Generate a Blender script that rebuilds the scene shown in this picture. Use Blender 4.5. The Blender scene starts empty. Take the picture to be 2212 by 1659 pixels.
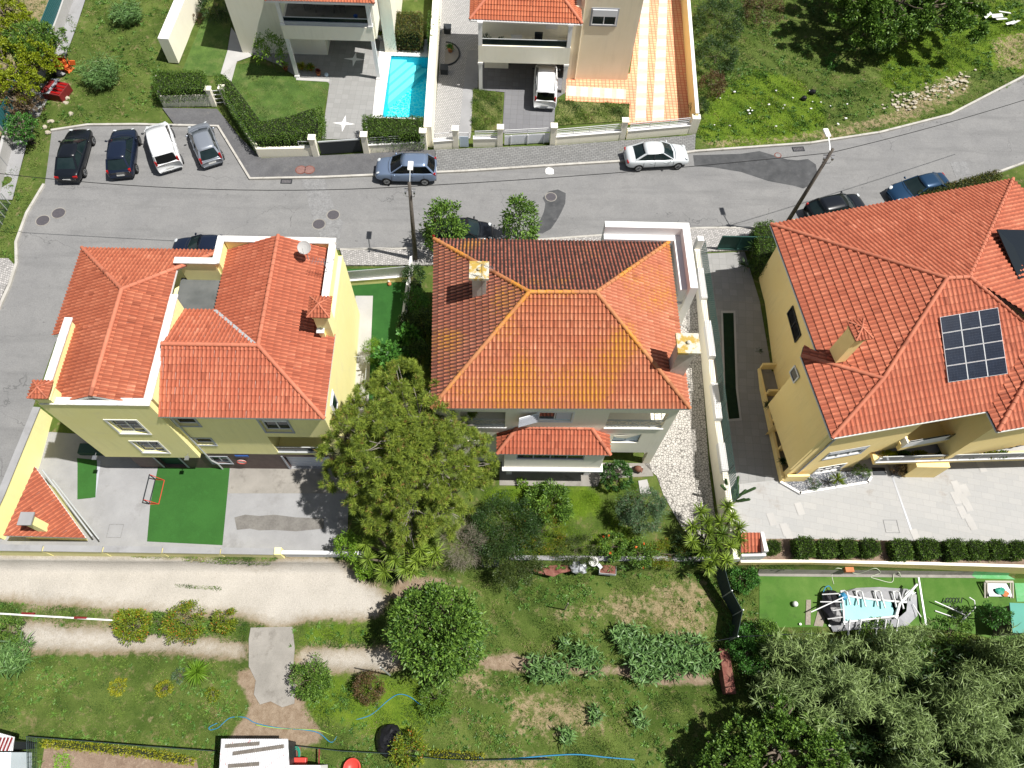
import bpy, bmesh, math, random
import numpy as np
from mathutils import Vector, Matrix
random.seed(7); RNG = np.random.default_rng(7)
S = bpy.context.scene; COL = S.collection
# ------------------------------------------------------------ camera (drone, 40 m up, pitched 63 degrees down)
F = 1565.0; NX, NY, H = 1049.0, 1626.0, 40.0      # focal length and nadir in the survey's 2212x1659 grid
_dn = Vector(((NX-1106)/F, -(NY-829.5)/F, -1.0)).normalized()
_Z = -_dn; _X = (Vector((1,0,0)) - _Z*_Z.x).normalized(); _Y = _Z.cross(_X)
R3 = Matrix((_X, _Y, _Z))
cam = bpy.data.cameras.new('camera'); camo = bpy.data.objects.new('camera', cam); COL.objects.link(camo)
cam.sensor_width = 36; cam.lens = 36*F/2212; cam.clip_end = 2000; cam.clip_start = .1
camo.matrix_world = Matrix.Translation((0,0,H)) @ R3.to_4x4(); S.camera = camo
# ------------------------------------------------------------ sky, sun, exposure
SUNDIR = Vector((-.48, .09, -1.0))
EL = math.atan2(1, .48)
w = bpy.data.worlds.new('World'); S.world = w; w.use_nodes = True
nt = w.node_tree; bg = nt.nodes['Background']; sk = nt.nodes.new('ShaderNodeTexSky')
sk.sky_type = 'NISHITA'; sk.sun_disc = False; sk.sun_elevation = EL; sk.sun_rotation = math.radians(90)
hs = nt.nodes.new('ShaderNodeHueSaturation'); hs.inputs['Saturation'].default_value = .55; nt.links.new(sk.outputs[0], hs.inputs['Color']); nt.links.new(hs.outputs[0], bg.inputs[0]); bg.inputs[1].default_value = .06
sl = bpy.data.lights.new('sun', 'SUN'); so = bpy.data.objects.new('sun', sl); COL.objects.link(so)
sl.energy = 4.8; sl.angle = math.radians(.53); sl.color = (1, .965, .91)
so.rotation_euler = SUNDIR.to_track_quat('-Z', 'Y').to_euler(); so.location = (60, 0, 80)
S.view_settings.view_transform = 'Standard'; S.view_settings.look = 'None'
S.view_settings.exposure = .54; S.view_settings.gamma = 1
# ------------------------------------------------------------ survey helpers: grid point -> place at a known height
def ray(x, y): return R3 @ Vector(((x-1106)/F, -(y-829.5)/F, -1.0))
def P(x, y, z=0.):
    d = ray(x, y); k = (z-H)/d.z; return Vector((d.x*k, d.y*k, z))
def VY(x, y, y0):
    d = ray(x, y); k = y0/d.y; return (d.x*k, H+d.z*k)
XS = 13.9
def T(x, y):
    if x > XS: return float(np.interp(y, [9.5, 9.8, 21, 26.8], [-3.1, -1.5, -1.5, 0]))
    return float(np.interp(y, [9.5, 9.8, 15.5, 26.8], [-3.1, -2.1, -2.1, 0]))
BRK = (9.5, 9.8, 15.5, 21, 26.8)
def G(x, y, off=0.):
    z = 0.
    for _ in range(30):
        p = P(x, y, z); z = .5*z + .5*T(p.x, p.y)
    p = P(x, y, z); p.z = T(p.x, p.y)+off; return p
def t(a, b, x, y): return (a*553+x/4, b*414.75+y/4)
# ------------------------------------------------------------ materials
M = {}
GA = .87
def ga(c, name=''): return c if c is None or name.startswith('wall_') else tuple(x*GA for x in c)
def node(nt, typ, **k):
    n = nt.nodes.new(typ)
    for a, v in k.items(): setattr(n, a, v)
    return n
def noise(nt, tc, scale, detail=4, rough=.6, dist=0.):
    n = node(nt, 'ShaderNodeTexNoise'); n.inputs['Scale'].default_value = scale
    n.inputs['Detail'].default_value = detail; n.inputs['Roughness'].default_value = rough
    n.inputs['Distortion'].default_value = dist; nt.links.new(tc, n.inputs['Vector']); return n.outputs['Fac']
def ramp(nt, fac, a, b, smooth=False):
    m = node(nt, 'ShaderNodeMapRange'); m.inputs['From Min'].default_value = a; m.inputs['From Max'].default_value = b
    if smooth: m.interpolation_type = 'SMOOTHSTEP'
    nt.links.new(fac, m.inputs['Value']); return m.outputs[0]
def mix(nt, fac, a, b):
    m = node(nt, 'ShaderNodeMix', data_type='RGBA')
    if isinstance(fac, (int, float)): m.inputs[0].default_value = fac
    else: nt.links.new(fac, m.inputs[0])
    for i, v in ((6, a), (7, b)):
        if isinstance(v, tuple): m.inputs[i].default_value = (*v, 1)
        else: nt.links.new(v, m.inputs[i])
    return m.outputs[2]
def base(name, rough=.8, spec=.3):
    m = bpy.data.materials.new(name); m.use_nodes = True; nt = m.node_tree; b = nt.nodes['Principled BSDF']
    b.inputs['Roughness'].default_value = rough; b.inputs['Specular IOR Level'].default_value = spec
    tc = node(nt, 'ShaderNodeNewGeometry').outputs['Position']; M[name] = m; return m, nt, b, tc
def bump(nt, b, fac, strength, dist=.02):
    u = node(nt, 'ShaderNodeBump'); u.inputs['Strength'].default_value = strength; u.inputs['Distance'].default_value = dist
    nt.links.new(fac, u.inputs['Height']); nt.links.new(u.outputs[0], b.inputs['Normal'])
def mk(name, c1, c2=None, scale=1.5, rough=.8, spec=.3, lo=.35, hi=.65, c3=None, s3=.3, lo3=.55, hi3=.75, bmp=.0, bs=25, metal=0., coat=0., fine=0., fs=30, streak=0., crack=0.):
    """two colours mixed by a noise, an optional third for stains, optional fine grain"""
    c1, c2, c3 = ga(c1,name), ga(c2,name), ga(c3,name); m, nt, b, tc = base(name, rough, spec)
    col = mix(nt, ramp(nt, noise(nt, tc, scale), lo, hi), c1, c2 if c2 else c1)
    if c3: col = mix(nt, ramp(nt, noise(nt, tc, s3, 6, .7), lo3, hi3), col, c3)
    if streak: # rain streaks run down walls
        mp = node(nt, 'ShaderNodeMapping'); mp.inputs['Scale'].default_value = (1,1,.09); nt.links.new(tc, mp.inputs[0])
        a_ = node(nt, 'ShaderNodeMath', operation='MULTIPLY'); nt.links.new(ramp(nt, noise(nt, mp.outputs[0], 3.5, 6, .75), .45, .75), a_.inputs[0]); nt.links.new(ramp(nt, noise(nt, tc, .5, 3), .4, .7), a_.inputs[1])
        col = mix(nt, ramp(nt, a_.outputs[0], 0, 1/streak), col, tuple(x*.55 for x in c1))
    if crack: # long wear bands, oil spots and hairline cracks
        mp = node(nt, 'ShaderNodeMapping'); mp.inputs['Scale'].default_value = (.12,1,1); mp.inputs['Rotation'].default_value = (0,0,-.08); nt.links.new(tc, mp.inputs[0])
        col = mix(nt, ramp(nt, noise(nt, mp.outputs[0], 1.1, 4, .6), .50, .72), col, tuple(x*.86 for x in c1)); col = mix(nt, ramp(nt, noise(nt, tc, 2.1, 2, .5), .70, .78), col, tuple(x*.72 for x in c1))
        nz = node(nt, 'ShaderNodeTexNoise'); nz.inputs['Scale'].default_value = .9; nz.inputs['Detail'].default_value = 6; nt.links.new(tc, nz.inputs['Vector']); va = node(nt, 'ShaderNodeVectorMath', operation='MULTIPLY_ADD'); nt.links.new(nz.outputs['Color'], va.inputs[0]); va.inputs[1].default_value = (1.6,1.6,1.6); nt.links.new(tc, va.inputs[2])
        vo = node(nt, 'ShaderNodeTexVoronoi', feature='DISTANCE_TO_EDGE'); vo.inputs['Scale'].default_value = .16; nt.links.new(va.outputs[0], vo.inputs['Vector'])
        ln = ramp(nt, vo.outputs['Distance'], .0035, .0015); mk_ = ramp(nt, noise(nt, tc, .22, 2), .5, .58); a_ = node(nt, 'ShaderNodeMath', operation='MULTIPLY'); nt.links.new(ln, a_.inputs[0]); nt.links.new(mk_, a_.inputs[1]); col = mix(nt, a_.outputs[0], col, tuple(x*.62 for x in c1))
    if fine:
        f = ramp(nt, noise(nt, tc, fs, 3, .7), .25, .75)
        hs = node(nt, 'ShaderNodeMix', data_type='RGBA', blend_type='MULTIPLY'); hs.inputs[0].default_value = 1
        mr = node(nt, 'ShaderNodeMapRange'); nt.links.new(f, mr.inputs['Value'])
        mr.inputs['To Min'].default_value = 1-fine; mr.inputs['To Max'].default_value = 1+fine
        nt.links.new(col, hs.inputs[6]); nt.links.new(mr.outputs[0], hs.inputs[7]); col = hs.outputs[2]
    nt.links.new(col, b.inputs['Base Color'])
    b.inputs['Metallic'].default_value = metal; b.inputs['Coat Weight'].default_value = coat; b.inputs['Coat Roughness'].default_value = .05
    if bmp: bump(nt, b, noise(nt, tc, bs, 5, .7), bmp)
    return m
mk('asphalt', (.205,.204,.203), (.235,.233,.229), .35, .9, c3=(.18,.179,.178), s3=.9, lo3=.5, hi3=.8, fine=.16, fs=14, bmp=.15, crack=1)
mk('asphalt_dark', (.10,.10,.105), (.13,.13,.135), .9, .9, c3=(.16,.155,.15), s3=2, fine=.2, fs=12)
mk('asphalt_patch', (.055,.057,.06), (.085,.087,.09), 1.3, .85, c3=(.12,.12,.125), s3=1.7, fine=.15)
mk('asphalt_old', (.20,.20,.20), (.25,.25,.25), 2.5, .9, fine=.25, fs=9)
mk('kerbstone', (.42,.40,.36), (.52,.50,.46), 1.3, .9, c3=(.2,.19,.16), s3=2.5, lo3=.55, hi3=.8)
mk('wall_yellow', (.90,.82,.38), (.93,.86,.43), .5, .85, c3=(.80,.73,.42), s3=.8, lo3=.55, hi3=.85, bmp=.05, streak=.35)
mk('wall_ochre', (.91,.70,.30), (.94,.74,.34), .5, .85, c3=(.84,.60,.28), s3=.7, lo3=.55, hi3=.9, bmp=.05, streak=.35)
mk('wall_cream', (.88,.83,.68), (.90,.86,.73), .4, .85, c3=(.80,.76,.64), s3=.8, lo3=.55, hi3=.9, bmp=.05, streak=.35)
mk('wall_cream_dirty', (.82,.78,.64), (.70,.62,.46), 1.2, .9, lo=.5, hi=.7, c3=(.42,.32,.22), s3=2.2, lo3=.62, hi3=.75)
mk('wall_beige', (.74,.66,.48), (.78,.70,.53), .4, .85, bmp=.05, streak=.35)
mk('wall_white', (.72,.71,.69), (.77,.76,.745), .6, .8, c3=(.72,.71,.68), s3=1.2, lo3=.6, hi3=.85)
mk('paint_white', (.82,.82,.82), rough=.5)
mk('parapet_cap', (.80,.79,.76), (.62,.60,.56), 2.5, .9, lo=.45, hi=.65, c3=(.22,.18,.15), s3=3.5, lo3=.6, hi3=.7)
mk('brown_stone', (.11,.075,.07), (.14,.10,.09), 3, .6)
mk('grey_trim', (.40,.42,.46), (.46,.48,.52), 2, .6)
mk('metal_grey', (.35,.36,.38), rough=.35, metal=.7)
mk('metal_dark', (.03,.035,.04), rough=.5)
mk('terrace_grey', (.10,.107,.105), (.145,.152,.15), .8, .9, c3=(.07,.077,.075), s3=.9)
mk('concrete', (.25,.235,.21), (.32,.30,.27), .8, .9, c3=(.17,.155,.135), s3=1.3, lo3=.55, hi3=.75, fine=.12, bmp=.2)
mk('concrete_wet', (.15,.14,.13), (.20,.19,.175), 1.6, .7, fine=.2, fs=9)
mk('concrete_light', (.285,.285,.29), (.335,.335,.34), .7, .9, c3=(.235,.23,.23), s3=.8, fine=.08)
mk('concrete_white', (.42,.41,.395), (.48,.47,.455), .7, .9, c3=(.34,.33,.31), s3=1.0, lo3=.6, hi3=.85, fine=.05)
mk('turf', (.028,.105,.018), (.034,.125,.022), .8, .95, c3=(.035,.135,.025), s3=3, fine=.12, fs=25)
mk('shaded_bed', (.006,.02,.008), (.01,.03,.012), 3, .95)  # planting strip green, with the driveway's shade put into its base colour
mk('turf_dark', (.02,.085,.015), (.028,.11,.02), 1.2, .95, fine=.15, fs=25)
mk('turf_right', (.06,.15,.02), (.11,.20,.04), .5, .95, c3=(.05,.11,.02), s3=.9, fine=.15, fs=25)
mk('lawn', (.05,.10,.018), (.085,.15,.028), 1.1, .95, c3=(.16,.19,.06), s3=.8, lo3=.5, hi3=.75, fine=.3, fs=16, bmp=.4)
mk('dry_lawn', (.12,.15,.04), (.22,.22,.08), 1.6, .95, c3=(.30,.26,.12), s3=1.8, fine=.35, fs=14, bmp=.4)
mk('gravel', (.10,.11,.13), (.45,.45,.46), 14, .8, lo=.5, hi=.6, bmp=.4, bs=40)
mk('soil', (.20,.14,.10), (.26,.19,.14), 1.5, .95, c3=(.34,.27,.2), s3=6, fine=.3, fs=20, bmp=.5)
mk('chimney_plaster', (.62,.60,.53), (.50,.48,.42), 2, .9)
mk('lichen_cap', (.58,.56,.47), (.45,.31,.07), 2.6, .9, lo=.45, hi=.55)
mk('glass_dark', (.010,.020,.022), (.018,.03,.032), 1.2, .08, .3)
mk('glass_black', (.004,.005,.006), rough=.06, spec=.3)
mk('shutter_white', (.74,.76,.80), rough=.5)
mk('shutter_blue', (.55,.66,.76), rough=.4)
mk('door_green', (.02,.06,.045), rough=.5)
mk('fence_green', (.015,.06,.05), (.02,.075,.06), 4, .6)
mk('fence_teal', (.03,.13,.14), rough=.5)
mk('galvanised', (.58,.60,.60), rough=.4, metal=.3)
mk('wood_old', (.12,.105,.09), (.18,.16,.135), 6, .9)
mk('pole_wood', (.085,.075,.065), (.14,.12,.10), 5, .9)
mk('terracotta', (.50,.17,.07), (.60,.24,.11), 2, .9)
mk('pot_brown', (.20,.09,.06), rough=.7)
mk('bark', (.14,.11,.08), (.22,.18,.14), 6, .95, bmp=.5)
mk('black_cable', (.015,.015,.015), rough=.6)
mk('rubber', (.012,.012,.012), rough=.8)
mk('rim', (.45,.46,.47), rough=.3, metal=.8)
mk('rim_dark', (.10,.10,.11), rough=.3, metal=.8)
mk('tail_red', (.35,.01,.01), rough=.2)
mk('lamp_glass', (.65,.68,.70), rough=.1, spec=.6)
mk('plate', (.75,.75,.72), rough=.4)
mk('hose_blue', (.03,.22,.40), rough=.5)
mk('hose_green', (.03,.30,.20), rough=.5)
mk('hose_pale', (.55,.60,.45), rough=.5)
mk('hose_yellow', (.35,.50,.08), rough=.5)
mk('red_paint', (.22,.02,.02), (.16,.02,.02), 4, .6)
mk('red_plastic', (.62,.06,.045), rough=.4)
mk('orange_plastic', (.70,.14,.03), rough=.6)
mk('blue_plastic', (.03,.12,.45), rough=.5)
mk('black_plastic', (.012,.012,.014), rough=.35, bmp=.6, bs=6)
mk('foil', (.75,.76,.78), (.35,.36,.38), 5, .3, metal=.6, lo=.45, hi=.55)
mk('rust_soil', (.16,.05,.04), (.24,.11,.08), 4, .95, fine=.4)
mk('white_plastic', (.75,.75,.72), rough=.4)
mk('net_dark', (.03,.05,.05), rough=.8)
mk('pool_liner', (.20,.50,.50), (.24,.55,.55), 1, .4)
mk('algae', (.35,.22,.03), (.2,.2,.03), 2, .6)
mk('tarp_grey', (.30,.31,.33), (.38,.38,.40), 1.5, .8, c3=(.45,.44,.42), s3=2)
mk('green_sheet', (.04,.26,.20), (.05,.30,.23), .8, .5)
mk('green_paint', (.10,.36,.12), (.16,.42,.20), 2, .8, c3=(.3,.4,.28), s3=3)
mk('manhole_iron', (.075,.072,.08), (.10,.09,.10), 9, .6, bmp=.5)
mk('manhole_red', (.20,.11,.10), (.26,.15,.13), 9, .7, bmp=.5)
mk('rock', (.50,.45,.35), (.36,.32,.25), 3, .9)
mk('reed_mat', (.24,.21,.17), (.33,.29,.24), 10, .9)
mk('dog_white', (.72,.70,.66), rough=.8)
mk('cushion', (.45,.42,.36), rough=.9)
def paint(name, c, metal=.0, rough=.3): mk(name, c, rough=rough, metal=metal, coat=.35, spec=.3)
paint('paint_black', (.006,.008,.012)); paint('paint_navy', (.008,.014,.032)); paint('paint_van', (.80,.81,.82))
paint('paint_silver', (.34,.37,.42), .5); paint('paint_steel', (.22,.29,.42), .5); paint('paint_pearl', (.66,.70,.72), .15)
paint('paint_blue', (.015,.05,.11), .3)
# tiled paving: brick-texture based
def paving(name, c1, c2, mortar, w_, h_, ms=.01, rot=0., rough=.85, off=.5, extra=None, fine=.1):
    c1, c2, mortar = ga(c1), ga(c2), ga(mortar); extra = (ga(extra[0]), *extra[1:]) if extra else None
    m, nt, b, tc = base(name, rough)
    mp = node(nt, 'ShaderNodeMapping'); mp.inputs['Rotation'].default_value = (0,0,rot); nt.links.new(tc, mp.inputs[0])
    br = node(nt, 'ShaderNodeTexBrick'); nt.links.new(mp.outputs[0], br.inputs['Vector']); br.offset = off
    br.inputs['Scale'].default_value = 1; br.inputs['Brick Width'].default_value = w_; br.inputs['Row Height'].default_value = h_
    br.inputs['Mortar Size'].default_value = ms; br.inputs['Color1'].default_value = (*c1,1); br.inputs['Color2'].default_value = (*c2,1); br.inputs['Mortar'].default_value = (*mortar,1)
    col = br.outputs[0]
    if extra: col = mix(nt, ramp(nt, noise(nt, tc, extra[1], 6, .7), extra[2], extra[3]), col, extra[0])
    f = noise(nt, tc, 12, 3); mr = node(nt, 'ShaderNodeMapRange'); nt.links.new(f, mr.inputs[0]); mr.inputs['To Min'].default_value = 1-fine*2; mr.inputs['To Max'].default_value = 1+fine*2
    mm = node(nt, 'ShaderNodeMix', data_type='RGBA', blend_type='MULTIPLY'); mm.inputs[0].default_value = 1
    nt.links.new(col, mm.inputs[6]); nt.links.new(mr.outputs[0], mm.inputs[7]); nt.links.new(mm.outputs[2], b.inputs['Base Color']); return m
paving('court_tiles', (.375,.375,.37), (.41,.405,.395), (.34,.34,.33), .8, .4, .012, .19, extra=((.27,.235,.20), .35, .60, .78), fine=.04)
paving('driveway_tiles', (.27,.268,.26), (.31,.308,.30), (.235,.235,.23), .5, .5, .012, .05, off=0, fine=.05)
paving('dark_tiles', (.17,.17,.18), (.20,.20,.21), (.14,.14,.14), .5, .5, .012, .05, off=0, fine=.06)
def cobble_mat(name, c1, c2, gap, scale, jit=.55):
    c1, c2, gap = ga(c1), ga(c2), ga(gap); m, nt, b, tc = base(name, .85)
    vo = node(nt, 'ShaderNodeTexVoronoi', feature='DISTANCE_TO_EDGE'); v2 = node(nt, 'ShaderNodeTexVoronoi')
    for v in (vo, v2): v.inputs['Scale'].default_value = scale; v.inputs['Randomness'].default_value = jit; nt.links.new(tc, v.inputs['Vector'])
    col = mix(nt, v2.outputs['Color'], c1, c2); col = mix(nt, ramp(nt, noise(nt, tc, .5, 5), .45, .8), col, tuple(x*.75 for x in c1))
    nt.links.new(mix(nt, ramp(nt, vo.outputs['Distance'], .05, .11), gap, col), b.inputs['Base Color']); return m
cobble_mat('cobbles', (.58,.55,.505), (.46,.44,.40), (.17,.16,.145), 6.4, .85)
paving('cobbles_street', (.50,.48,.46), (.30,.29,.28), (.22,.21,.2), .16, .16, .02, .3, fine=.2)
paving('pavers_grey', (.19,.19,.185), (.24,.24,.235), (.10,.10,.10), .32, .17, .018, .12, extra=((.14,.15,.08), 1.2, .64, .74), fine=.15)
paving('block_paving', (.46,.45,.435), (.38,.37,.36), (.17,.17,.17), .16, .16, .018, .1, fine=.14)
def patio_mat():
    # salmon and cream tiles: cream squares run down two bands
    m, nt, b, tc = base('patio_tiles', .6)
    br = node(nt, 'ShaderNodeTexBrick'); nt.links.new(tc, br.inputs['Vector']); br.offset = 0
    for k, v in (('Scale',1),('Brick Width',.3),('Row Height',.3),('Mortar Size',.03)): br.inputs[k].default_value = v
    br.inputs['Color1'].default_value = (.70,.33,.20,1); br.inputs['Color2'].default_value = (.70,.44,.25,1); br.inputs['Mortar'].default_value = (.55,.17,.09,1)
    nt.links.new(br.outputs[0], b.inputs['Base Color'])
patio_mat()
mk('patio_pale', (.70,.48,.38), (.72,.56,.46), 3, .6)
mk('patio_square', (.64,.60,.56), rough=.6)
def corrugated(name, c1, c2, pitch=.09, rot=0.):
    m, nt, b, tc = base(name, .45, .4)
    mp = node(nt, 'ShaderNodeMapping'); mp.inputs['Rotation'].default_value = (0,0,rot); nt.links.new(tc, mp.inputs[0])
    wv = node(nt, 'ShaderNodeTexWave'); wv.inputs['Scale'].default_value = 1/pitch*.314; wv.bands_direction = 'X'; nt.links.new(mp.outputs[0], wv.inputs[0])
    col = mix(nt, ramp(nt, noise(nt, tc, 5, 6, .7), .62, .68), c1, c2); nt.links.new(col, b.inputs['Base Color'])
    bump(nt, b, wv.outputs['Fac'], .8, .03); return m
corrugated('shed_sheet', (.55,.55,.56), (.45,.10,.09)); corrugated('pale_sheet', (.62,.70,.76), (.6,.6,.62), .25)
# water
def water():
    m, nt, b, tc = base('pool_water', .03, .5)
    wv = node(nt, 'ShaderNodeTexVoronoi', feature='DISTANCE_TO_EDGE'); wv.inputs['Scale'].default_value = 4.2
    nz = node(nt, 'ShaderNodeTexNoise'); nz.inputs['Scale'].default_value = 3; nt.links.new(tc, nz.inputs['Vector'])
    va = node(nt, 'ShaderNodeVectorMath', operation='MULTIPLY_ADD'); nt.links.new(nz.outputs['Color'], va.inputs[0]); va.inputs[1].default_value = (.5,.5,.5); nt.links.new(tc, va.inputs[2]); nt.links.new(va.outputs[0], wv.inputs['Vector'])
    f = ramp(nt, wv.outputs['Distance'], .0, .16)
    bump(nt, b, f, .25, .03); b.inputs['Base Color'].default_value = (.1,.5,.55,1)
    tr = node(nt, 'ShaderNodeBsdfTransparent'); tr.inputs[0].default_value = (.80,.97,.985,1); fr = node(nt, 'ShaderNodeFresnel'); fr.inputs[0].default_value = 1.33
    ms = node(nt, 'ShaderNodeMixShader'); nt.links.new(fr.outputs[0], ms.inputs[0]); nt.links.new(tr.outputs[0], ms.inputs[1]); nt.links.new(b.outputs[0], ms.inputs[2]); nt.links.new(ms.outputs[0], nt.nodes['Material Output'].inputs[0])
water()
def pool_floor():
    # small mosaic of the pool bottom with its pale marbled pattern
    m, nt, b, tc = base('pool_mosaic', .5)
    nz = node(nt, 'ShaderNodeTexNoise'); nz.inputs['Scale'].default_value = 2.5; nt.links.new(tc, nz.inputs['Vector'])
    va = node(nt, 'ShaderNodeVectorMath', operation='MULTIPLY_ADD'); nt.links.new(nz.outputs['Color'], va.inputs[0]); va.inputs[1].default_value = (.6,.6,.6); nt.links.new(tc, va.inputs[2])
    wv = node(nt, 'ShaderNodeTexVoronoi', feature='DISTANCE_TO_EDGE'); wv.inputs['Scale'].default_value = 3.6; nt.links.new(va.outputs[0], wv.inputs['Vector'])
    nt.links.new(mix(nt, ramp(nt, wv.outputs['Distance'], .02, .12), (.30,1.0,1.0), (.0,.82,.95)), b.inputs['Base Color'])
pool_floor()
mk('pool_tile', (.01,.50,.66), (.015,.56,.72), 3, .4); mk('pool_step', (.25,.85,.88), rough=.5)
# roof tile materials: every tile carries its own random value 'v'
def tiles(name, c1, c2, lichen=0., soot=0., dark=(.05,.035,.03), edge_dark=.62, gc=(.17,.045,.028)):
    c1, c2, dark, gc = ga(c1), ga(c2), ga(dark), ga(gc)
    m, nt, b, tc = base(name, .75, .25)
    at = node(nt, 'ShaderNodeAttribute', attribute_name='v').outputs['Fac']
    col = mix(nt, at, c1, c2)
    col = mix(nt, ramp(nt, at, .98, .983), col, tuple(min(1,x*1.15+.02) for x in c2)); col = mix(nt, ramp(nt, at, .035, .03), col, tuple(x*.6 for x in c1))
    f = ramp(nt, noise(nt, tc, .6, 5, .65), .3, .7); col2 = mix(nt, f, col, tuple(x*.88 for x in c1)); 
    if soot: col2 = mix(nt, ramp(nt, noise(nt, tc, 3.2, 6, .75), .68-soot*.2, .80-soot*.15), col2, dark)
    if lichen:
        n1 = noise(nt, tc, .28, 3, .5, .3); n2 = noise(nt, tc, 9, 6, .8)
        a = node(nt, 'ShaderNodeMath', operation='MULTIPLY_ADD'); nt.links.new(n1, a.inputs[0]); a.inputs[1].default_value = 1.1; nt.links.new(n2, a.inputs[2])
        col2 = mix(nt, ramp(nt, a.outputs[0], 1.14-lichen*.1, 1.30-lichen*.1), col2, (.58,.26,.03))
    if edge_dark: # darker colour under tile edges, in the channels and along the eaves row
        g = node(nt, 'ShaderNodeMath', operation='MULTIPLY'); nt.links.new(node(nt, 'ShaderNodeAttribute', attribute_name='e').outputs['Fac'], g.inputs[0]); g.inputs[1].default_value = edge_dark; col2 = mix(nt, g.outputs[0], col2, gc)
    nt.links.new(col2, b.inputs['Base Color']); return m
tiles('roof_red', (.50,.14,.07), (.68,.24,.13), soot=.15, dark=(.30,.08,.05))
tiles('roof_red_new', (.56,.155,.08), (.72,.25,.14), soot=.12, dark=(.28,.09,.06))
tiles('roof_aged', (.50,.16,.095), (.62,.25,.155), lichen=.3, soot=.6, edge_dark=.92, gc=(.06,.03,.025))
tiles('roof_aged_lichen', (.64,.21,.105), (.78,.34,.19), lichen=.75, soot=.6, edge_dark=.85, gc=(.20,.055,.025)); tiles('roof_aged_east', (.60,.20,.11), (.74,.32,.19), lichen=.7, soot=.3, edge_dark=.6, gc=(.22,.06,.03))
tiles('roof_aged_dark', (.46,.14,.09), (.56,.20,.13), lichen=-.5, soot=1., edge_dark=1., gc=(.035,.025,.022))
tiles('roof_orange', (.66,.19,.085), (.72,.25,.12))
tiles('ridge_plain', (.52,.17,.10), (.59,.22,.13), edge_dark=0)
tiles('ridge_lichen', (.48,.19,.09), (.55,.26,.11), lichen=1.0, soot=.3, edge_dark=0)
# foliage
def leafm(name, c1, c2, trans=.25, rough=.5, dry=None):
    c1, c2, dry = ga(c1), ga(c2), ga(dry); m = bpy.data.materials.new(name); m.use_nodes = True; nt = m.node_tree; b = nt.nodes['Principled BSDF']; M[name] = m
    at = node(nt, 'ShaderNodeAttribute', attribute_name='v').outputs['Fac']
    col = mix(nt, at, c1, c2)
    if dry: col = mix(nt, ramp(nt, at, .93, .95), col, dry)
    nt.links.new(col, b.inputs['Base Color']); b.inputs['Roughness'].default_value = rough; b.inputs['Specular IOR Level'].default_value = .35
    tr = node(nt, 'ShaderNodeBsdfTranslucent'); nt.links.new(col, tr.inputs[0])
    ms = node(nt, 'ShaderNodeMixShader'); ms.inputs[0].default_value = trans*.6
    nt.links.new(b.outputs[0], ms.inputs[1]); nt.links.new(tr.outputs[0], ms.inputs[2]); nt.links.new(ms.outputs[0], nt.nodes['Material Output'].inputs[0])
leafm('pine_needles', (.075,.125,.015), (.34,.43,.05), .2, .6, dry=(.34,.20,.07))
leafm('leaf_glossy', (.02,.065,.015), (.10,.22,.045), .12, .35)
leafm('leaf_mid', (.03,.085,.012), (.19,.33,.045), .25)
leafm('leaf_bright', (.10,.22,.015), (.22,.36,.03), .3)
leafm('leaf_fig', (.025,.09,.015), (.10,.28,.04), .3)
leafm('leaf_dark', (.018,.05,.012), (.05,.10,.02), .15)
leafm('leaf_olive', (.05,.11,.04), (.14,.22,.11), .15, dry=(.2,.16,.1))
leafm('leaf_brown', (.09,.055,.025), (.16,.10,.04), .2, dry=(.06,.12,.02))
leafm('leaf_autumn', (.07,.13,.012), (.28,.34,.02), .3, dry=(.42,.13,.02))
leafm('leaf_yellow', (.20,.23,.015), (.36,.36,.02), .3)
leafm('leaf_hedge', (.03,.08,.01), (.14,.24,.028), .2)
leafm('leaf_reed', (.06,.14,.035), (.18,.32,.09), .2)
leafm('leaf_cane', (.05,.10,.025), (.33,.44,.15), .2, dry=(.36,.31,.15))
leafm('leaf_yucca', (.06,.13,.012), (.34,.46,.06), .2)
leafm('leaf_red', (.10,.01,.012), (.2,.03,.02), .2)
leafm('petal_orange', (.75,.12,.03), (.85,.25,.05), .2)
leafm('twig_grey', (.17,.15,.11), (.27,.24,.18), .0)
leafm('grass_mid', (.035,.085,.012), (.22,.32,.05), .25, .8, dry=(.34,.29,.13))
leafm('grass_bright', (.06,.16,.008), (.27,.42,.02), .3, .8)
leafm('grass_dry', (.16,.16,.05), (.36,.31,.15), .2, .8)
leafm('lettuce', (.16,.36,.02), (.26,.5,.04), .3)
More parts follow.
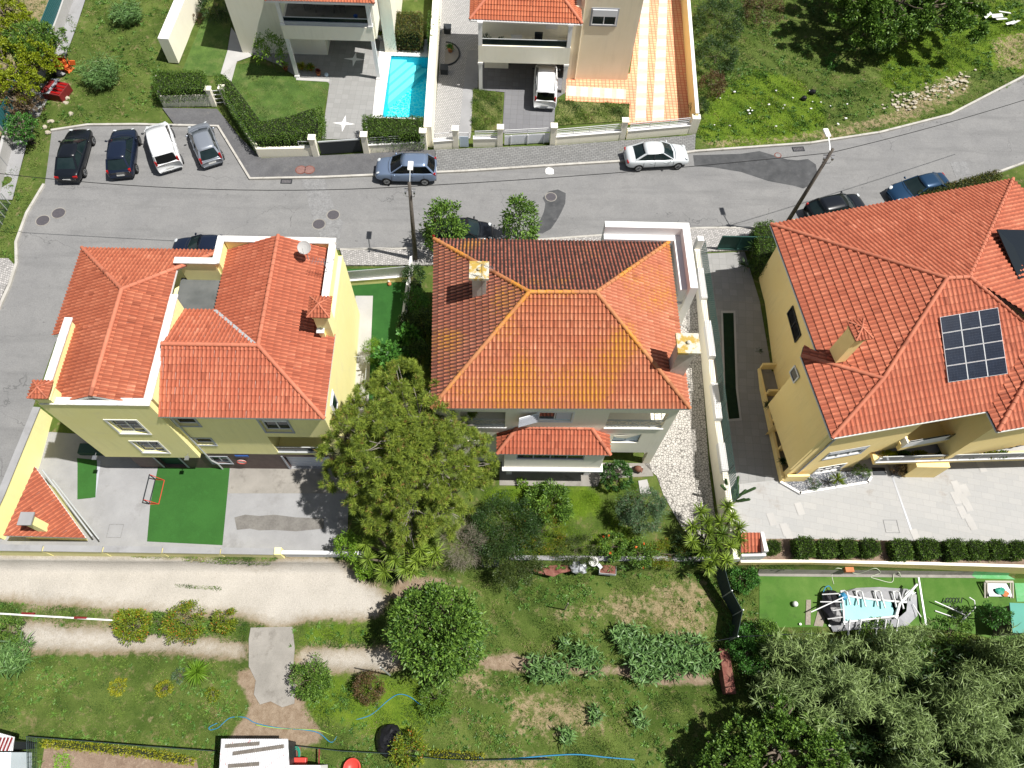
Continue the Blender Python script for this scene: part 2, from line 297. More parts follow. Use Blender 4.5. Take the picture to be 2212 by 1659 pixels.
# ------------------------------------------------------------ objects
ORI = {}
def link(o, parent):
    COL.objects.link(o)
    if parent is not None: o.parent = parent
def meta(o, label=None, cat=None, group=None, kind=None):
    if label: o['label'] = label
    if cat: o['category'] = cat
    if group: o['group'] = group
    if kind: o['kind'] = kind
    return o
def thing(name, loc, label, cat, group=None):
    o = bpy.data.objects.new(name, None); o.empty_display_size = .3; COL.objects.link(o); o.location = loc
    ORI[o.name] = Vector(loc); return meta(o, label, cat, group)
class MB:
    def __init__(s): s.v = []; s.f = []; s.M = None
    def add(s, vs, fs):
        k = len(s.v)
        s.v += [tuple(s.M @ Vector(v)) if s.M else tuple(v) for v in vs]; s.f += [[i+k for i in f] for f in fs]
        return s
    def box(s, a, b):
        x0,y0,z0 = a; x1,y1,z1 = b
        return s.add([(x0,y0,z0),(x1,y0,z0),(x1,y1,z0),(x0,y1,z0),(x0,y0,z1),(x1,y0,z1),(x1,y1,z1),(x0,y1,z1)],
            [[0,3,2,1],[4,5,6,7],[0,1,5,4],[1,2,6,5],[2,3,7,6],[3,0,4,7]])
    def prism(s, poly, z0, z1):
        """poly of (x,y) or (x,y,zbase); z0/z1 numbers or lists"""
        n = len(poly); zz0 = z0 if isinstance(z0, (list, tuple)) else [z0]*n; zz1 = z1 if isinstance(z1, (list, tuple)) else [z1]*n
        ar = sum(poly[i][0]*poly[(i+1)%n][1]-poly[(i+1)%n][0]*poly[i][1] for i in range(n))
        idx = list(range(n)) if ar > 0 else list(range(n))[::-1]
        vs = [(poly[i][0],poly[i][1],zz0[i]) for i in idx]+[(poly[i][0],poly[i][1],zz1[i]) for i in idx]
        return s.add(vs, [list(range(n))[::-1], list(range(n,2*n))]+[[i,(i+1)%n,n+(i+1)%n,n+i] for i in range(n)])
    def tube(s, pts, r, n=8, cap=True, r2=None):
        pts = [Vector(p) for p in pts]; m = len(pts); vs = []; fs = []
        for i, p in enumerate(pts):
            d = (pts[min(i+1,m-1)]-pts[max(i-1,0)]).normalized(); u = d.cross(Vector((0,0,1)))
            if u.length < .05: u = d.cross(Vector((1,0,0)))
            u.normalize(); w_ = d.cross(u); rr = r if r2 is None else r+(r2-r)*i/(m-1)
            if isinstance(r, (list, tuple)): rr = r[i]
            vs += [p+(u*math.cos(6.2832*k/n)+w_*math.sin(6.2832*k/n))*rr for k in range(n)]
        for i in range(m-1):
            fs += [[i*n+k, i*n+(k+1)%n, (i+1)*n+(k+1)%n, (i+1)*n+k][::-1] for k in range(n)]
        if cap: fs += [list(range(n)), list(range((m-1)*n, m*n))[::-1]]
        return s.add(vs, fs)
    def bar(s, a, b, w_=.05, h=None): # square section bar
        a, b = Vector(a), Vector(b); h = h or w_; d = (b-a).normalized(); u = d.cross(Vector((0,0,1)))
        if u.length < .05: u = Vector((1,0,0))
        u.normalize(); q = u.cross(d); vs = [c+u*(sx*w_/2)+q*(sy*h/2) for c in (a,b) for sx,sy in ((-1,-1),(1,-1),(1,1),(-1,1))]
        return s.add(vs, [[0,1,2,3],[7,6,5,4],[0,4,5,1],[1,5,6,2],[2,6,7,3],[3,7,4,0]])
    def lathe(s, prof, c=(0,0,0), n=20, sx=1, sy=1):
        vs = []; fs = []; c = Vector(c)
        for r, z in prof: vs += [c+Vector((r*sx*math.cos(6.2832*k/n), r*sy*math.sin(6.2832*k/n), z)) for k in range(n)]
        for i in range(len(prof)-1): fs += [[i*n+k, i*n+(k+1)%n, (i+1)*n+(k+1)%n, (i+1)*n+k] for k in range(n)]
        fs += [list(range(n))[::-1], [(len(prof)-1)*n+k for k in range(n)]]
        return s.add(vs, fs)
    def ball(s, c, r, n=12, jit=0.):
        rx, ry, rz = (r,r,r) if isinstance(r,(int,float)) else r; vs = []; m = n//2; fs = []
        for i in range(1, m):
            a = math.pi*i/m
            for k in range(n):
                q = 1+random.uniform(-jit, jit); vs.append((c[0]+rx*q*math.sin(a)*math.cos(6.2832*k/n), c[1]+ry*q*math.sin(a)*math.sin(6.2832*k/n), c[2]-rz*q*math.cos(a)))
        b0 = len(vs); vs += [(c[0],c[1],c[2]-rz),(c[0],c[1],c[2]+rz)]
        for i in range(m-2): fs += [[i*n+k, i*n+(k+1)%n, (i+1)*n+(k+1)%n, (i+1)*n+k] for k in range(n)]
        fs += [[b0,(k+1)%n,k] for k in range(n)]+[[b0+1,(m-2)*n+k,(m-2)*n+(k+1)%n] for k in range(n)]
        return s.add(vs, fs)
    def build(s, name, mat, parent=None, smooth=False, bevel=0., label=None, cat=None, group=None, kind=None):
        vs = np.array(s.v, float)
        if parent is None:
            o0 = Vector(((vs[:,0].min()+vs[:,0].max())/2, (vs[:,1].min()+vs[:,1].max())/2, vs[:,2].min()))
            if kind: o0 = Vector((0,0,0))
            loc = o0
        else: o0 = ORI[parent.name]; loc = Vector((0,0,0))
        me = bpy.data.meshes.new(name); me.from_pydata((vs-np.array(o0)).tolist(), [], s.f); me.update()
        me.materials.append(M[mat]); o = bpy.data.objects.new(name, me); link(o, parent); o.location = loc; ORI[o.name] = o0
        if smooth:
            me.polygons.foreach_set('use_smooth', [True]*len(me.polygons))
        if bevel:
            b = o.modifiers.new('bevel', 'BEVEL'); b.width = bevel; b.segments = 2; b.limit_method = 'ANGLE'
        return meta(o, label, cat, group, kind)
def smooth_angle(o, deg=40):
    bm = bmesh.new(); bm.from_mesh(o.data)
    for e in bm.edges: e.smooth = e.calc_face_angle(0) < math.radians(deg)
    for f in bm.faces: f.smooth = True
    bm.to_mesh(o.data); bm.free()
# wall frame: p0 -> p1 along a wall seen from outside, n pointing out
class WF:
    def __init__(s, p0, p1, out):
        s.p = Vector(p0[:2]).to_3d(); s.d = Vector((p1[0]-p0[0], p1[1]-p0[1], 0)); s.L = s.d.length; s.d.normalize()
        s.n = Vector((s.d.y, -s.d.x, 0)); 
        if s.n.dot(Vector((out[0], out[1], 0))) < 0: s.n = -s.n
    def at(s, a, z, o=0.): p = s.p+s.d*a+s.n*o; p.z = z; return p
    def sz(s, x, y, o=0.):
        d = ray(x, y); c = Vector((0,0,H)); q = s.p+s.n*o; k = (q-c).dot(s.n)/d.dot(s.n); h = c+d*k
        return (h-s.p).dot(s.d), h.z
    def box(s, mb, a0, a1, z0, z1, o0, o1):
        return mb.prism([s.at(a0,0,o0)[:2], s.at(a1,0,o0)[:2], s.at(a1,0,o1)[:2], s.at(a0,0,o1)[:2]], z0, z1)
    def rect(s, tl, br, o=0.):
        a, z1 = s.sz(*tl, o); b, z0 = s.sz(*br, o); return (min(a,b), max(a,b), min(z0,z1), max(z0,z1))
    def facade(s, mb, a0, a1, z0, z1, depth, ops):
        xs = sorted({a0, a1, *[min(max(v, a0), a1) for o in ops for v in o[:2]]}); zs = sorted({z0, z1, *[min(max(v, z0), z1) for o in ops for v in o[2:4]]})
        for i in range(len(xs)-1):
            run = None
            for j in range(len(zs)-1):
                cx = (xs[i]+xs[i+1])/2; cz = (zs[j]+zs[j+1])/2
                hole = any(o[0] < cx < o[1] and o[2] < cz < o[3] for o in ops)
                if not hole: run = [zs[j] if run is None else run[0], zs[j+1]]
                if (hole or j == len(zs)-2) and run:
                    s.box(mb, xs[i], xs[i+1], run[0], run[1], 0, -depth); run = None
    def window(s, r, parent, frame='paint_white', glass='glass_dark', trim=None, fw=.07, bars=1, hbar=0, rec=.14, shutter=None, shut=None, name='window'):
        a0,a1,z0,z1 = r; m = MB(); g = rec
        for q in ((a0,a1,z0,z0+fw),(a0,a1,z1-fw,z1),(a0,a0+fw,z0+fw,z1-fw),(a1-fw,a1,z0+fw,z1-fw)): s.box(m, q[0],q[1],q[2],q[3], -g, -g+.05)
        for k in range(bars):
            c = a0+(a1-a0)*(k+1)/(bars+1); s.box(m, c-fw*.5, c+fw*.5, z0+fw, z1-fw, -g, -g+.045)
        for k in range(hbar):
            c = z0+(z1-z0)*(k+1)/(hbar+1); s.box(m, a0+fw, a1-fw, c-.02, c+.02, -g+.006, -g+.04)
        w_ = m.build(name, frame, parent)
        p = MB(); s.box(p, a0+.01, a1-.01, z0+.01, z1-.01, -g-.02, -g+.012); p.build('pane', glass, w_)
        if trim:
            q = MB(); b = .11
            for u in ((a0-b,a1+b,z0-b,z0-.002),(a0-b,a1+b,z1+.002,z1+b),(a0-b,a0-.002,z0,z1),(a1+.002,a1+b,z0,z1)): s.box(q, *u, -.02, .04 if u[3] < z0+.01 else .028)
            q.build('sill', trim, w_)
        if shut is not None:
            q = MB(); s.box(q, a0+.02, a1-.02, z1-(z1-z0)*shut, z1-.01, -g+.055, -g+.08); q.build('shutter', 'shutter_white', w_)
        return w_
# ------------------------------------------------------------ foliage and grass engine (numpy)
def rnd(n, a=0., b=1.): return RNG.uniform(a, b, n)
def unit(v): return v/np.maximum(np.linalg.norm(v, axis=1, keepdims=True), 1e-9)
def blades(name, base_, dirs, L, Wd, droop, mat, parent=None, v=None, **kw):
    """N pointed two-segment blades or leaves in one mesh, each with its own random 'v'"""
    n = len(base_); base_ = np.asarray(base_, float); dirs = unit(np.asarray(dirs, float))
    L = np.broadcast_to(L, n).reshape(n,1); Wd = np.broadcast_to(Wd, n).reshape(n,1); droop = np.broadcast_to(droop, n).reshape(n,1)
    side = unit(np.cross(dirs, RNG.normal(size=(n,3)))); z = np.array([[0,0,1.]])
    mid = base_+dirs*L*.5-z*droop*L*.15; tip = base_+dirs*L-z*droop*L
    V = np.stack([base_-side*Wd*.2, base_+side*Wd*.2, mid+side*Wd*.5, mid-side*Wd*.5, tip], 1).reshape(-1,3)
    if parent is None: o0 = Vector((float(base_[:,0].mean()), float(base_[:,1].mean()), float(base_[:,2].min())))
    else: o0 = ORI[parent.name]
    if kw.get('kind'): o0 = Vector((0,0,0))
    V = V-np.array(o0); me = bpy.data.meshes.new(name); me.vertices.add(5*n); me.vertices.foreach_set('co', V.ravel())
    k = (np.arange(n)*5)[:,None]; loops = np.concatenate([k+0,k+1,k+2,k+3,k+3,k+2,k+4], 1).ravel()
    me.loops.add(7*n); me.loops.foreach_set('vertex_index', loops.astype(np.int32))
    st = (np.arange(n)*7)[:,None]; me.polygons.add(2*n); me.polygons.foreach_set('loop_start', np.concatenate([st, st+4],1).ravel().astype(np.int32))
    me.update(calc_edges=True)
    a = me.attributes.new('v', 'FLOAT', 'POINT'); vv = rnd(n) if v is None else v
    a.data.foreach_set('value', np.repeat(vv, 5).astype(np.float32)); me.materials.append(M[mat])
    o = bpy.data.objects.new(name, me); link(o, parent)
    if parent is None: o.location = o0
    ORI[o.name] = o0
    return meta(o, kw.get('label'), kw.get('cat'), kw.get('group'), kw.get('kind'))
def ball_pts(n): return unit(RNG.normal(size=(n,3)))
def crown_pts(lobes, n, clumps, spread=.28, shell=.75, low=-.5):
    """leaf positions clumped near the surface of several ellipsoids; returns points and outward directions"""
    w_ = np.array([l[3]*l[4]*l[5] for l in lobes])**.67; w_ = w_/w_.sum(); P_=[]; D_=[]
    for l, q in zip(lobes, w_):
        nc = max(3, int(clumps*q)); c = ball_pts(nc*3); c = c[c[:,2] > low][:nc]; nc = len(c)
        rad = RNG.uniform(shell, 1.02, (nc,1)); cc = np.array(l[:3])+c*rad*np.array(l[3:6]); r = (l[3]+l[4]+l[5])/3
        m = int(n*q); k = RNG.integers(0, nc, m); d = ball_pts(m); cs = RNG.uniform(.6, 1.3, nc)[k][:,None]
        P_.append(cc[k]+d*spread*r*cs*(rnd(m)[:,None]**.5)); D_.append(unit(c[k]*.7+d*.8+np.array([[0,0,.25]])))
    return np.concatenate(P_), np.concatenate(D_)
def limb_mesh(mb, p, q, r, segs=4, jit=.1):
    pts = [Vector(p).lerp(Vector(q), i/segs)+(Vector([random.uniform(-jit,jit) for _ in range(3)]) if 0 < i < segs else Vector()) for i in range(segs+1)]
    mb.tube(pts, r, 7, r2=r*.45)
def tree(name, label, cat, base_, lobes, n, ll, lw, mat, clumps=90, spread=.28, shell=.75, droop=.15, trunk=.12, group=None, low=-.5, extra=None, barkm='bark'):
    """lobes relative to base; trunk with limbs reaching into every lobe, crown of separate leaves"""
    base_ = Vector(base_); o = thing(name, base_, label, cat, group); m = MB()
    top = min(l[2]-l[5]*.3 for l in lobes); fork = base_+Vector((0,0,max(.15, top*.6)))
    m.tube([base_-Vector((0,0,.1)), base_.lerp(fork,.5)+Vector((.04,.02,0)), fork], trunk, 8, r2=trunk*.75)
    for l in lobes:
        c = base_+Vector(l[:3]); limb_mesh(m, fork, c, trunk*.6, 4, .12)
        for _ in range(5):
            d = Vector(ball_pts(1)[0]); d.z = abs(d.z)*.8; limb_mesh(m, c.lerp(fork,.3), c+Vector((d.x*l[3], d.y*l[4], d.z*l[5]))*.85, trunk*.28, 4, .1)
    m.build('trunk', barkm, o, smooth=True)
    L_ = [(base_.x+l[0], base_.y+l[1], base_.z+l[2], *l[3:6]) for l in lobes]
    p, d = crown_pts(L_, n, clumps, spread, shell, low)
    blades('crown', p, d+RNG.normal(size=p.shape)*.45, ll*rnd(len(p),.6,1.25), lw*rnd(len(p),.7,1.2), droop, mat, o)
    return o
def inpoly(x, y, poly):
    r = np.zeros(x.shape, bool); n = len(poly)
    for i in range(n):
        x0,y0 = poly[i][0], poly[i][1]; x1,y1 = poly[(i+1)%n][0], poly[(i+1)%n][1]
        if y0 == y1: continue
        c = ((y0 > y) != (y1 > y)) & (x < (x1-x0)*(y-y0)/(y1-y0)+x0); r ^= c
    return r
def Tn(x, y):
    a = np.interp(y, [9.5,9.8,21,26.8], [-3.1,-1.5,-1.5,0]); b = np.interp(y, [9.5,9.8,15.5,26.8], [-3.1,-2.1,-2.1,0])
    return np.where(x > XS, a, b)
AVOID = []
def wp(px): return [tuple(G(x, y)[:2]) for x, y in px]
def drape(name, poly, off, mat, thick=0., side=None, avoid=True, z=None, **kw):
    """a flat sheet following the ground at a small height"""
    if avoid: AVOID.append([tuple(p[:2]) for p in poly])
    cx = sum(p[0] for p in poly)/len(poly); right = cx > XS if side is None else side
    bm = bmesh.new(); f = bm.faces.new([bm.verts.new((p[0], p[1], 0)) for p in poly]); f.normal_update()
    if f.normal.z < 0: bmesh.ops.reverse_faces(bm, faces=[f])
    if z is None:
        for y in BRK: bmesh.ops.bisect_plane(bm, geom=bm.verts[:]+bm.edges[:]+bm.faces[:], plane_co=(0,y,0), plane_no=(0,1,0))
    for v in bm.verts: v.co.z = (T(XS+1 if right else XS-1, v.co.y) if z is None else z)+off
    if thick:
        be = [e for e in bm.edges if e.is_boundary]; r = bmesh.ops.extrude_edge_only(bm, edges=be)
        for v in [g for g in r['geom'] if isinstance(g, bmesh.types.BMVert)]: v.co.z -= thick
        bmesh.ops.recalc_face_normals(bm, faces=bm.faces)
    me = bpy.data.meshes.new(name); parent = kw.pop('parent', None)
    if parent is None:
        vs = [v.co for v in bm.verts]; o0 = Vector((0,0,0)) if kw.get('kind','structure') == 'structure' and not kw.get('label') else Vector((cx, sum(p[1] for p in poly)/len(poly), min(v.z for v in vs)))
    else: o0 = ORI[parent.name]
    bmesh.ops.translate(bm, verts=bm.verts, vec=-o0); bm.to_mesh(me); bm.free(); me.materials.append(M[mat])
    o = bpy.data.objects.new(name, me); link(o, parent); ORI[o.name] = o0
    if parent is None: o.location = o0
    if parent is None and not kw.get('label') and 'kind' not in kw: kw['kind'] = 'structure'
    return meta(o, kw.get('label'), kw.get('cat'), kw.get('group'), kw.get('kind'))
def strip(px, w_, off, name, mat, thick=.15, **kw):
    """a band of width w_ along a line, draped (kerbs)"""
    p = [Vector((*q, 0)) if not isinstance(q, Vector) else q for q in px]; l = []; r = []
    for i, a in enumerate(p):
        d = (p[min(i+1,len(p)-1)]-p[max(i-1,0)]); d.z = 0; d.normalize(); n = Vector((-d.y, d.x, 0)); l.append(a+n*w_/2); r.append(a-n*w_/2)
    return drape(name, [tuple(q[:2]) for q in l+r[::-1]], off, mat, thick, **kw)
# ------------------------------------------------------------ roads and pavements
ROAD = [(97,400),(104,350),(112,285),(190,273),(300,272),(470,276),(540,388),(700,386),(1000,373),(1200,360),(1380,350),(1500,331),(1750,313),(1900,290),(2050,252),(2212,168),(2420,40),
        (2420,290),(2212,352),(2140,378),(2000,425),(1900,452),(1700,493),(1500,493),(1000,532),(895,538),(738,540),(480,556),(430,560),(300,600),(190,650),(120,740),(76,868),(0,1056),(-110,1200),(-330,1200),(-60,760),(0,668),(22,620),(38,570),(37,525),(60,462)]
road = drape('road', wp(ROAD), .03, 'asphalt')
PD = [(352,236),(470,238),(520,300),(566,345),(818,333),(940,326),(940,373),(700,385),(543,387),(474,275),(380,274)]
drape('pavement', wp(PD), .14, 'asphalt_dark', .2)
PG = [(941,326),(1100,320),(1200,317),(1480,296),(1502,292),(1500,330),(1380,349),(1200,359),(1000,372),(941,373)]
drape('pavement', wp(PG), .14, 'pavers_grey', .2)
PS = [(735,541),(895,539),(1000,533),(1500,495),(1700,495),(1660,540),(1530,545),(1490,560),(900,575),(745,575)]
drape('pavement', wp(PS), .14, 'cobbles_street', .2)
drape('pavement', wp([(-200,560),(20,560),(34,575),(20,612),(0,655),(-80,790),(-330,1100)]), .12, 'cobbles_street', .2)
kn = [G(x,y) for x,y in [(112,284),(190,272),(300,271),(472,275),(541,388),(700,385),(1000,372),(1200,359),(1380,348),(1500,329),(1750,311),(1900,288),(2050,250),(2212,166),(2420,38)]]
strip(kn, .17, .165, 'kerb', 'kerbstone', .2, avoid=False, kind='structure')
strip([G(x,y) for x,y in [(735,541),(895,539),(1000,533),(1500,495),(1700,494),(1900,453),(2000,426),(2140,379),(2212,353),(2420,292)]], .16, .165, 'kerb', 'kerbstone', .2, avoid=False, kind='structure')
strip([G(x,y) for x,y in [(97,400),(60,462),(37,525),(38,570),(22,620),(0,668),(-60,760)]], .18, .165, 'kerb', 'kerbstone', .2, avoid=False, kind='structure')
# asphalt repairs
def patch(px, mat='asphalt_patch', off=.036): drape('asphalt_repair', wp(px), off, mat, avoid=False)
patch([(1497,336),(1600,333),(1640,327),(1700,345),(1722,347),(1745,344),(1762,356),(1765,375),(1750,400),(1735,408),(1715,402),(1660,392),(1600,372),(1540,362),(1500,360)])
patch([(1172,428),(1185,414),(1205,410),(1222,418),(1221,440),(1212,460),(1202,478),(1190,495),(1172,505),(1150,503),(1165,480),(1175,458),(1178,440)])
patch([(652,388),(700,386),(712,420),(722,448),(728,468),(742,480),(728,536),(700,538),(688,500),(672,462),(662,420)], 'asphalt_old')
patch([(2052,352),(2085,348),(2098,376),(2064,384)], 'asphalt_old', .04)
# ------------------------------------------------------------ yards
drape('courtyard', [(-27.2,17.5),(-8.6,16.4),(-8.2,10.2),(-29,10.2)], .02, 'concrete_light')
drape('green_pitch', wp([(342,1008),(497,1010),(489,1095),(481,1178),(318,1170),(325,1090)]), .035, 'turf', avoid=False)
drape('courtyard_slab', wp([(498,1012),(760,1014),(760,1066),(492,1066)]), .03, 'concrete', avoid=False)
drape('wet_patch', wp([(507,1118),(530,1112),(560,1115),(592,1112),(640,1118),(700,1120),(700,1142),(640,1148),(592,1145),(560,1146),(540,1142),(512,1145)]), .035, 'concrete_wet', avoid=False)
drape('green_mat', wp([(167,990),(210,994),(207,1075),(168,1079)]), .05, 'turf', .03, avoid=False)
drape('courtyard_slab', wp([(167+43,994),(218,996),(207,1076),(195,1076)]), .04, 'grey_trim', avoid=False)
drape('side_lawn', wp([(745,582),(884,578),(880,640),(868,740),(848,860),(760,900),(735,880),(770,700)]), .04, 'turf_dark')
drape('side_path', wp([(768,640),(806,640),(800,780),(795,900),(755,905),(765,780)]), .06, 'concrete_white', avoid=False)
# centre garden
drape('cobbled_drive', [(9.6,28.3),(13.6,28.3),(13.6,12.6),(13.4,10.2),(12.2,11.0),(11.4,12.2),(10.6,14.0),(10.3,15.2),(9.6,15.9)], .03, 'cobbles')
drape('garden_terrace', [(0.6,16.0),(9.9,16.0),(10.1,15.2),(6.8,15.0),(6.6,14.5),(.6,14.5)], .03, 'concrete')
# neighbour on the right: driveway, court, gravel bed
drape('driveway', [(13.95,30.6),(17.4,30.9),(18.4,21),(18.6,15.2),(17.2,13.2),(14.0,12.6)], .03, 'driveway_tiles', side=True)
drape('paved_court', wp([(1562,1050),(1690,1036),(1730,1000),(1990,900),(2420,900),(2420,1205),(2212,1200),(1900,1192),(1650,1184),(1600,1160)]), .045, 'court_tiles', side=True)
drape('planting_kerb', wp([(1557,672),(1588,672),(1602,909),(1570,911)]), .05, 'concrete_white', side=True, avoid=False)
drape('driveway_planting', wp([(1561,677),(1584,677),(1597,904),(1574,906)]), .06, 'shaded_bed', side=True, avoid=False)
# top right neighbour strips along the house
# villa gardens
drape('villa_lawn', wp([(395,150),(440,40),(500,40),(487,140),(480,165),(400,165)]), .04, 'lawn')
drape('villa_lawn', wp([(505,140),(550,137),(655,172),(712,178),(700,235),(690,300),(560,290),(470,170)]), .04, 'lawn')
drape('villa_path', wp([(500,60),(530,100),(545,122),(512,134),(500,178),(477,160),(492,110)]), .05, 'concrete_white')
drape('villa_path', wp([(640,168),(712,172),(711,178),(640,174)]), .055, 'concrete_white')
drape('villa_drive', wp([(530,112),(612,118),(700,80),(822,80),(818,200),(790,300),(695,302),(712,182),(700,172),(640,166),(600,140)]), .05, 'driveway_tiles')
POOL = wp([(845,121),(933,124),(917,256),(826,254)])
_o = wp([(822,86),(946,86),(915,300),(800,300)])
for i in range(4):
    j = (i+1)%4; drape('pool_deck', [_o[i], _o[j], POOL[j], POOL[i]], .06, 'wall_white', .12)
drape('villa_path', wp([(953,-30),(1040,-30),(1032,190),(1016,300),(935,305),(948,150)]), .05, 'block_paving')
drape('villa_path', wp([(1010,110),(1036,110),(1030,200),(1020,215),(1013,300),(990,302),(1000,200)]), .058, 'concrete_light', avoid=False)
drape('carport_floor', wp([(1036,135),(1225,130),(1222,200),(1200,215),(1196,285),(1085,288),(1090,200),(1036,195)]), .05, 'dark_tiles')
drape('patio', wp([(1222,160),(1360,160),(1390,-40),(1472,-40),(1492,258),(1356,270),(1356,230),(1222,222)]), .05, 'patio_tiles')
def band(px, nsq, flip=False):
    a, b, c, d = [G(*q) for q in px]            # a-b one side, d-c the other
    drape('patio_band', [tuple(q[:2]) for q in (a,b,c,d)], .056, 'patio_pale', avoid=False)
    for i in range(nsq):
        u0 = (i+.18)/nsq; u1 = (i+.82)/nsq
        p = [a.lerp(b,u0), a.lerp(b,u1), d.lerp(c,u1), d.lerp(c,u0)]; cc = sum(p, Vector())/4
        drape('patio_square', [tuple((cc+(q-cc)*.95)[:2]) for q in p], .061, 'patio_square', avoid=False)
band([(1385,-10),(1273+98,262),(1297+98,262),(1403,-10)], 11)
band([(1424,-10),(1408,262),(1434,260),(1442,-10)], 11)
band([(1224,186),(1352,194),(1352,216),(1222,208)], 5)
drape('dry_lawn', wp([(1022,195),(1085,203),(1082,285),(1018,285)]), .06, 'dry_lawn')
drape('dry_lawn', wp([(1208,218),(1360,226),(1358,262),(1196,272)]), .06, 'dry_lawn')
# lower yard of the right-hand house
drape('artificial_lawn', wp([(1640,1242),(2000,1248),(2212,1250),(2212,1400),(2105,1370),(1990,1352),(1640,1356)]), .03, 'turf_right', side=True)
drape('artificial_lawn', wp([(1995,1248),(2110,1252),(2106,1370),(1990,1354)]), .036, 'turf_right', side=False, avoid=False)
drape('concrete_strip', wp([(1640,1230),(2108,1235),(2108,1249),(1640,1245)]), .06, 'concrete', side=True)
drape('green_slab', wp([(2108,1229),(2185,1231),(2192,1252),(2108,1250)]), .065, 'green_paint', side=True)
drape('green_slab', wp([(2190,1298-38),(2240,1260),(2240,1300),(2195,1300)]), .065, 'green_paint', side=True)
# foreground
drape('concrete_pad', wp([(542,1356),(632,1354),(637,1400),(634,1438),(622,1462),(640,1480),(636,1520),(610,1528),(585,1515),(562,1522),(549,1500),(553,1470),(538,1440),(538,1380)]), .05, 'concrete', .3)
drape('vegetable_bed', wp([(98,1605),(250,1612),(425,1640),(440,1720),(80,1720)]), .03, 'soil')
# ------------------------------------------------------------ the ground sheet
def masks(xx, yy):
    def Mk(*polys):
        r = np.zeros(xx.shape, bool)
        for q in polys: r |= inpoly(xx, yy, wp(q))
        return r
    r = {}
    r['dirt'] = Mk([(-200,1178),(300,1188),(590,1212),(600,1200),(725,1198),(790,1250),(850,1280),(830,1330),(790,1345),(640,1345),(540,1338),(300,1325),(0,1300),(-200,1295)],
        [(10,1342),(120,1345),(300,1358),(545,1384),(545,1434),(420,1420),(330,1410),(150,1412),(60,1406),(10,1395)],
        [(630,1392),(760,1398),(860,1394),(880,1450),(790,1460),(700,1452),(630,1442)],
        [(560,1350),(600,1340),(640,1345),(640,1360),(560,1360)], [(500,1560),(560,1570),(700,1600),(690,1620),(500,1610)])
    r['dry'] = Mk([(1920,225),(1975,192),(2030,165),(2080,150),(2110,175),(2070,215),(2000,235),(1950,255)], [(1940,218),(1975,198),(2030,170),(2075,160),(2090,175),(2060,205),(2000,225)], [(-200,-60),(150,-60),(110,90),(60,250),(20,370),(0,480),(-200,800)], [(110,170),(160,170),(150,245),(110,240)],
        [(1020,1410),(1110,1408),(1240,1432),(1340,1432),(1430,1436),(1550,1455),(1555,1478),(1420,1476),(1330,1460),(1200,1456),(1100,1452),(1020,1438)],
        [(1130,1305),(1330,1300),(1340,1330),(1300,1350),(1130,1335)], [(1400,1250),(1530,1240),(1550,1300),(1540,1390),(1440,1400),(1400,1330)],
        [(1290,1260),(1400,1280),(1400,1370),(1330,1350)], [(1510,296),(1700,290),(1860,255),(1990,215),(2090,170),(2110,200),(1960,270),(1800,305),(1510,328)],
        [(60,1545),(350,1535),(440,1570),(80,1580)], [(830,1285),(880,1230),(1000,1250),(1000,1290)], [(2130,80),(2230,60),(2230,150),(2150,160)],
        [(900,1400),(1050,1440),(1080,1540),(980,1500)], [(1080,1480),(1300,1500),(1330,1600),(1100,1600)], [(1020,1620),(1200,1620),(1200,1720),(900,1720)])
    r['path'] = Mk([(1020,1412),(1110,1410),(1240,1434),(1340,1434),(1430,1438),(1550,1456),(1555,1478),(1420,1476),(1330,1458),(1200,1455),(1100,1450),(1020,1436)], [(500,1450),(560,1440),(650,1450),(660,1530),(700,1580),(690,1612),(480,1612),(520,1560),(548,1530)], [(840,1420),(960,1440),(1020,1440),(1020,1415),(900,1410)], [(830,1285),(870,1240),(960,1250),(980,1275),(880,1300)])
    r['lush'] = Mk([(1500,290),(1530,215),(1620,150),(1720,160),(1790,230),(1780,290),(1600,325),(1510,325)], [(1900,110),(2000,60),(2130,0),(2212,0),(2230,160),(2100,150),(1980,200),(1900,190)],
        [(1040,1045),(1300,1040),(1340,1100),(1220,1140),(1060,1100)], [(640,1345),(830,1340),(830,1400),(640,1395)], [(650,1450),(900,1460),(1000,1540),(900,1600),(700,1570),(650,1500)], [(280,1340),(540,1345),(540,1385),(300,1365)])
    return r
def blur(a, k=1):
    a = a.astype(float)
    for _ in range(k):
        p = np.pad(a, 1, 'edge'); a = (p[:-2,1:-1]+p[2:,1:-1]+p[1:-1,:-2]+p[1:-1,2:]+p[1:-1,1:-1]*2+(p[:-2,:-2]+p[2:,2:]+p[2:,:-2]+p[:-2,2:])*.5)/8
    return a
xs = np.unique(np.concatenate([[-900,-400,-200,-100,-70,-58], np.arange(-50,56,.25), [XS-.002,XS+.002], [60,75,110,200,400,900]]))
ys = np.unique(np.concatenate([[-900,-400,-150,-60,-25,-10], np.arange(-4,66,.25), list(BRK), [70,85,120,220,450,900]]))
XX, YY = np.meshgrid(xs, ys); ZZ = Tn(XX, YY); MK = masks(XX, YY)
flat = np.zeros(XX.shape, bool)
for q in AVOID: flat |= inpoly(XX, YY, q)
amp = 1-np.clip(blur(flat, 3)*3, 0, 1)
hn = sum(np.sin(XX*a+YY*b+c)*d for a,b,c,d in ((.9,.4,1,.05),(-.5,1.1,2,.05),(2.1,-1.3,.5,.02),(1.4,2.3,4,.02)))
ditch = np.zeros(XX.shape)
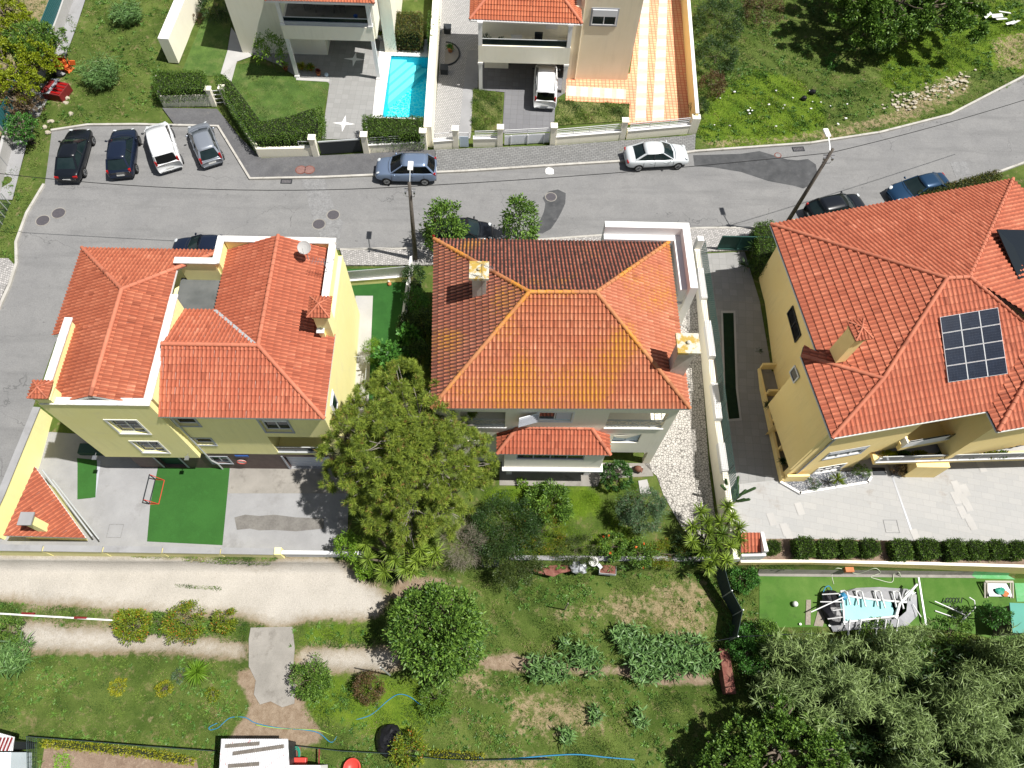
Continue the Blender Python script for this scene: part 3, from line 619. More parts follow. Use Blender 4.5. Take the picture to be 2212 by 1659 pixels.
for line in ([(20,1375),(200,1380),(330,1385),(540,1408)], [(640,1415),(850,1425),(960,1425),(1080,1430),(1250,1442),(1330,1445),(1430,1455),(1555,1465)]):
    L_ = [G(x,y) for x,y in line]
    for a, b in zip(L_[:-1], L_[1:]):
        dx, dy = b.x-a.x, b.y-a.y; u = np.clip(((XX-a.x)*dx+(YY-a.y)*dy)/(dx*dx+dy*dy), 0, 1)
        ditch = np.maximum(ditch, np.exp(-((XX-a.x-u*dx)**2+(YY-a.y-u*dy)**2)/.35))
ZZ = ZZ+hn*amp*(YY < 100)-.35*ditch*amp-.004
gm, gnt, gb, gtc = base('ground', .95, .15)
col = mix(gnt, ramp(gnt, noise(gnt, gtc, .5, 6, .65), .35, .65), (0.044,0.074,0.012), (0.100,0.135,0.030))
col = mix(gnt, ramp(gnt, noise(gnt, gtc, 1.7, 6, .7, .4), .55, .70), col, (0.174,0.148,0.070))
def gatt(a): return node(gnt, 'ShaderNodeAttribute', attribute_name=a).outputs['Fac']
def gmask(a, sc, amt):
    m_ = node(gnt, 'ShaderNodeMath', operation='MULTIPLY_ADD'); n_ = noise(gnt, gtc, sc, 7, .75); gnt.links.new(n_, m_.inputs[0]); m_.inputs[1].default_value = amt
    gnt.links.new(gatt(a), m_.inputs[2]); return ramp(gnt, m_.outputs[0], .5+amt*.5-.1, .5+amt*.5+.1)
lc = mix(gnt, ramp(gnt, noise(gnt, gtc, 1.2, 5), .35, .65), (0.074,0.131,0.010), (0.122,0.178,0.017)); col = mix(gnt, gmask('lush', .8, 1.3), col, lc)
dc = mix(gnt, ramp(gnt, noise(gnt, gtc, 2.2, 6, .7), .35, .65), (0.209,0.165,0.087), (0.296,0.235,0.144)); col = mix(gnt, gmask('dry', 2.6, 1.5), col, dc)
pc = mix(gnt, ramp(gnt, noise(gnt, gtc, .5, 6, .6), .3, .7), (.435,.405,.36), (.36,.335,.295)); pc = mix(gnt, ramp(gnt, noise(gnt, gtc, 6, 5, .8), .60, .72), pc, (0.226,0.196,0.152)); ea = node(gnt, 'ShaderNodeMath', operation='MULTIPLY_ADD'); gnt.links.new(noise(gnt, gtc, 3.2, 6, .75), ea.inputs[0]); ea.inputs[1].default_value = -.5; gnt.links.new(gatt('dirt'), ea.inputs[2]); pc = mix(gnt, ramp(gnt, ea.outputs[0], .68, .30), pc, (0.217,0.174,0.113)); col = mix(gnt, gmask('dirt', 2.0, 1.15), col, pc)
qc = mix(gnt, ramp(gnt, noise(gnt, gtc, 3, 6, .7), .35, .65), (0.278,0.217,0.157), (0.183,0.131,0.087)); col = mix(gnt, gmask('path', 2.2, .9), col, qc)
gr = noise(gnt, gtc, 18, 4, .8); mr = node(gnt, 'ShaderNodeMapRange'); gnt.links.new(gr, mr.inputs[0]); mr.inputs['To Min'].default_value = .55; mr.inputs['To Max'].default_value = 1.45
mm = node(gnt, 'ShaderNodeMix', data_type='RGBA', blend_type='MULTIPLY'); mm.inputs[0].default_value = 1; gnt.links.new(col, mm.inputs[6]); gnt.links.new(mr.outputs[0], mm.inputs[7])
gnt.links.new(mm.outputs[2], gb.inputs['Base Color']); bump(gnt, gb, noise(gnt, gtc, 9, 6, .8), .7, .06)
_c = np.mean(POOL, 0); ZZ[inpoly(XX, YY, [tuple(_c+(np.array(q)-_c)+.27*np.sign(np.array(q)-_c)) for q in POOL])] = -1.7
ny, nx = XX.shape; V = np.stack([XX.ravel(), YY.ravel(), ZZ.ravel()], 1); i0 = (np.arange(ny-1)[:,None]*nx+np.arange(nx-1)[None,:]).ravel()
me = bpy.data.meshes.new('ground'); me.vertices.add(len(V)); me.vertices.foreach_set('co', V.ravel()); lp = np.stack([i0, i0+1, i0+nx+1, i0+nx], 1)
me.loops.add(lp.size); me.loops.foreach_set('vertex_index', lp.ravel().astype(np.int32)); me.polygons.add(len(lp)); me.polygons.foreach_set('loop_start', (np.arange(len(lp))*4).astype(np.int32)); me.update(calc_edges=True)
for k_ in ('dirt', 'dry', 'lush', 'path'):
    at = me.attributes.new(k_, 'FLOAT', 'POINT'); at.data.foreach_set('value', (blur(MK[k_], {'dirt':8,'dry':6,'lush':16,'path':3}[k_])*{'dirt':1,'dry':.55,'lush':.85,'path':1}[k_]).ravel().astype(np.float32))
me.materials.append(gm); me.polygons.foreach_set('use_smooth', [True]*len(me.polygons)); go = bpy.data.objects.new('ground', me); COL.objects.link(go); go['kind'] = 'structure'
def hz(x, y): # terrain height incl. undulation
    i = np.clip(np.searchsorted(xs, x), 0, nx-1); j = np.clip(np.searchsorted(ys, y), 0, ny-1); return ZZ[j, i]
def gmk(x, y, k_):
    i = np.clip(np.searchsorted(xs, x), 0, nx-1); j = np.clip(np.searchsorted(ys, y), 0, ny-1); return MK[k_][j, i]
def gflat(x, y):
    i = np.clip(np.searchsorted(xs, x), 0, nx-1); j = np.clip(np.searchsorted(ys, y), 0, ny-1); return flat[j, i]
# ------------------------------------------------------------ tiled roofs: real barrel tiles clipped to each plane
def roof(name, parent, planes, mat, ridges=(), pitch=.21, row=.38, soffit='wall_white', ridge_mat='ridge_plain', thick=.16, rr_=.125):
    """planes: polygons of 3-D points, first two the eave; mat one name or one per plane"""
    mats = mat if isinstance(mat, (list, tuple)) else [mat]*len(planes); o0 = ORI[parent.name]
    bmA = bmesh.new(); me = bpy.data.meshes.new(name); umats = list(dict.fromkeys(mats))
    vl = bmA.verts.layers.float.new('v'); el = bmA.verts.layers.float.new('e')
    for pl, mt in zip(planes, mats):
        ref = None
        if isinstance(pl, tuple): pl, ref = pl
        pl = [Vector(p) for p in pl]; a, b = pl[0], pl[1]; c = max(pl[2:], key=lambda q: q.z)
        if ref: a, b, c = ref
        e = (b-a).normalized(); n = e.cross(c-a).normalized()
        if n.z < 0: n = -n
        s = n.cross(e); 
        if s.z < 0: s = -s
        pl = [Vector((p.x, p.y, p.z-(p-a).dot(n)/n.z)) for p in pl]; uv = [((p-a).dot(e), (p-a).dot(s)) for p in pl]
        u0, u1 = min(u for u,_ in uv), max(u for u,_ in uv); w0, w1 = min(v for _,v in uv), max(v for _,v in uv)
        bm = bmesh.new(); l2 = bm.verts.layers.float.new('v'); l3 = bm.verts.layers.float.new('e'); prof = ((0,0),(.14,.008),(.3,.05),(.48,.066),(.66,.05),(.82,.008),(1,0))
        ni = int((u1-u0)/pitch)+2; nj = int((w1-w0)/row)+2; us = u0-(pitch-((u1-u0)%pitch))/2
        if ref: us = math.floor(u0/pitch)*pitch; w0 = math.floor(w0/row+.02)*row; nj += 1
        for i in range(ni):
            for j in range(nj):
                ub, wb = us+i*pitch, w0-.01+j*row
                rv = random.random(); du = random.uniform(-.006,.006); lo = []; hi = []; ft = []
                for q, h in prof:
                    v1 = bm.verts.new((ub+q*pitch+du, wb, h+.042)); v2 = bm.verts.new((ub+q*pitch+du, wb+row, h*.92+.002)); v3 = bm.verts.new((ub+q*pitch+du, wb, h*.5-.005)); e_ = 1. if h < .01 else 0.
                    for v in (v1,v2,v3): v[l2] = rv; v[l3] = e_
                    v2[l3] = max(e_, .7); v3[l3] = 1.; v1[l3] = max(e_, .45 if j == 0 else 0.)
                    lo.append(v1); hi.append(v2); ft.append(v3)
                for k in range(len(prof)-1):
                    bm.faces.new((lo[k],lo[k+1],hi[k+1],hi[k])); bm.faces.new((ft[k],ft[k+1],lo[k+1],lo[k]))
        ar = sum(uv[i][0]*uv[(i+1)%len(uv)][1]-uv[(i+1)%len(uv)][0]*uv[i][1] for i in range(len(uv)))
        q = uv if ar > 0 else uv[::-1]
        for i in range(len(q)):
            x0,y0 = q[i]; x1,y1 = q[(i+1)%len(q)]
            bmesh.ops.bisect_plane(bm, geom=bm.verts[:]+bm.edges[:]+bm.faces[:], plane_co=(x0,y0,0), plane_no=(y1-y0, x0-x1, 0), clear_outer=True)
        mi = umats.index(mt); mp = {}
        for v in bm.verts:
            nv = bmA.verts.new(a+e*v.co.x+s*v.co.y+n*v.co.z-o0); nv[vl] = v[l2]; nv[el] = v[l3]; mp[v] = nv
        for f in bm.faces:
            nf = bmA.faces.new([mp[v] for v in f.verts]); nf.material_index = mi; nf.smooth = False
        bm.free()
    bmA.to_mesh(me); bmA.free()
    for m in umats: me.materials.append(M[m])
    o = bpy.data.objects.new(name, me); link(o, parent); ORI[o.name] = o0
    m = MB()
    for pl in planes:                                                     # boards under the tiles
        if isinstance(pl, tuple): pl = pl[0]
        pl = [Vector(p) for p in pl]; n = len(pl); c = max(pl[2:], key=lambda q: q.z); nn = (pl[1]-pl[0]).cross(c-pl[0]).normalized(); pl = [Vector((p.x, p.y, p.z-(p-pl[0]).dot(nn)/nn.z)) for p in pl]
        if nn.z < 0: pl = pl[::-1]
        m.add([p+Vector((0,0,-.012)) for p in pl]+[p-Vector((0,0,thick)) for p in pl], [list(range(n)), list(range(n,2*n))[::-1]]+[[i,n+i,n+(i+1)%n,(i+1)%n] for i in range(n)])
    m.build('roof_board', soffit, o)
    if ridges:
        m = MB(); vals = []
        for a, b in ridges:
            a, b = Vector(a)+Vector((0,0,.05)), Vector(b)+Vector((0,0,.05)); L = (b-a).length; k = max(1, round(L/.42)); d = (b-a)/k
            for i in range(k):
                p, q = a+d*i, a+d*(i+1.06); m.tube([p+Vector((0,0,.015)), q], rr_, 10, r2=rr_*.84)
        rr = m.build('ridge_tiles', ridge_mat, o); at = rr.data.attributes.new('v', 'FLOAT', 'POINT')
        vv = np.repeat(RNG.uniform(0,1,len(rr.data.vertices)//20), 20).astype(np.float32); at.data.foreach_set('value', vv)
        smooth_angle(rr, 50)
    return o
def P3(x, y, z): return P(x, y, z)
def railing(mb, p, q, z0, h, pitch=.12, r=.012, post=True):
    p, q = Vector(p), Vector(q); n = max(1, int((q-p).length/pitch))
    for zz in (z0+.06, z0+h): mb.tube([(p.x,p.y,zz), (q.x,q.y,zz)], .022, 6)
    for i in range(n+1):
        c = p.lerp(q, i/n); mb.tube([(c.x,c.y,z0+.06), (c.x,c.y,z0+h)], r, 4)
def pyramid_chimney(parent, c, zb, zt, sx, sy, wallm, rot=0., capw=.22, tile='roof_red_new', name='chimney'):
    """plastered stack with a little tiled pyramid on short legs"""
    R_ = Matrix.Translation(c) @ Matrix.Rotation(rot, 4, 'Z'); m = MB(); m.M = R_
    m.box((-sx,-sy,zb-c.z), (sx,sy,zt-.35-c.z)); m.box((-sx-.05,-sy-.05,zt-.35-c.z), (sx+.05,sy+.05,zt-.27-c.z))
    for a in (-1,1):
        for b in (-1,1): m.box((a*sx-.08*(a>0),b*sy-.08*(b>0),zt-.27-c.z), (a*sx+.08*(a<0),b*sy+.08*(b<0),zt-.02-c.z))
    o = m.build(name, wallm, parent)
    e = capw; q = [R_ @ Vector((x*(sx+e), y*(sy+e), zt-c.z)) for x,y in ((-1,-1),(1,-1),(1,1),(-1,1))]; ap = R_ @ Vector((0,0,zt-c.z+(sx+e)*.55))
    pr = parent; cap = roof('chimney_roof', pr, [[q[i], q[(i+1)%4], ap] for i in range(4)], tile, [(ap, q[i]) for i in range(4)] , pitch=.17, row=.25, thick=.05, soffit='ridge_plain', rr_=.05)
    return o
# ============================================================ centre house
def centre_house():
    E_, K = 6.4, 8.85
    NW, NE, SE_, SW_ = P3(938,517,E_), P3(1453,520,E_), P3(1490,883,E_), P3(932,882,E_)
    r1, r2 = P3(1143,632,K), P3(1288,632,K); ys = 16.0; wx0, wx1 = NW.x+.45, 9.9; yn = NW.y-.45
    t0 = thing('centre_house', ((wx0+wx1)/2, (ys+yn)/2, -2.1), 'cream middle house with lichen-stained tiled hip roof and two square chimneys', 'house')
    AVOID.append([(wx0,ys-1.5),(wx1,ys),(wx1,yn),(wx0,yn)])
    S_ = WF((wx0, ys), (wx1, ys), (0,-1))
    X = lambda x: x-wx0
    lb = (X(-1.6), X(.79), 3.35, 5.3); rb = (X(6.3), X(9.45), 3.45, 5.42)
    w1 = (X(2.55), X(4.35), 4.2, 5.35); ar = (X(7.0), X(8.55), 1.3, 2.6); al = (X(-1.3), X(-.2), 1.25, 2.6); low = (X(6.7), X(9.45), -2.1, -.2)
    m = MB(); S_.facade(m, 0, wx1-wx0, -2.1, E_-.1, .3, [lb, rb, w1, ar, al, low])
    for (a0,a1) in ((0, lb[0]-.2), (lb[1]+.2, rb[0]-.2)): S_.box(m, a0, a1, -2.1, E_-.1, -.302, -1.9)
    for b in (lb, rb): S_.box(m, b[0]-.2, min(b[1]+.2, wx1-wx0), 2.9, b[2], -.302, -1.9); S_.box(m, b[0]-.2, min(b[1]+.2, wx1-wx0), b[3], E_-.1, -.302, -1.9)
    S_.box(m, lb[0]-.2, lb[1]+.2, -2.1, 2.9, -.302, -1.9); S_.box(m, rb[0]-.2, wx1-wx0, .1, 2.9, -.302, -1.9)
    m.box((wx0, ys+1.9, -2.1), (wx1, yn, E_-.1))
    # east cheek of the right balcony stays open to the side: parapet only
    S_.box(m, low[0]-.3, low[0]-.1, -2.1, .1, -.302, -1.9); S_.box(m, wx1-wx0-.25, wx1-wx0, -2.1, .1, -1.6, -1.9)
    m.build('wall', 'wall_cream', t0)
    # balcony railings with crossed bars
    for b in (lb, rb):
        q = MB(); z0, h = b[2]+.03, .85
        for zz in (z0, z0+.12, z0+h-.12, z0+h): q.bar(S_.at(b[0],zz,-.08), S_.at(b[1],zz,-.08), .035)
        k = int((b[1]-b[0])/.55)
        for i in range(k):
            u0 = b[0]+(b[1]-b[0])*i/k; u1 = b[0]+(b[1]-b[0])*(i+1)/k
            q.bar(S_.at(u0,z0+.12,-.08), S_.at(u1,z0+h-.12,-.08), .022); q.bar(S_.at(u1,z0+.12,-.08), S_.at(u0,z0+h-.12,-.08), .022); q.bar(S_.at(u0,z0,-.08), S_.at(u0,z0+h,-.08), .03)
        if b is rb:
            for zz in (z0, z0+h): q.bar(S_.at(b[1]+.1,zz,-.3), S_.at(b[1]+.1,zz,-1.6), .035)
            for i in range(8): q.bar(S_.at(b[1]+.1,z0,-.3-i*.18), S_.at(b[1]+.1,z0+h,-.3-i*.18), .022)
        q.build('balcony_railing', 'galvanised', t0)
        q = MB(); S_.box(q, b[0]-.05, b[1]+.1, b[2]-.08, b[2]-.01, -.25, .06); q.build('balcony_sill', 'wall_white', t0)
    wn = S_.window(w1, t0, bars=1, trim='wall_white', glass='glass_dark')
    q = MB(); S_.box(q, w1[0]+.95, w1[1]-.05, w1[2]+.08, w1[3]-.05, -.08, -.05); q.build('shutter', 'shutter_blue', wn)
    q = MB()                                                              # louvred leaf folded out to the left
    a, b_ = S_.at(w1[0], 0, .03), S_.at(w1[0]-1.05, 0, .35); q.prism([a[:2], b_[:2], (b_.x,b_.y-.05), (a.x,a.y-.05)], w1[2], w1[3])
    q.build('shutter', 'shutter_white', wn)
    q = MB(); n_ = Vector((0,-.06,0))
    for i in range(9):
        z = w1[2]+.1+i*.115; q.bar(Vector((a.x,a.y,z))+n_, Vector((b_.x,b_.y,z))+n_, .03)
    q.build('shutter_slats', 'grey_trim', wn)
    for r in (ar, al):                                                    # arched ground floor windows with closed shutters
        q = MB(); a0,a1,z0,z1 = r; c = (a0+a1)/2; pts = []
        arc = [(a0+.04,z0+.04),(a1-.04,z0+.04)]+[(c+(a1-a0-.08)/2*math.cos(u), z1-.33+.29*math.sin(u)) for u in [math.pi*k/10 for k in range(11)]]
        f_ = [S_.at(u,v,-.12) for u,v in arc]; g_ = [S_.at(u,v,-.18) for u,v in arc]; n = len(arc)
        q.add(f_+g_, [list(range(n)), list(range(n,2*n))[::-1]]+[[i,n+i,n+(i+1)%n,(i+1)%n] for i in range(n)]); w_ = q.build('arched_window', 'shutter_blue', t0)
        q = MB(); loop = [S_.at(c+(u-c)*1.03, z0+(v-z0)*1.03-.02, -.09) for u,v in arc]; q.tube(loop+[loop[0]], .035, 6); q.tube([S_.at(c,z0,-.1), S_.at(c,z1-.05,-.1)], .02, 5); q.build('frame', 'grey_trim', w_)
        q = MB()                                                          # plaster spandrels closing the arch
        for s in (0, 1):
            cx = a0 if s == 0 else a1; sp = [(cx, z1)]+[(c+(a1-a0)/2*math.cos(u), z1-.33+.33*math.sin(u)) for u in [math.pi*(s and 0 or 1)+(math.pi/2*k/6)*(1 if s else -1) for k in range(7)]]
            f_ = [S_.at(u,v,-.004) for u,v in sp]; g_ = [S_.at(u,v,-.25) for u,v in sp]; n = len(sp); q.add(f_+g_, [list(range(n)), list(range(n,2*n))[::-1]]+[[i,n+i,n+(i+1)%n,(i+1)%n] for i in range(n)])
        q.build('arch_head', 'wall_cream', w_)
    q = MB(); S_.box(q, low[0], low[1]+.05, -2.13, -2.02, -.3, .25); q.build('step', 'wall_white', t0)
    # bay with its own small roof
    by = 14.85; m = MB(); B = WF((.82, by), (6.45, by), (0,-1)); bw = (B.sz(1116,984)[0], B.sz(1264,984)[0], 1.35, 2.2)
    B.facade(m, 0, 5.63, -.1, 2.5, .25, [bw]); m.box((.82, by+.25, -.1), (6.45, ys-.002, 2.5)); m.build('bay', 'wall_cream', t0)
    m = MB(); m.box((.72, by-.22, .0), (6.6, ys-.004, .16)); m.build('bay_ledge', 'wall_white', t0)
    B.window(bw, t0, bars=3, glass='glass_dark', rec=.1, frame='grey_trim')
    m = MB(); m.box((5.75,15.2,-2.1), (6.1,15.55,-.1)); m.box((1.0,15.2,-2.1), (1.35,15.55,-.1)); m.build('pillar', 'wall_white', t0)
    ez = 2.45; a_, b_, c_, d_ = P3(1074,980,ez), P3(1318,980,ez), None, None
    ye = a_.y; rz = 3.25; yt = ys+.02; xa, xb = a_.x, b_.x
    q1, q2 = Vector((xa+1.1, yt, rz)), Vector((xb-1.1, yt, rz)); A, B_ = Vector((xa,ye,ez)), Vector((xb,ye,ez)); C, D = Vector((xb,yt,ez)), Vector((xa,yt,ez))
    roof('bay_roof', t0, [[A,B_,q2,q1], [B_,C,q2], [D,A,q1]], 'roof_red_new', [(q1,A),(q2,B_),(q1,q2)], soffit='wall_white')
    # main roof: south plane, east plane, north, west
    SWf, SEf, NEf, NWf = SW_, SE_, Vector((SE_.x-.05, NW.y+.1, E_)), NW
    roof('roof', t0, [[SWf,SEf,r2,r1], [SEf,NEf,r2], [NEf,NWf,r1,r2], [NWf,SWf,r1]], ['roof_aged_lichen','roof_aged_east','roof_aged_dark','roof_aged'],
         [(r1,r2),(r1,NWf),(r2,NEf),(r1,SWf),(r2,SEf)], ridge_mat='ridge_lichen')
    # white parapet wrapping the north-east corner and the projection under it
    zt = 7.25; a, b, c = P3(1307,481,zt), P3(1493,478,zt), P3(1503,622,zt); th = .42
    m = MB(); x0, y1 = a.x, (a.y+b.y)/2; x1 = (b.x+c.x)/2; y0 = c.y
    L_ = [(x0,y1),(x1,y1),(x1,y0),(x1-th,y0),(x1-th,y1-th),(x0,y1-th)]
    m.prism(L_, -1.0, zt); m.build('parapet', 'wall_white', t0)
    m = MB(); m.prism([(x0,y1-th-.002),(x1-th-.002,y1-th-.002),(x1-th-.002,y0+.3),(x1-th-.38,y0+.3),(x1-th-.38,y1-th-.38),(x0,y1-th-.38)], 5.4, 6.62); m.build('gutter_ledge', 'paint_white', t0)
    m = MB(); m.box((wx1+.01, y0+.15, -1.0), (x1-th-.01, y1-th-.02, 5.38)); m.build('corner_block', 'wall_white', t0)
    # chimneys
    for (tp, sz, bs, cap) in (((1035,583), (.44,.48), None, 9.55), ((1487,741), (.5,.5), None, 9.3)):
        c = P3(*tp, cap); m = MB(); m.box((c.x-sz[0]*.82, c.y-sz[1]*.7, 6.2), (c.x+sz[0]*.82, c.y+sz[1]*.7, cap-.16)); ch = m.build('chimney', 'chimney_plaster', t0)
        m = MB(); m.box((c.x-sz[0]*1.15, c.y-sz[1]*1.15, cap-.16), (c.x+sz[0]*1.15, c.y+sz[1]*1.15, cap)); m.lathe([(.1,cap),(.1,cap+.12),(.05,cap+.16)], (c.x,c.y,0), 10); m.build('chimney_cap', 'lichen_cap', ch)
    # mast aerial beside the west chimney
    c = P3(1037,585,9.55); m = MB(); b = Vector((c.x+.1, c.y-.35, 7.6)); tp = b+Vector((0,0,3.0)); m.tube([b,tp], .02, 6); e_ = tp+Vector((.55,-.25,-.05)); m.tube([tp-Vector((.3,-.14,0)),e_], .012, 5)
    for i in range(9):
        q = tp.lerp(e_, i/8); m.tube([q+Vector((-.06,-.13,0)), q+Vector((.06,.13,0))], .008, 4)
    m.build('aerial', 'metal_grey', t0)
centre_house()
# ============================================================ left house
def left_house():
    E_ = 6.3; W = 'wall_yellow'; yb, yr = 15.1, 15.4; xw = P3(77,868,7.6).x+.05; xs_ = P3(321,870,7.6).x; zp = 7.55
    eSE = P3(712,905,E_); eE = P3(724,722,E_); xe = eSE.x-.45; xE2 = P3(725,515,7.3).x; yN = P3(725,515,7.3).y; yW = P3(178,536,E_).y
    t0 = thing('yellow_house', ((xw+xe)/2, 20, -2.1), 'pale yellow house on the left with red tiled roofs and whitewashed parapets', 'house')
    AVOID.append([(xw,yb),(xe,yb),(xE2,yN),(xw+1.2,yN)])
    A = WF((xw, yb), (xs_, yb), (0,-1)); B = WF((xs_, yr), (xe, yr), (0,-1)); w = MB()
    o1 = A.rect(t(0,2,918,312), t(0,2,1290,428)); o2 = A.rect(t(0,2,1135,495), t(0,2,1455,592))
    A.facade(w, 0, xs_-xw, .42, zp-.1, .3, [o1, o2]); w.box((xw, yb+.3, .42), (xs_, yr+.3, 5.0))
    u1 = B.rect(t(0,2,1470,283), t(0,2,1695,325)); u1 = (u1[0], u1[1], 4.35, 5.3); u2 = B.rect(t(0,2,1650,468), t(0,2,1862,526)); u3 = B.rect(t(1,2,22,308), t(1,2,320,415))
    bal = B.rect(t(1,2,105,455), t(1,2,190,590)); bal = (bal[0], xe-xs_-.35, bal[2], bal[3])
    B.facade(w, .002, xe-xs_, .35, E_-.05, .3, [u1, u2, u3, bal])
    # body behind, leaving the balcony recess open
    bd = bal[0]+xs_; w.box((xs_+.002, yr+.302, .35), (bd, yr+2.0, E_-.05)); w.box((bd, yr+.302, bal[3]), (xe, yr+2.0, E_-.05)); w.box((bd, yr+.302, .35), (xe, yr+2.0, bal[2]))
    w.box((xw+.02, yr+.302, .42), (xs_-.002, yW-.4, 4.95)); w.box((xw+.02, yb+8, 4.95), (xw+.3, yW-.4, E_-.1)); w.box((xs_+.002, yr+2.002, -2.1), (xe, yN-.35, 4.95)); w.box((xe-.3, yr+2.003, 4.95), (xe, yN-.36, E_-.1)); w.box((xw+1.0, yr+.8, -2.1), (xs_-.002, yW-.4, .418))
    # parapets: south, its east return, west terrace, north and east
    zc = zp; cap = MB()
    def par(p, z0, z1, th=.28, cw=.06):
        for (x0,y0),(x1,y1) in zip(p[:-1], p[1:]):
            d = Vector((x1-x0, y1-y0)).normalized(); n = Vector((-d.y, d.x))*th/2; e = d*0
            w.prism([(x0+n.x,y0+n.y),(x1+n.x,y1+n.y),(x1-n.x,y1-n.y),(x0-n.x,y0-n.y)], z0, z1)
            n = n*(1+2*cw/th); cap.prism([(x0+n.x-d.x*.16,y0+n.y-d.y*.16),(x1+n.x+d.x*.16,y1+n.y+d.y*.16),(x1-n.x+d.x*.16,y1-n.y+d.y*.16),(x0-n.x-d.x*.16,y0-n.y-d.y*.16)], z1+.002+.004*(abs(d.x)>.5), z1+.07+.004*(abs(d.x)>.5))
    zs = 7.45
    par([(xw+.14, yb+.44),(xw+.14, P3(108,692,zs).y)], 5.0, zs); w.box((xw+.005, yb+.3, -.2), (xw+.28, P3(108,692,zs).y+.1, 5.0))
    par([(xw+.3, yb+.16),(xs_-.14, yb+.16)], 6.2, zs); par([(xs_-.14, yb+.46),(xs_-.14, P3(352,642,zs).y)], 6.0, zs)
    zn = 7.2; pN0, pN1 = P3(474,516,zn), P3(723,516,zn); par([(pN0.x+.3, yN-.14),(xE2-.14, yN-.14)], 5.5, zn); par([(xE2-.14, yN-.44),(xE2-.14, P3(706,715,zn).y)], 5.5, zn)
    w.box((xe+.002, P3(706,715,zn).y, T(-9,22)-.2), (xE2, yN-.28, 5.5)); w.box((pN0.x, yN-.352, -.1), (xE2, yN, 5.5))
    q0, q1 = P3(384,560,zn), P3(471,562,zn); par([(q0.x, q0.y-.1),(q1.x-.15, q0.y-.1)], 5.6, zn); par([(pN0.x+.1, yN-.1),(pN0.x+.1, q0.y-.1)], 5.6, zn)
    w.build('wall', W, t0); cap.build('parapet_cap', 'parapet_cap', t0)
    # brown stone basement
    m = MB(); g = B.rect(t(1,2,232,628), t(1,2,600,735)); g = (g[0], g[0]+2.6, -2.09, g[3]); dr = B.rect(t(0,2,1325,625), t(0,2,1610,705)); bw = B.rect(t(0,2,1795,628), t(0,2,2000,684))
    A2 = WF((xw+.9, yr), (xe, yr), (0,-1)); sh = xs_-xw-.9; f = lambda r: (r[0]+sh, r[1]+sh, r[2], r[3]); dr = (dr[0], dr[1], -2.0, .28)
    A2.facade(m, 0, xe-xw-.9, -2.1, .348, .3, [f(g), f(dr), f(bw)]); m.box((xw+.9, yr+.302, -2.1), (xs_, yr+.8, .348)); m.box((xs_, yr+.302, -2.1), (xe, yr+2.0, .348)); m.build('basement_wall', 'brown_stone', t0)
    for r, gl in ((g, 'shutter_white'), (dr, 'door_green')):
        q = MB(); B.box(q, r[0]+.01, r[1]-.01, r[2], r[3]-.01, -.25, -.2)
        if gl == 'shutter_white':
            for i in range(1, 5): B.box(q, r[0]+.02, r[1]-.02, r[2]+(r[3]-r[2])*i/5-.012, r[2]+(r[3]-r[2])*i/5+.012, -.2, -.185)
        d_ = q.build('garage_door' if gl == 'shutter_white' else 'door', gl, t0)
        q = MB()
        for u in ((r[0]-.1,r[0]-.002,r[2],r[3]+.1),(r[1]+.002,r[1]+.1,r[2],r[3]+.1)): B.box(q, *u, -.05, .03)
        q.build('frame', 'grey_trim', d_)
    B.window(bw, t0, trim='grey_trim', bars=1); 
    for r in (o1, o2): A.window(r, t0, trim='wall_white', bars=1, hbar=1, rec=.16)
    B.window(u1, t0, trim='grey_trim', bars=0, rec=.2, glass='glass_black'); B.window(u2, t0, trim='grey_trim', bars=0, rec=.2, glass='glass_black'); B.window(u3, t0, trim='grey_trim', bars=1, rec=.2, shut=.35)
    # balcony: glass balustrade and back doors
    q = MB(); B.box(q, bal[0], bal[1], bal[2]+.02, bal[2]+.55, -.1, -.08); q.build('balustrade', 'glass_dark', t0); q = MB(); B.box(q, bal[0], bal[1], bal[2]+.56, bal[2]+.6, -.12, -.06); B.box(q, bal[0], bal[1], bal[2]-.02, bal[2]+.018, -.3, .03); q.build('handrail', 'galvanised', t0)
    q = MB(); B.box(q, bal[0]+.4, bal[1]-.6, bal[2]+.02, bal[3]-.35, -1.98, -1.9); q.build('balcony_door', 'glass_black', t0)
    # east windows
    Ew = WF((xe, yr), (xe, 22), (1,0))
    for a0 in (1.2,): Ew.window((a0, a0+.8, 3.2, 4.6), t0, trim='wall_white', rec=-.03, bars=0)
    # downpipes, wall lamps, basketball and sign on the basement
    q = MB(); q.tube([B.at(.25,E_-.1,.06), B.at(.25,-.6,.06), B.at(.45,-1.1,.06), B.at(.45,-2.05,.06)], .05, 8); q.build('downpipe', 'galvanised', t0)
    for pt in (t(0,2,830,595), t(0,2,1625,600)):
        a, z = A.sz(*pt); q = MB(); q.tube([A.at(a,z,0), A.at(a,z+.05,.35)], .02, 5); q.box(tuple(A.at(a-.12,z,.3)-Vector((0,.12,0))), tuple(A.at(a+.12,z+.05,.3)+Vector((0,.12,0)))); q.build('wall_lamp', 'metal_grey', t0)
    a, z = B.sz(*t(0,2,2090,662)); q = MB(); c = B.at(a,z,.05); q.tube([c, c+Vector((0,-.04,0))], .26, 20); q.build('round_sign', 'white_plastic', t0); q = MB()
    q.tube([c+Vector((.26*math.cos(k*.3142), -.045, .26*math.sin(k*.3142))) for k in range(21)], .025, 5); q.build('sign_rim', 'red_plastic', t0)
    a, z = B.sz(*t(0,2,2090,618)); q = MB(); B.box(q, a-.38, a+.38, z-.12, z+.12, .022, .05); q.build('blue_panel', 'blue_plastic', t0)
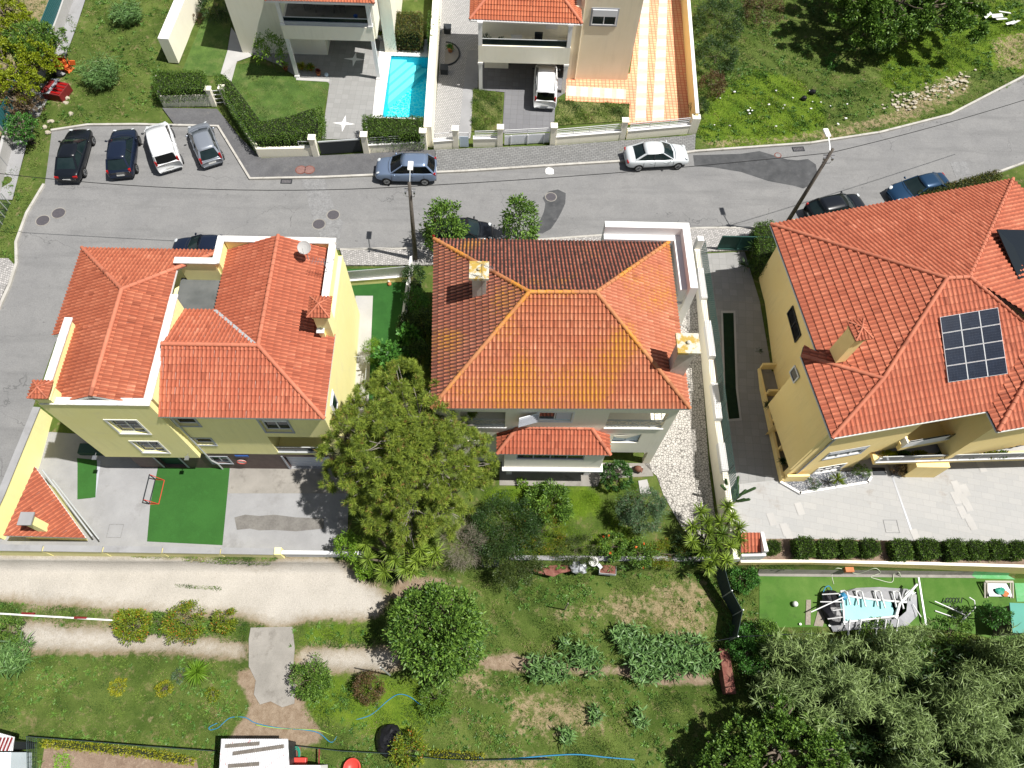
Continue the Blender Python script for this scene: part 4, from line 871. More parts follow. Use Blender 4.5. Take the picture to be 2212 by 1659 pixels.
    # ---- roofs
    kz = 8.0; wx = P3(178,536,E_).x; r0 = P3(265,622,kz); r1 = P3(226,860,kz); rx = r0.x; yS = yb+.3; y_notch = P3(150,726,E_).y; xin = P3(168,728,6.45).x; sl = (kz-E_)/(rx-wx)
    e2 = rx+(rx-wx); zf = lambda x: kz-sl*abs(x-rx); yS = yb+.2; R0 = Vector((rx, yW-(rx-wx), kz)); R1 = Vector((rx,yS,kz))
    A_ = Vector((wx,yW,E_)); N2 = Vector((e2,yW,E_)); xi = max(xin, wx+.55)
    pe = xs_-.3; pc = P3(388,664,5.6); yc = min(pc.y, R0.y)
    ez = zf(pe)
    planes = [[A_, Vector((wx,y_notch,E_)), Vector((rx,y_notch,kz)), R0], [Vector((xi,y_notch,zf(xi))), Vector((xi,yS,zf(xi))), R1, Vector((rx,y_notch,kz))],
        [N2, A_, R0], [Vector((pe,yS,ez)), Vector((pe,yc,ez)), Vector((rx,yc,kz)), R1]]
    xt = min(P3(396,600,6.2).x, e2); planes.append([Vector((xt,yc,zf(xt))), Vector((xt,yW-(e2-xt),zf(xt))), R0, Vector((rx,yc,kz))])
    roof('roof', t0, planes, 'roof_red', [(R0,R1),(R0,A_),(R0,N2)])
    # terraces (flat grey)
    m = MB(); m.box((xw+.28, yb+.3, 5.0), (xi+.05, y_notch, 5.95)); m.build('terrace', 'terrace_grey', t0)
    xl = P3(487,600,6).x; m = MB(); m.box((xt-.4, P3(430,670,5.6).y-.3, 5.0), (xl+.8, q0.y-.1, 5.62)); m.build('terrace', 'terrace_grey', t0)
    # east wing: L-shaped
    k2 = 7.8; S0 = P3(568,747,k2); S1 = P3(590,523,k2); rx2 = (S0.x+S1.x)/2; xE = eE.x; ysE = P3(710,722,E_).y; sl2 = (k2-E_)/(xE-rx2); ye = eSE.y
    J = Vector((rx2, S0.y, k2)); Nn = Vector((rx2, yN-.3, k2)); xin2 = xE2-.3; wv = xl+.05; z2 = lambda x: k2-sl2*abs(x-rx2)
    Wj = Vector((xs_+.02, S0.y, k2)); SEc = Vector((xE, ye, E_)); SWc = Vector((xs_+.02, ye, E_))
    yb2 = P3(430,672,6.3).y
    vx = xl; # valley from the terrace corner down to the junction
    pl = [[SWc, SEc, J, Wj], [SEc, Vector((xE,ysE,E_)), Vector((rx2,ysE,k2)), J], [Vector((xin2,ysE,z2(xin2))), Vector((xin2,yN-.3,z2(xin2))), Nn, Vector((rx2,ysE,k2))],
          [Vector((vx,yN-.3,z2(vx))), Vector((vx,yb2,z2(vx))), J, Nn], [Vector((vx,yb2,z2(vx))), Vector((xs_+.02,yb2,z2(vx))), Wj, J]]
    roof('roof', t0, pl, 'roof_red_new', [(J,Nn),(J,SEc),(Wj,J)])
    m = MB(); a = Vector((vx,yb2,z2(vx)+.08)); m.bar(a, J+Vector((-.2,.1,.02)), .16, .03); m.build('valley_gutter', 'galvanised', t0)
    # chimneys with tiled caps
    c = P3(88,842,8.3); pyramid_chimney(t0, Vector((c.x, c.y, 7)), 6.0, 8.3, .34, .34, W, tile='roof_red', capw=.12)
    c = P3(693,664,8.6); pyramid_chimney(t0, Vector((c.x-.05, c.y, 7)), 6.0, 8.6, .36, .42, W, tile='roof_red', capw=.2)
    # dish and aerial
    c = P3(657,533,8.3); q = MB(); q.tube([(c.x,c.y-.1,6.4),(c.x,c.y-.1,8.2)], .025, 6); q.lathe([(.02,0),(.2,.02),(.36,.07),(.45,.13),(.44,.14),(.35,.09),(.2,.04),(.0,.02)], (0,0,0), 20)
    q = MB(); q.M = Matrix.Translation((c.x,c.y,8.2)) @ Matrix.Rotation(.5,4,'X'); q.lathe([(.02,0),(.16,.02),(.29,.06),(.37,.11),(.36,.125),(.28,.08),(.16,.04),(.01,.025)], (0,0,0), 22); q.tube([(0,-.4,.1),(0,-.1,.5)], .012, 5); q.M = None
    q.tube([(c.x,c.y,6.4),(c.x,c.y,8.2)], .025, 6); q.build('satellite_dish', 'concrete_white', t0)
    c = P3(697,555,8.2); q = MB(); q.tube([(c.x+.1,c.y-.3,6.4),(c.x+.1,c.y-.3,8.4)], .02, 6)
    for i in range(6): q.tube([(c.x-.5+.16*i,c.y-.55-.02*i,8.3),(c.x-.45+.16*i,c.y-.1-.02*i,8.3)], .01, 4)
    q.tube([(c.x-.6,c.y-.35,8.3),(c.x+.5,c.y-.45,8.3)], .013, 5); q.build('aerial', 'metal_grey', t0)
left_house()
# ============================================================ right house
def right_house():
    E_, K = 6.2, 9.0; W = 'wall_ochre'
    NW, N2 = P3(1665,485,E_), P3(2187,387,E_); Wt = P3(1764,758,E_); nt_, SW = P3(1731,769,E_), P3(1797,946,E_); S2 = P3(2133,888,E_)
    r1, r2 = P3(2045,602,K), P3(2093,599,K); J = P3(1898,812,7.75); J0 = P3(1883,818,7.7)
    t0 = thing('ochre_house', (22,20,-1.5), 'ochre house on the right with large red hip roof and front balconies', 'house')
    d = (S2-SW).normalized(); n = Vector((d.y,-d.x,0)); up = -n
    Wx = lambda p, a, b: Vector((p.x,p.y,0))+d*a+up*b
    c0 = Wx(SW,.4,.4); L = (S2-SW).length
    cE = Wx(S2,-.4,.4); NEc = c0+d*15.5
    dn = (NW-Wt); dn.z = 0; dn.normalize(); Nw = Vector((NW.x,NW.y,0))+d*.4-up*.45; Wt_ = Vector((Wt.x,Wt.y,0))+d*.4
    nt2 = Wx(nt_,.4,-.1)
    AVOID.append([tuple(c0[:2]), tuple((c0+d*16)[:2]), tuple((Nw+d*16)[:2]), tuple(Nw[:2])])
    S_ = WF(c0, c0+d*L, n); m = MB()
    top = E_-.15
    # openings from the picture on the south wall
    o1 = S_.rect(t(3,2,505,575), t(3,2,945,585)); a0, _ = S_.sz(*t(3,2,480,640)); a1, _ = S_.sz(*t(3,2,930,555)); _, zt = S_.sz(*t(3,2,620,582)); _, zb = S_.sz(*t(3,2,600,628)); o1 = (a0+.1, a0+2.35, zb, zt)
    a0, z0 = S_.sz(*t(3,2,375,778)); a1, z1 = S_.sz(*t(3,2,655,690)); o2 = (a0+.1, a0+1.75, z0, z1)
    o0 = (2.3, 3.9, 4.9, 5.7); bx = S_.sz(*t(3,2,1150,500))[0]; lv = bx-.2; OPN = (lv, L, 2.15, top)
    S_.facade(m, 0, L-.4, -1.5, top, .3, [o0, o1, o2, (lv+.01, L, 2.0, 6.5), (4.6, L, -1.5, 1.0)])
    # blocks behind: main mass and, right of the balcony, a mass set back
    def blk(a0, a1, b0, b1, z0, z1): m.prism([tuple((c0+d*a+up*b)[:2]) for a,b in ((a0,b0),(a1,b0),(a1,b1),(a0,b1))], z0, z1)
    blk(0, lv, .302, 3, .3, top); blk(.9, lv, .303, 3, -1.5, .3); blk(lv+.002, 16, 2.6, 3, -1.5, top); 
    Nwl = (Nw-c0); body = [c0+up*3.002, c0+d*16+up*3.002, Nw+d*15, Nw, Wt_, nt2+up*.0, c0+up*3.002]
    Wm1, Wm0 = P(1625,635,-1.5), P(1677,845,-1.5); wd_ = (Wm0-Wm1).normalized(); WmS = Wm1+wd_*((c0+up*3.0-Wm1).dot(-up)/wd_.dot(-up)); WmN = Wm1-wd_*.3
    m.prism([tuple(p[:2]) for p in (c0+up*3.002, c0+d*16+up*3.002, Nw+d*15, WmN, WmS)], -1.5, top)
    m.build('wall', W, t0)
    # west side: overhanging upper floor
    m = MB(); Wl = [c0-d*.004, nt2, nt2+d*1.2, c0+d*.3+up*3.5]
    ov = .2; q = [c0-d*ov, nt2-d*ov+up*.0, nt2+d*.0, c0]
    m.prism([tuple(p[:2]) for p in (c0-d*ov+up*.02, nt2-d*ov-up*.05, nt2-up*.05-d*.004, c0+up*.02-d*.004)], .3, top); 
    a = Nw-d*.02; b_ = Wt_-d*.02
    m.build('upper_west_wall', W, t0)
    # fins and planter bays along the west foot
    f0 = G(1683,1042); f1 = G(1628,723); dd = (f1-f0); dd.z = 0; Lf = dd.length; dd.normalize(); nn = Vector((dd.y,-dd.x,0)); nn = nn if nn.x > 0 else -nn
    m = MB(); z0 = -1.5; cuts = [0, 1.9, 3.8, 5.7, 7.6]
    WFf = WF(f0, f1, -nn)
    WFf.box(m, 0, cuts[-1], z0, z0+.55, 0, -.16)
    for cc in cuts: WFf.box(m, cc, cc+.14, z0, -.5, -.162, -1.5)
    m.build('planter_fins', W, t0)
    m = MB(); WFf.box(m, .01, cuts[-1]-.01, z0, z0+.3, -.17, -1.6); m.build('planter_soil', 'concrete', t0)
    # windows west
    Ww = WF(WmN, WmS, -d)
    a_, z_ = Ww.sz(*t(3,1,130,1290)); Ww.window((a_-1.1, a_+1.0, 2.6, 3.5), t0, frame='metal_dark', glass='glass_black', rec=-.04, bars=1)
    Ww2 = WF(nt2-d*(ov+.002), c0-d*(ov+.002), -d); a_, z_ = Ww2.sz(*t(3,1,235,1575)); Ww2.window((a_-.38, a_+.38, z_-.4, z_+.4), t0, frame='wall_white', glass='glass_black', rec=-.04, bars=0)
    S_.window(o0, t0, frame='metal_grey', trim=None, bars=1); S_.window(o1, t0, frame='wall_white', trim='grey_trim', bars=2, shut=.3, glass='glass_dark', rec=.05); S_.window(o2, t0, frame='wall_white', trim='wall_white', bars=2, hbar=1, rec=.05)
    # cream downpipe
    q = MB(); q.tube([S_.at(.55,top,.06), S_.at(.55,-1.4,.06)], .05, 8); q.build('downpipe', 'grey_trim', t0)
    # upper balcony: slab, balustrade, side wall on the right
    q = MB(); bl, br = bx-.15, bx+5.2; S_.box(q, bl, br, 1.85, 2.05, .35, -2.6); S_.box(q, bl, br-2.2, 1.6, 1.85, .35, .1); q.build('balcony_slab', W, t0)
    q = MB(); S_.box(q, bl, br, 2.05, 2.17, .36, .25); S_.box(q, bl, bl+.1, 2.17, 2.75, .36, -.2); S_.box(q, bl+.1, bl+2.6, 2.17, 2.8, .36, .27); q.build('balustrade', 'wall_white', t0)
    q = MB(); S_.box(q, bl+2.602, br, 2.17, 2.8, .34, .31); S_.box(q, bl+.1, bl+2.6, 2.81, 2.85, .355, .3); q.build('balustrade_glass', 'glass_dark', t0)
    q = MB(); S_.box(q, br-.6, br+4.5, 2.05, top, -1.2, -2.59); q.build('balcony_side_wall', W, t0)
    q = MB(); S_.box(q, bx+1.6, br-.7, 2.1, 4.3, -2.5, -2.45); q.build('balcony_door', 'glass_black', t0)
    # first-floor terrace: long slab, planter greenery and glass rail
    tz = .6; T0, T1 = P3(1890,1000,tz), P3(2420,985,tz); TW = WF(T0, T1, (0,-1)); q = MB(); TW.box(q, 0, TW.L, tz-.28, tz, 0, -2.3); q.build('terrace_slab', W, t0)
    q = MB(); TW.box(q, -.02, TW.L, tz, tz+.12, .03, -.12); TW.box(q, -.05, .1, tz+.12, tz+.7, .0, -.1); q.build('terrace_kerb', 'wall_white', t0)
    q = MB(); TW.box(q, .1, TW.L, tz+.12, tz+.85, -.03, -.05); q.build('terrace_glass', 'glass_dark', t0)
    q = MB(); q.tube([TW.at(.05,tz+.88,-.04), TW.at(TW.L,tz+.88,-.04)], .03, 6)
    for i in range(14): q.tube([TW.at(.1+i*1.2,tz+.1,-.04), TW.at(.1+i*1.2,tz+.88,-.04)], .02, 5)
    q.build('handrail', 'galvanised', t0)
    q = MB(); TW.box(q, .2, TW.L, tz+.002, tz+.03, -.5, -2.29); q.build('terrace_floor', 'concrete_white', t0)
    q = MB()
    for (xa, wd) in ((1950,1.3),): 
        g = G(xa,1028); q.box((g.x-.1,g.y-.1,-1.5),(g.x+1.9,g.y+.5,tz-.28))
    q.build('terrace_wall', W, t0)
    # roof
    Sn = [SW, S2, P3(2212,826,7.1), P3(2290,735,8.3), r2, r1, J]
    val = P3(2215,806,7.0)
    sp = SW; nrm = d
    def onS(x, y): # point on south plane
        k_ = (K-E_)/((r1-SW).dot(up)); dd_ = ray(x,y); c = Vector((0,0,H)); # plane z = E + k*(p-SW).up
        A = dd_.z-k_*dd_.dot(up); B = (E_-H)+k_*((c-SW).dot(up)); s_ = B/A; return c+dd_*s_
    nW = (Wt-NW).cross(r1-NW).normalized(); nW = nW if nW.z > 0 else -nW; kk_ = (K-E_)/((r1-SW).dot(up)); nS = Vector((-up.x*kk_,-up.y*kk_,1)).normalized(); hd = nW.cross(nS).normalized(); hd = hd if hd.y < 0 else -hd
    r2 = onS(2093,599); a_ = (( (r2-S2).dot(d)+(r2-S2).dot(up) ))/2; Q4 = a_; V1 = S2+(d+up)*Q4+Vector((0,0,kk_*Q4)); H1 = V1
    rj = onS(1898,812); Js = r1+hd*((rj-r1).dot(hd));
    wa = (Wt-NW); k_w = None
    J0s = Js; planes = [([SW, S2, V1, Js], (SW, S2, r1)), ([Js, V1, r2, r1], (SW, S2, r1))]
    planes += [[NW, Wt, Js, r1], [NW, N2, r2, r1]]
    E2 = r2+Vector((7.0,-3.4,-2.6)); planes.append([N2+Vector((4,-9,0)), N2, r2, H1])
    # small west wing roof
    planes += [[nt_, SW, Js], [Wt+Vector((-.6,.35,-.1)), nt_, Js]]
    # east wing seen at the edge
    e1 = P3(2155,932,E_); e2_ = e1+d*9; Hh = e1+(d+up)*Q4+Vector((0,0,kk_*Q4)); pl2 = [[e1, e2_, Hh+d*4, Hh], [S2, e1, Hh, V1]]
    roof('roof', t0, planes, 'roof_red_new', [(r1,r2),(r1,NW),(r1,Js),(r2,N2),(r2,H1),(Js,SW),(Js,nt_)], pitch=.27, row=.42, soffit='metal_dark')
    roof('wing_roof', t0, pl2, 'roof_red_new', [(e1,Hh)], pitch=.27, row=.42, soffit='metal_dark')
    m = MB(); 
    for a, b in ((NW,N2),(NW,Wt),(nt_,SW),(SW,S2),(S2,e1),(e1,e2_)):
        a = a+Vector((0,0,-.1)); b = b+Vector((0,0,-.1)); m.tube([a,b], .055, 6)
    m.build('gutter', 'white_plastic', t0)
    # ochre walls of the edge wing
    m = MB(); m.prism([tuple(p[:2]) for p in (e1+d*.4+up*.4, e2_+up*.4, e2_+up*3, e1+d*.4+up*3)], 1.0, E_-.15); m.build('east_wing_wall', W, t0)
    # chimney with tiled cap
    c = P3(1857,713,9.4); pyramid_chimney(t0, Vector((c.x, c.y, 8)), 6.8, 9.4, .28, .42, 'wall_ochre', rot=.19, capw=.16)
    # solar array: 12 panels in 3 columns and 4 rows
    k_ = (K-E_)/((r1-SW).dot(up)); nr = Vector((0,0,1))-up*k_; nr.normalize()
    cs = [onS(*q)+nr*.16 for q in ((2026,686),(2151,665),(2172,808),(2044,827))]
    ar = thing('solar_array', cs[3], 'grid of twelve dark blue solar panels with white frames on the red roof', 'solar panels')
    for i in range(3):
        for j in range(4):
            def q(u, v): return cs[0].lerp(cs[1],u).lerp(cs[3].lerp(cs[2],u),v)
            g = .003; u0,u1,v0,v1 = i/3+g,(i+1)/3-g,j/4+g,(j+1)/4-g; m = MB(); p = [q(u0,v0),q(u1,v0),q(u1,v1),q(u0,v1)]
            m.add([x-nr*.045 for x in p]+p, [[3,2,1,0],[4,5,6,7],[0,1,5,4],[1,2,6,5],[2,3,7,6],[3,0,4,7]][::1]); pn = m.build('solar_panel', 'paint_white', ar)
            m = MB()
            for a in range(6):
                for b in range(3):
                    for h_ in range(2):
                        uu0 = u0+(u1-u0)*(.02+.96*a/6)+.0006; uu1 = u0+(u1-u0)*(.02+.96*(a+1)/6)-.0006; vv0 = v0+(v1-v0)*(.02+.96*(b*2+h_)/6)+.0005; vv1 = v0+(v1-v0)*(.02+.96*(b*2+h_+1)/6)-.0005
                        p = [q(uu0,vv0)+nr*.006,q(uu1,vv0)+nr*.006,q(uu1,vv1)+nr*.006,q(uu0,vv1)+nr*.006]; m.add(p, [[0,1,2,3]])
            m.build('cells', 'solar_cell', pn); b_ = MB(); b_.add([p_+nr*.003 for p_ in (q(u0+.004,v0+.003),q(u1-.004,v0+.003),q(u1-.004,v1-.003),q(u0+.004,v1-.003))], [[0,1,2,3]]); b_.build('back_sheet', 'solar_back', pn)
    # black collector at the right edge
    # plane east of r2
    pts = [P3(2149,500,8.05), P3(2235,502,7.2), P3(2262,612,7.0), P3(2198,612,7.95)]
    m = MB(); m.add([p+Vector((0,0,.12)) for p in pts]+[p+Vector((0,0,.2)) for p in pts], [[3,2,1,0],[4,5,6,7],[0,1,5,4],[1,2,6,5],[2,3,7,6],[3,0,4,7]]); cb = m.build('solar_collector', 'collector_black', None, label='large matt black solar collector cut off by the right edge, on the east roof slope', cat='solar panels')
mk('solar_cell', (.006,.011,.024), (.010,.017,.034), 3, .25, .15); mk('solar_back', (.06,.08,.11), rough=.4); mk('collector_black', (.008,.012,.018), rough=.35, spec=.15)
right_house()
# ============================================================ the pool villa (top left of centre)
def pool_villa():
    cl, cr = G(643,166), G(818,175); yf = (cl.y+cr.y)/2; y0 = G(610,117).y; xl = G(526,110).x; xr = VY(828,95,y0)[0]
    t0 = thing('pool_villa', (-13, y0+4, 0), 'cream villa above the swimming pool with a columned carport and furnished upper terrace', 'house')
    AVOID.append([(xl,y0),(xr,y0),(xr,y0+14),(xl,y0+14)])
    W = 'wall_cream'; A = WF((cl.x, yf), (cr.x, yf), (0,-1)); Lx = cr.x-cl.x
    _, zf0 = A.sz(*t(1,0,600,345)); _, zf1 = A.sz(*t(1,0,600,230)); _, zr = A.sz(*t(1,0,600,165)); xb = VY(702,90,y0)[0]
    m = MB(); m.box((xl,y0,0),(xb,y0+9,zf1+.1)); m.box((xl,y0,zf1+.1),(cl.x+.1,y0+9,7.2)); m.box((xb,y0+2.5,0),(xr,y0+9,zf1)); m.box((cl.x+.1,y0+2.2,zf1+.1),(xr,y0+9,7.2)); m.build('wall', W, t0)
    m = MB(); m.box((cl.x-.15, yf, zf0), (cr.x+.15, y0-.003, zf1)); m.build('terrace_slab', W, t0)
    m = MB(); m.box((cl.x+.05, yf+.05, zf1), (cr.x-.1, yf+.2, zf1+.3)); m.build('terrace_kerb', 'grey_trim', t0)
    m = MB(); m.box((cl.x+.06, yf+.12, zf1+.3), (cr.x-.1, yf+.14, zr)); m.build('balustrade_glass', 'glass_dark', t0)
    m = MB(); m.tube([(cl.x,yf+.1,zr+.03),(cr.x,yf+.1,zr+.03)], .035, 6); m.build('handrail', 'galvanised', t0)
    m = MB(); m.box((cl.x+.05, yf+.21, zf1+.002), (cr.x, y0+2.19, zf1+.12)); m.build('terrace_floor', 'concrete', t0)
    for x in (cl.x, cr.x):
        m = MB(); m.box((x-.13,yf,0),(x+.13,yf+.26,zf0)); m.box((x-.19,yf-.06,0),(x+.19,yf+.32,.2)); m.build('column', 'wall_white', t0)
        m = MB(); m.box((x-.13,yf,zf1),(x+.13,yf+.26,6.6)); m.box((x-.17,yf-.04,zf1),(x+.17,yf+.3,zf1+.15)); m.build('column', 'wall_white', t0)
    m = MB(); m.box((cl.x-.2,yf,6.6),(cr.x+.2,yf+.3,7.0)); m.build('beam', W, t0)
    a, b = Vector((cl.x-.6,yf-.5,6.85)), Vector((cr.x+.6,yf-.5,6.85)); k = Vector((cl.x+2.8,yf+3.4,8.5)); k2 = Vector((cr.x-2.8,yf+3.4,8.5)); bk, ak = Vector((b.x,yf+7.3,6.85)), Vector((a.x,yf+7.3,6.85))
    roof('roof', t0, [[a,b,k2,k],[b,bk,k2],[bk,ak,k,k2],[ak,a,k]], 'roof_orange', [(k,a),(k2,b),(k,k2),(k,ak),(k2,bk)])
    m = MB(); m.box((xr-.3, yf-.0, 2.2),(xr, y0+2.49, 7.2)) if False else m.box((cr.x+.14, yf+.3, zf0),(cr.x+.3, y0-.01, 7.0)); m.build('side_wall', W, t0)
    # east wing wall beside the column
    m = MB(); m.box((xr-.02, y0+.5, 0),(xr+.9, y0+9, 7.0)); m.build('east_wall', W, t0)
    # garage door under the terrace
    m = MB(); m.box((xb+.25,y0+2.42,.05),(xr-1.5,y0+2.49,2.3)); m.build('garage_door', 'wood_old', t0)
    # terrace doors
    m = MB(); m.box((cl.x+1.2,y0+2.12,zf1+.15),(cl.x+2.6,y0+2.19,zf1+2.3)); m.build('terrace_door', 'glass_black', t0)
    m = MB(); m.box((cl.x+4.2,y0+2.12,zf1+.15),(cl.x+5.6,y0+2.19,zf1+2.3)); m.build('terrace_door', 'glass_black', t0)
    # furniture on the terrace
    fz = zf1+.12
    c = Vector((cl.x+2.9, yf+1.7, fz)); tb = thing('terrace_table', c, 'table with a pale cloth on the upper terrace of the pool villa', 'table')
    m = MB(); m.box((c.x-.75,c.y-.45,fz+.68),(c.x+.75,c.y+.45,fz+.73)); m.build('tabletop', 'cushion', tb)
    for sx in (-1,1):
        for sy in (-1,1): m = MB(); m.bar((c.x+sx*.65,c.y+sy*.36,fz),(c.x+sx*.65,c.y+sy*.36,fz+.68),.06); m.build('leg', 'wood_old', tb)
    def chair(p, rz, label, mat='wood_old', group=None):
        o = thing('terrace_chair', p, label, 'chair', group); R_ = Matrix.Translation(p) @ Matrix.Rotation(rz,4,'Z')
        m = MB(); m.M = R_; m.box((-.22,-.22,.42),(.22,.22,.46)); m.build('seat', mat, o)
        m = MB(); m.M = R_
        for i in range(4): m.box((-.2,.2,.52+i*.1),(.2,.23,.58+i*.1))
        m.box((-.22,.2,.46),(-.18,.24,.95)); m.box((.18,.2,.46),(.22,.24,.95)); m.build('backrest', mat, o)
        for sx in (-1,1):
            for sy in (-1,1): m = MB(); m.M = R_; m.bar((sx*.19,sy*.19,0),(sx*.19,sy*.19,.42),.035); m.build('leg', mat, o)
    chair(Vector((c.x-1.35,c.y+.1,fz)), 1.9, 'wooden folding chair left of the cloth-covered terrace table'); chair(Vector((c.x+1.25,c.y-.1,fz)), -1.4, 'wooden folding chair right of the cloth-covered terrace table')
    m = MB(); q = Vector((cr.x-1.1,yf+.75,fz)); m.lathe([(.11,0),(.15,.28),(.16,.3),(.14,.3),(.1,.03)], q, 14); m.build('bucket', 'blue_plastic', None, True, label='blue bucket by the balustrade of the pool villa terrace', cat='bucket')
    q = Vector((cr.x-1.3,yf+2.4,fz)); sh = thing('terrace_shelf', q, 'dark slatted shelf rack at the right end of the villa terrace', 'shelf')
    for i in range(3): m = MB(); m.box((q.x-.7,q.y-.2,fz+.25+.35*i),(q.x+.6,q.y+.2,fz+.29+.35*i)); m.build('shelf_board', 'metal_grey', sh)
    for sx in (-.7,.56): m = MB(); m.box((q.x+sx,q.y-.2,fz),(q.x+sx+.05,q.y+.2,fz+1.05)); m.build('side_frame', 'metal_grey', sh)
    # star inlays in the drive
    for i, (x, y) in enumerate(((766,129),(743,268))):
        c = G(x,y); v = []
        for k in range(8):
            r = .85 if k % 2 == 0 else .2; v.append((c.x+r*math.sin(k*math.pi/4+.05), c.y+r*math.cos(k*math.pi/4+.05)))
        m = MB(); m.prism(v, c.z+.03, c.z+.062); m.build('star_inlay', 'wall_white', None, label='white four-pointed star inlaid in the drive '+('under the villa carport' if i == 0 else 'in the sun behind the villa gate'), cat='paving inlay')
    # swimming pool
    pw = [Vector((*p,0)) for p in POOL]; cc = sum(pw, Vector())/4
    pl = thing('swimming_pool', (cc.x,cc.y,-1.5), 'rectangular turquoise swimming pool with corner steps beside the villa', 'swimming pool')
    m = MB(); th = .12
    def off(p, d): v = p-cc; return p+v.normalized()*d
    for i in range(4):
        a, b = pw[i], pw[(i+1)%4]; a2, b2 = off(a,th), off(b,th); m.prism([tuple(a[:2]),tuple(b[:2]),tuple(b2[:2]),tuple(a2[:2])], -1.5, .045)
    m.build('pool_wall', 'pool_tile', pl); m = MB(); m.prism([tuple(off(p,.1)[:2]) for p in pw], -1.62, -1.5); m.build('pool_floor', 'pool_mosaic', pl)
    # diagonal steps fill the far left corner
    a, b, c_, d_ = pw; m = MB(); ex = (b-a).normalized(); ey = (d_-a).normalized()
    for i, (s, z) in enumerate(((1.15,-.3),(1.7,-.55),(2.25,-.8),(2.8,-1.05))):
        p = [a+ex*.01+ey*.01, a+ex*s*1.05+ey*.01, a+ex*.01+ey*s*1.5]; m.prism([tuple(q[:2]) for q in p], -1.49, z)
    m.build('step', 'pool_step', pl)
    m = MB(); m.add([(p.x,p.y,-.14) for p in pw][::-1], [[0,1,2,3]]); m.build('water_surface', 'pool_water', pl)
pool_villa()
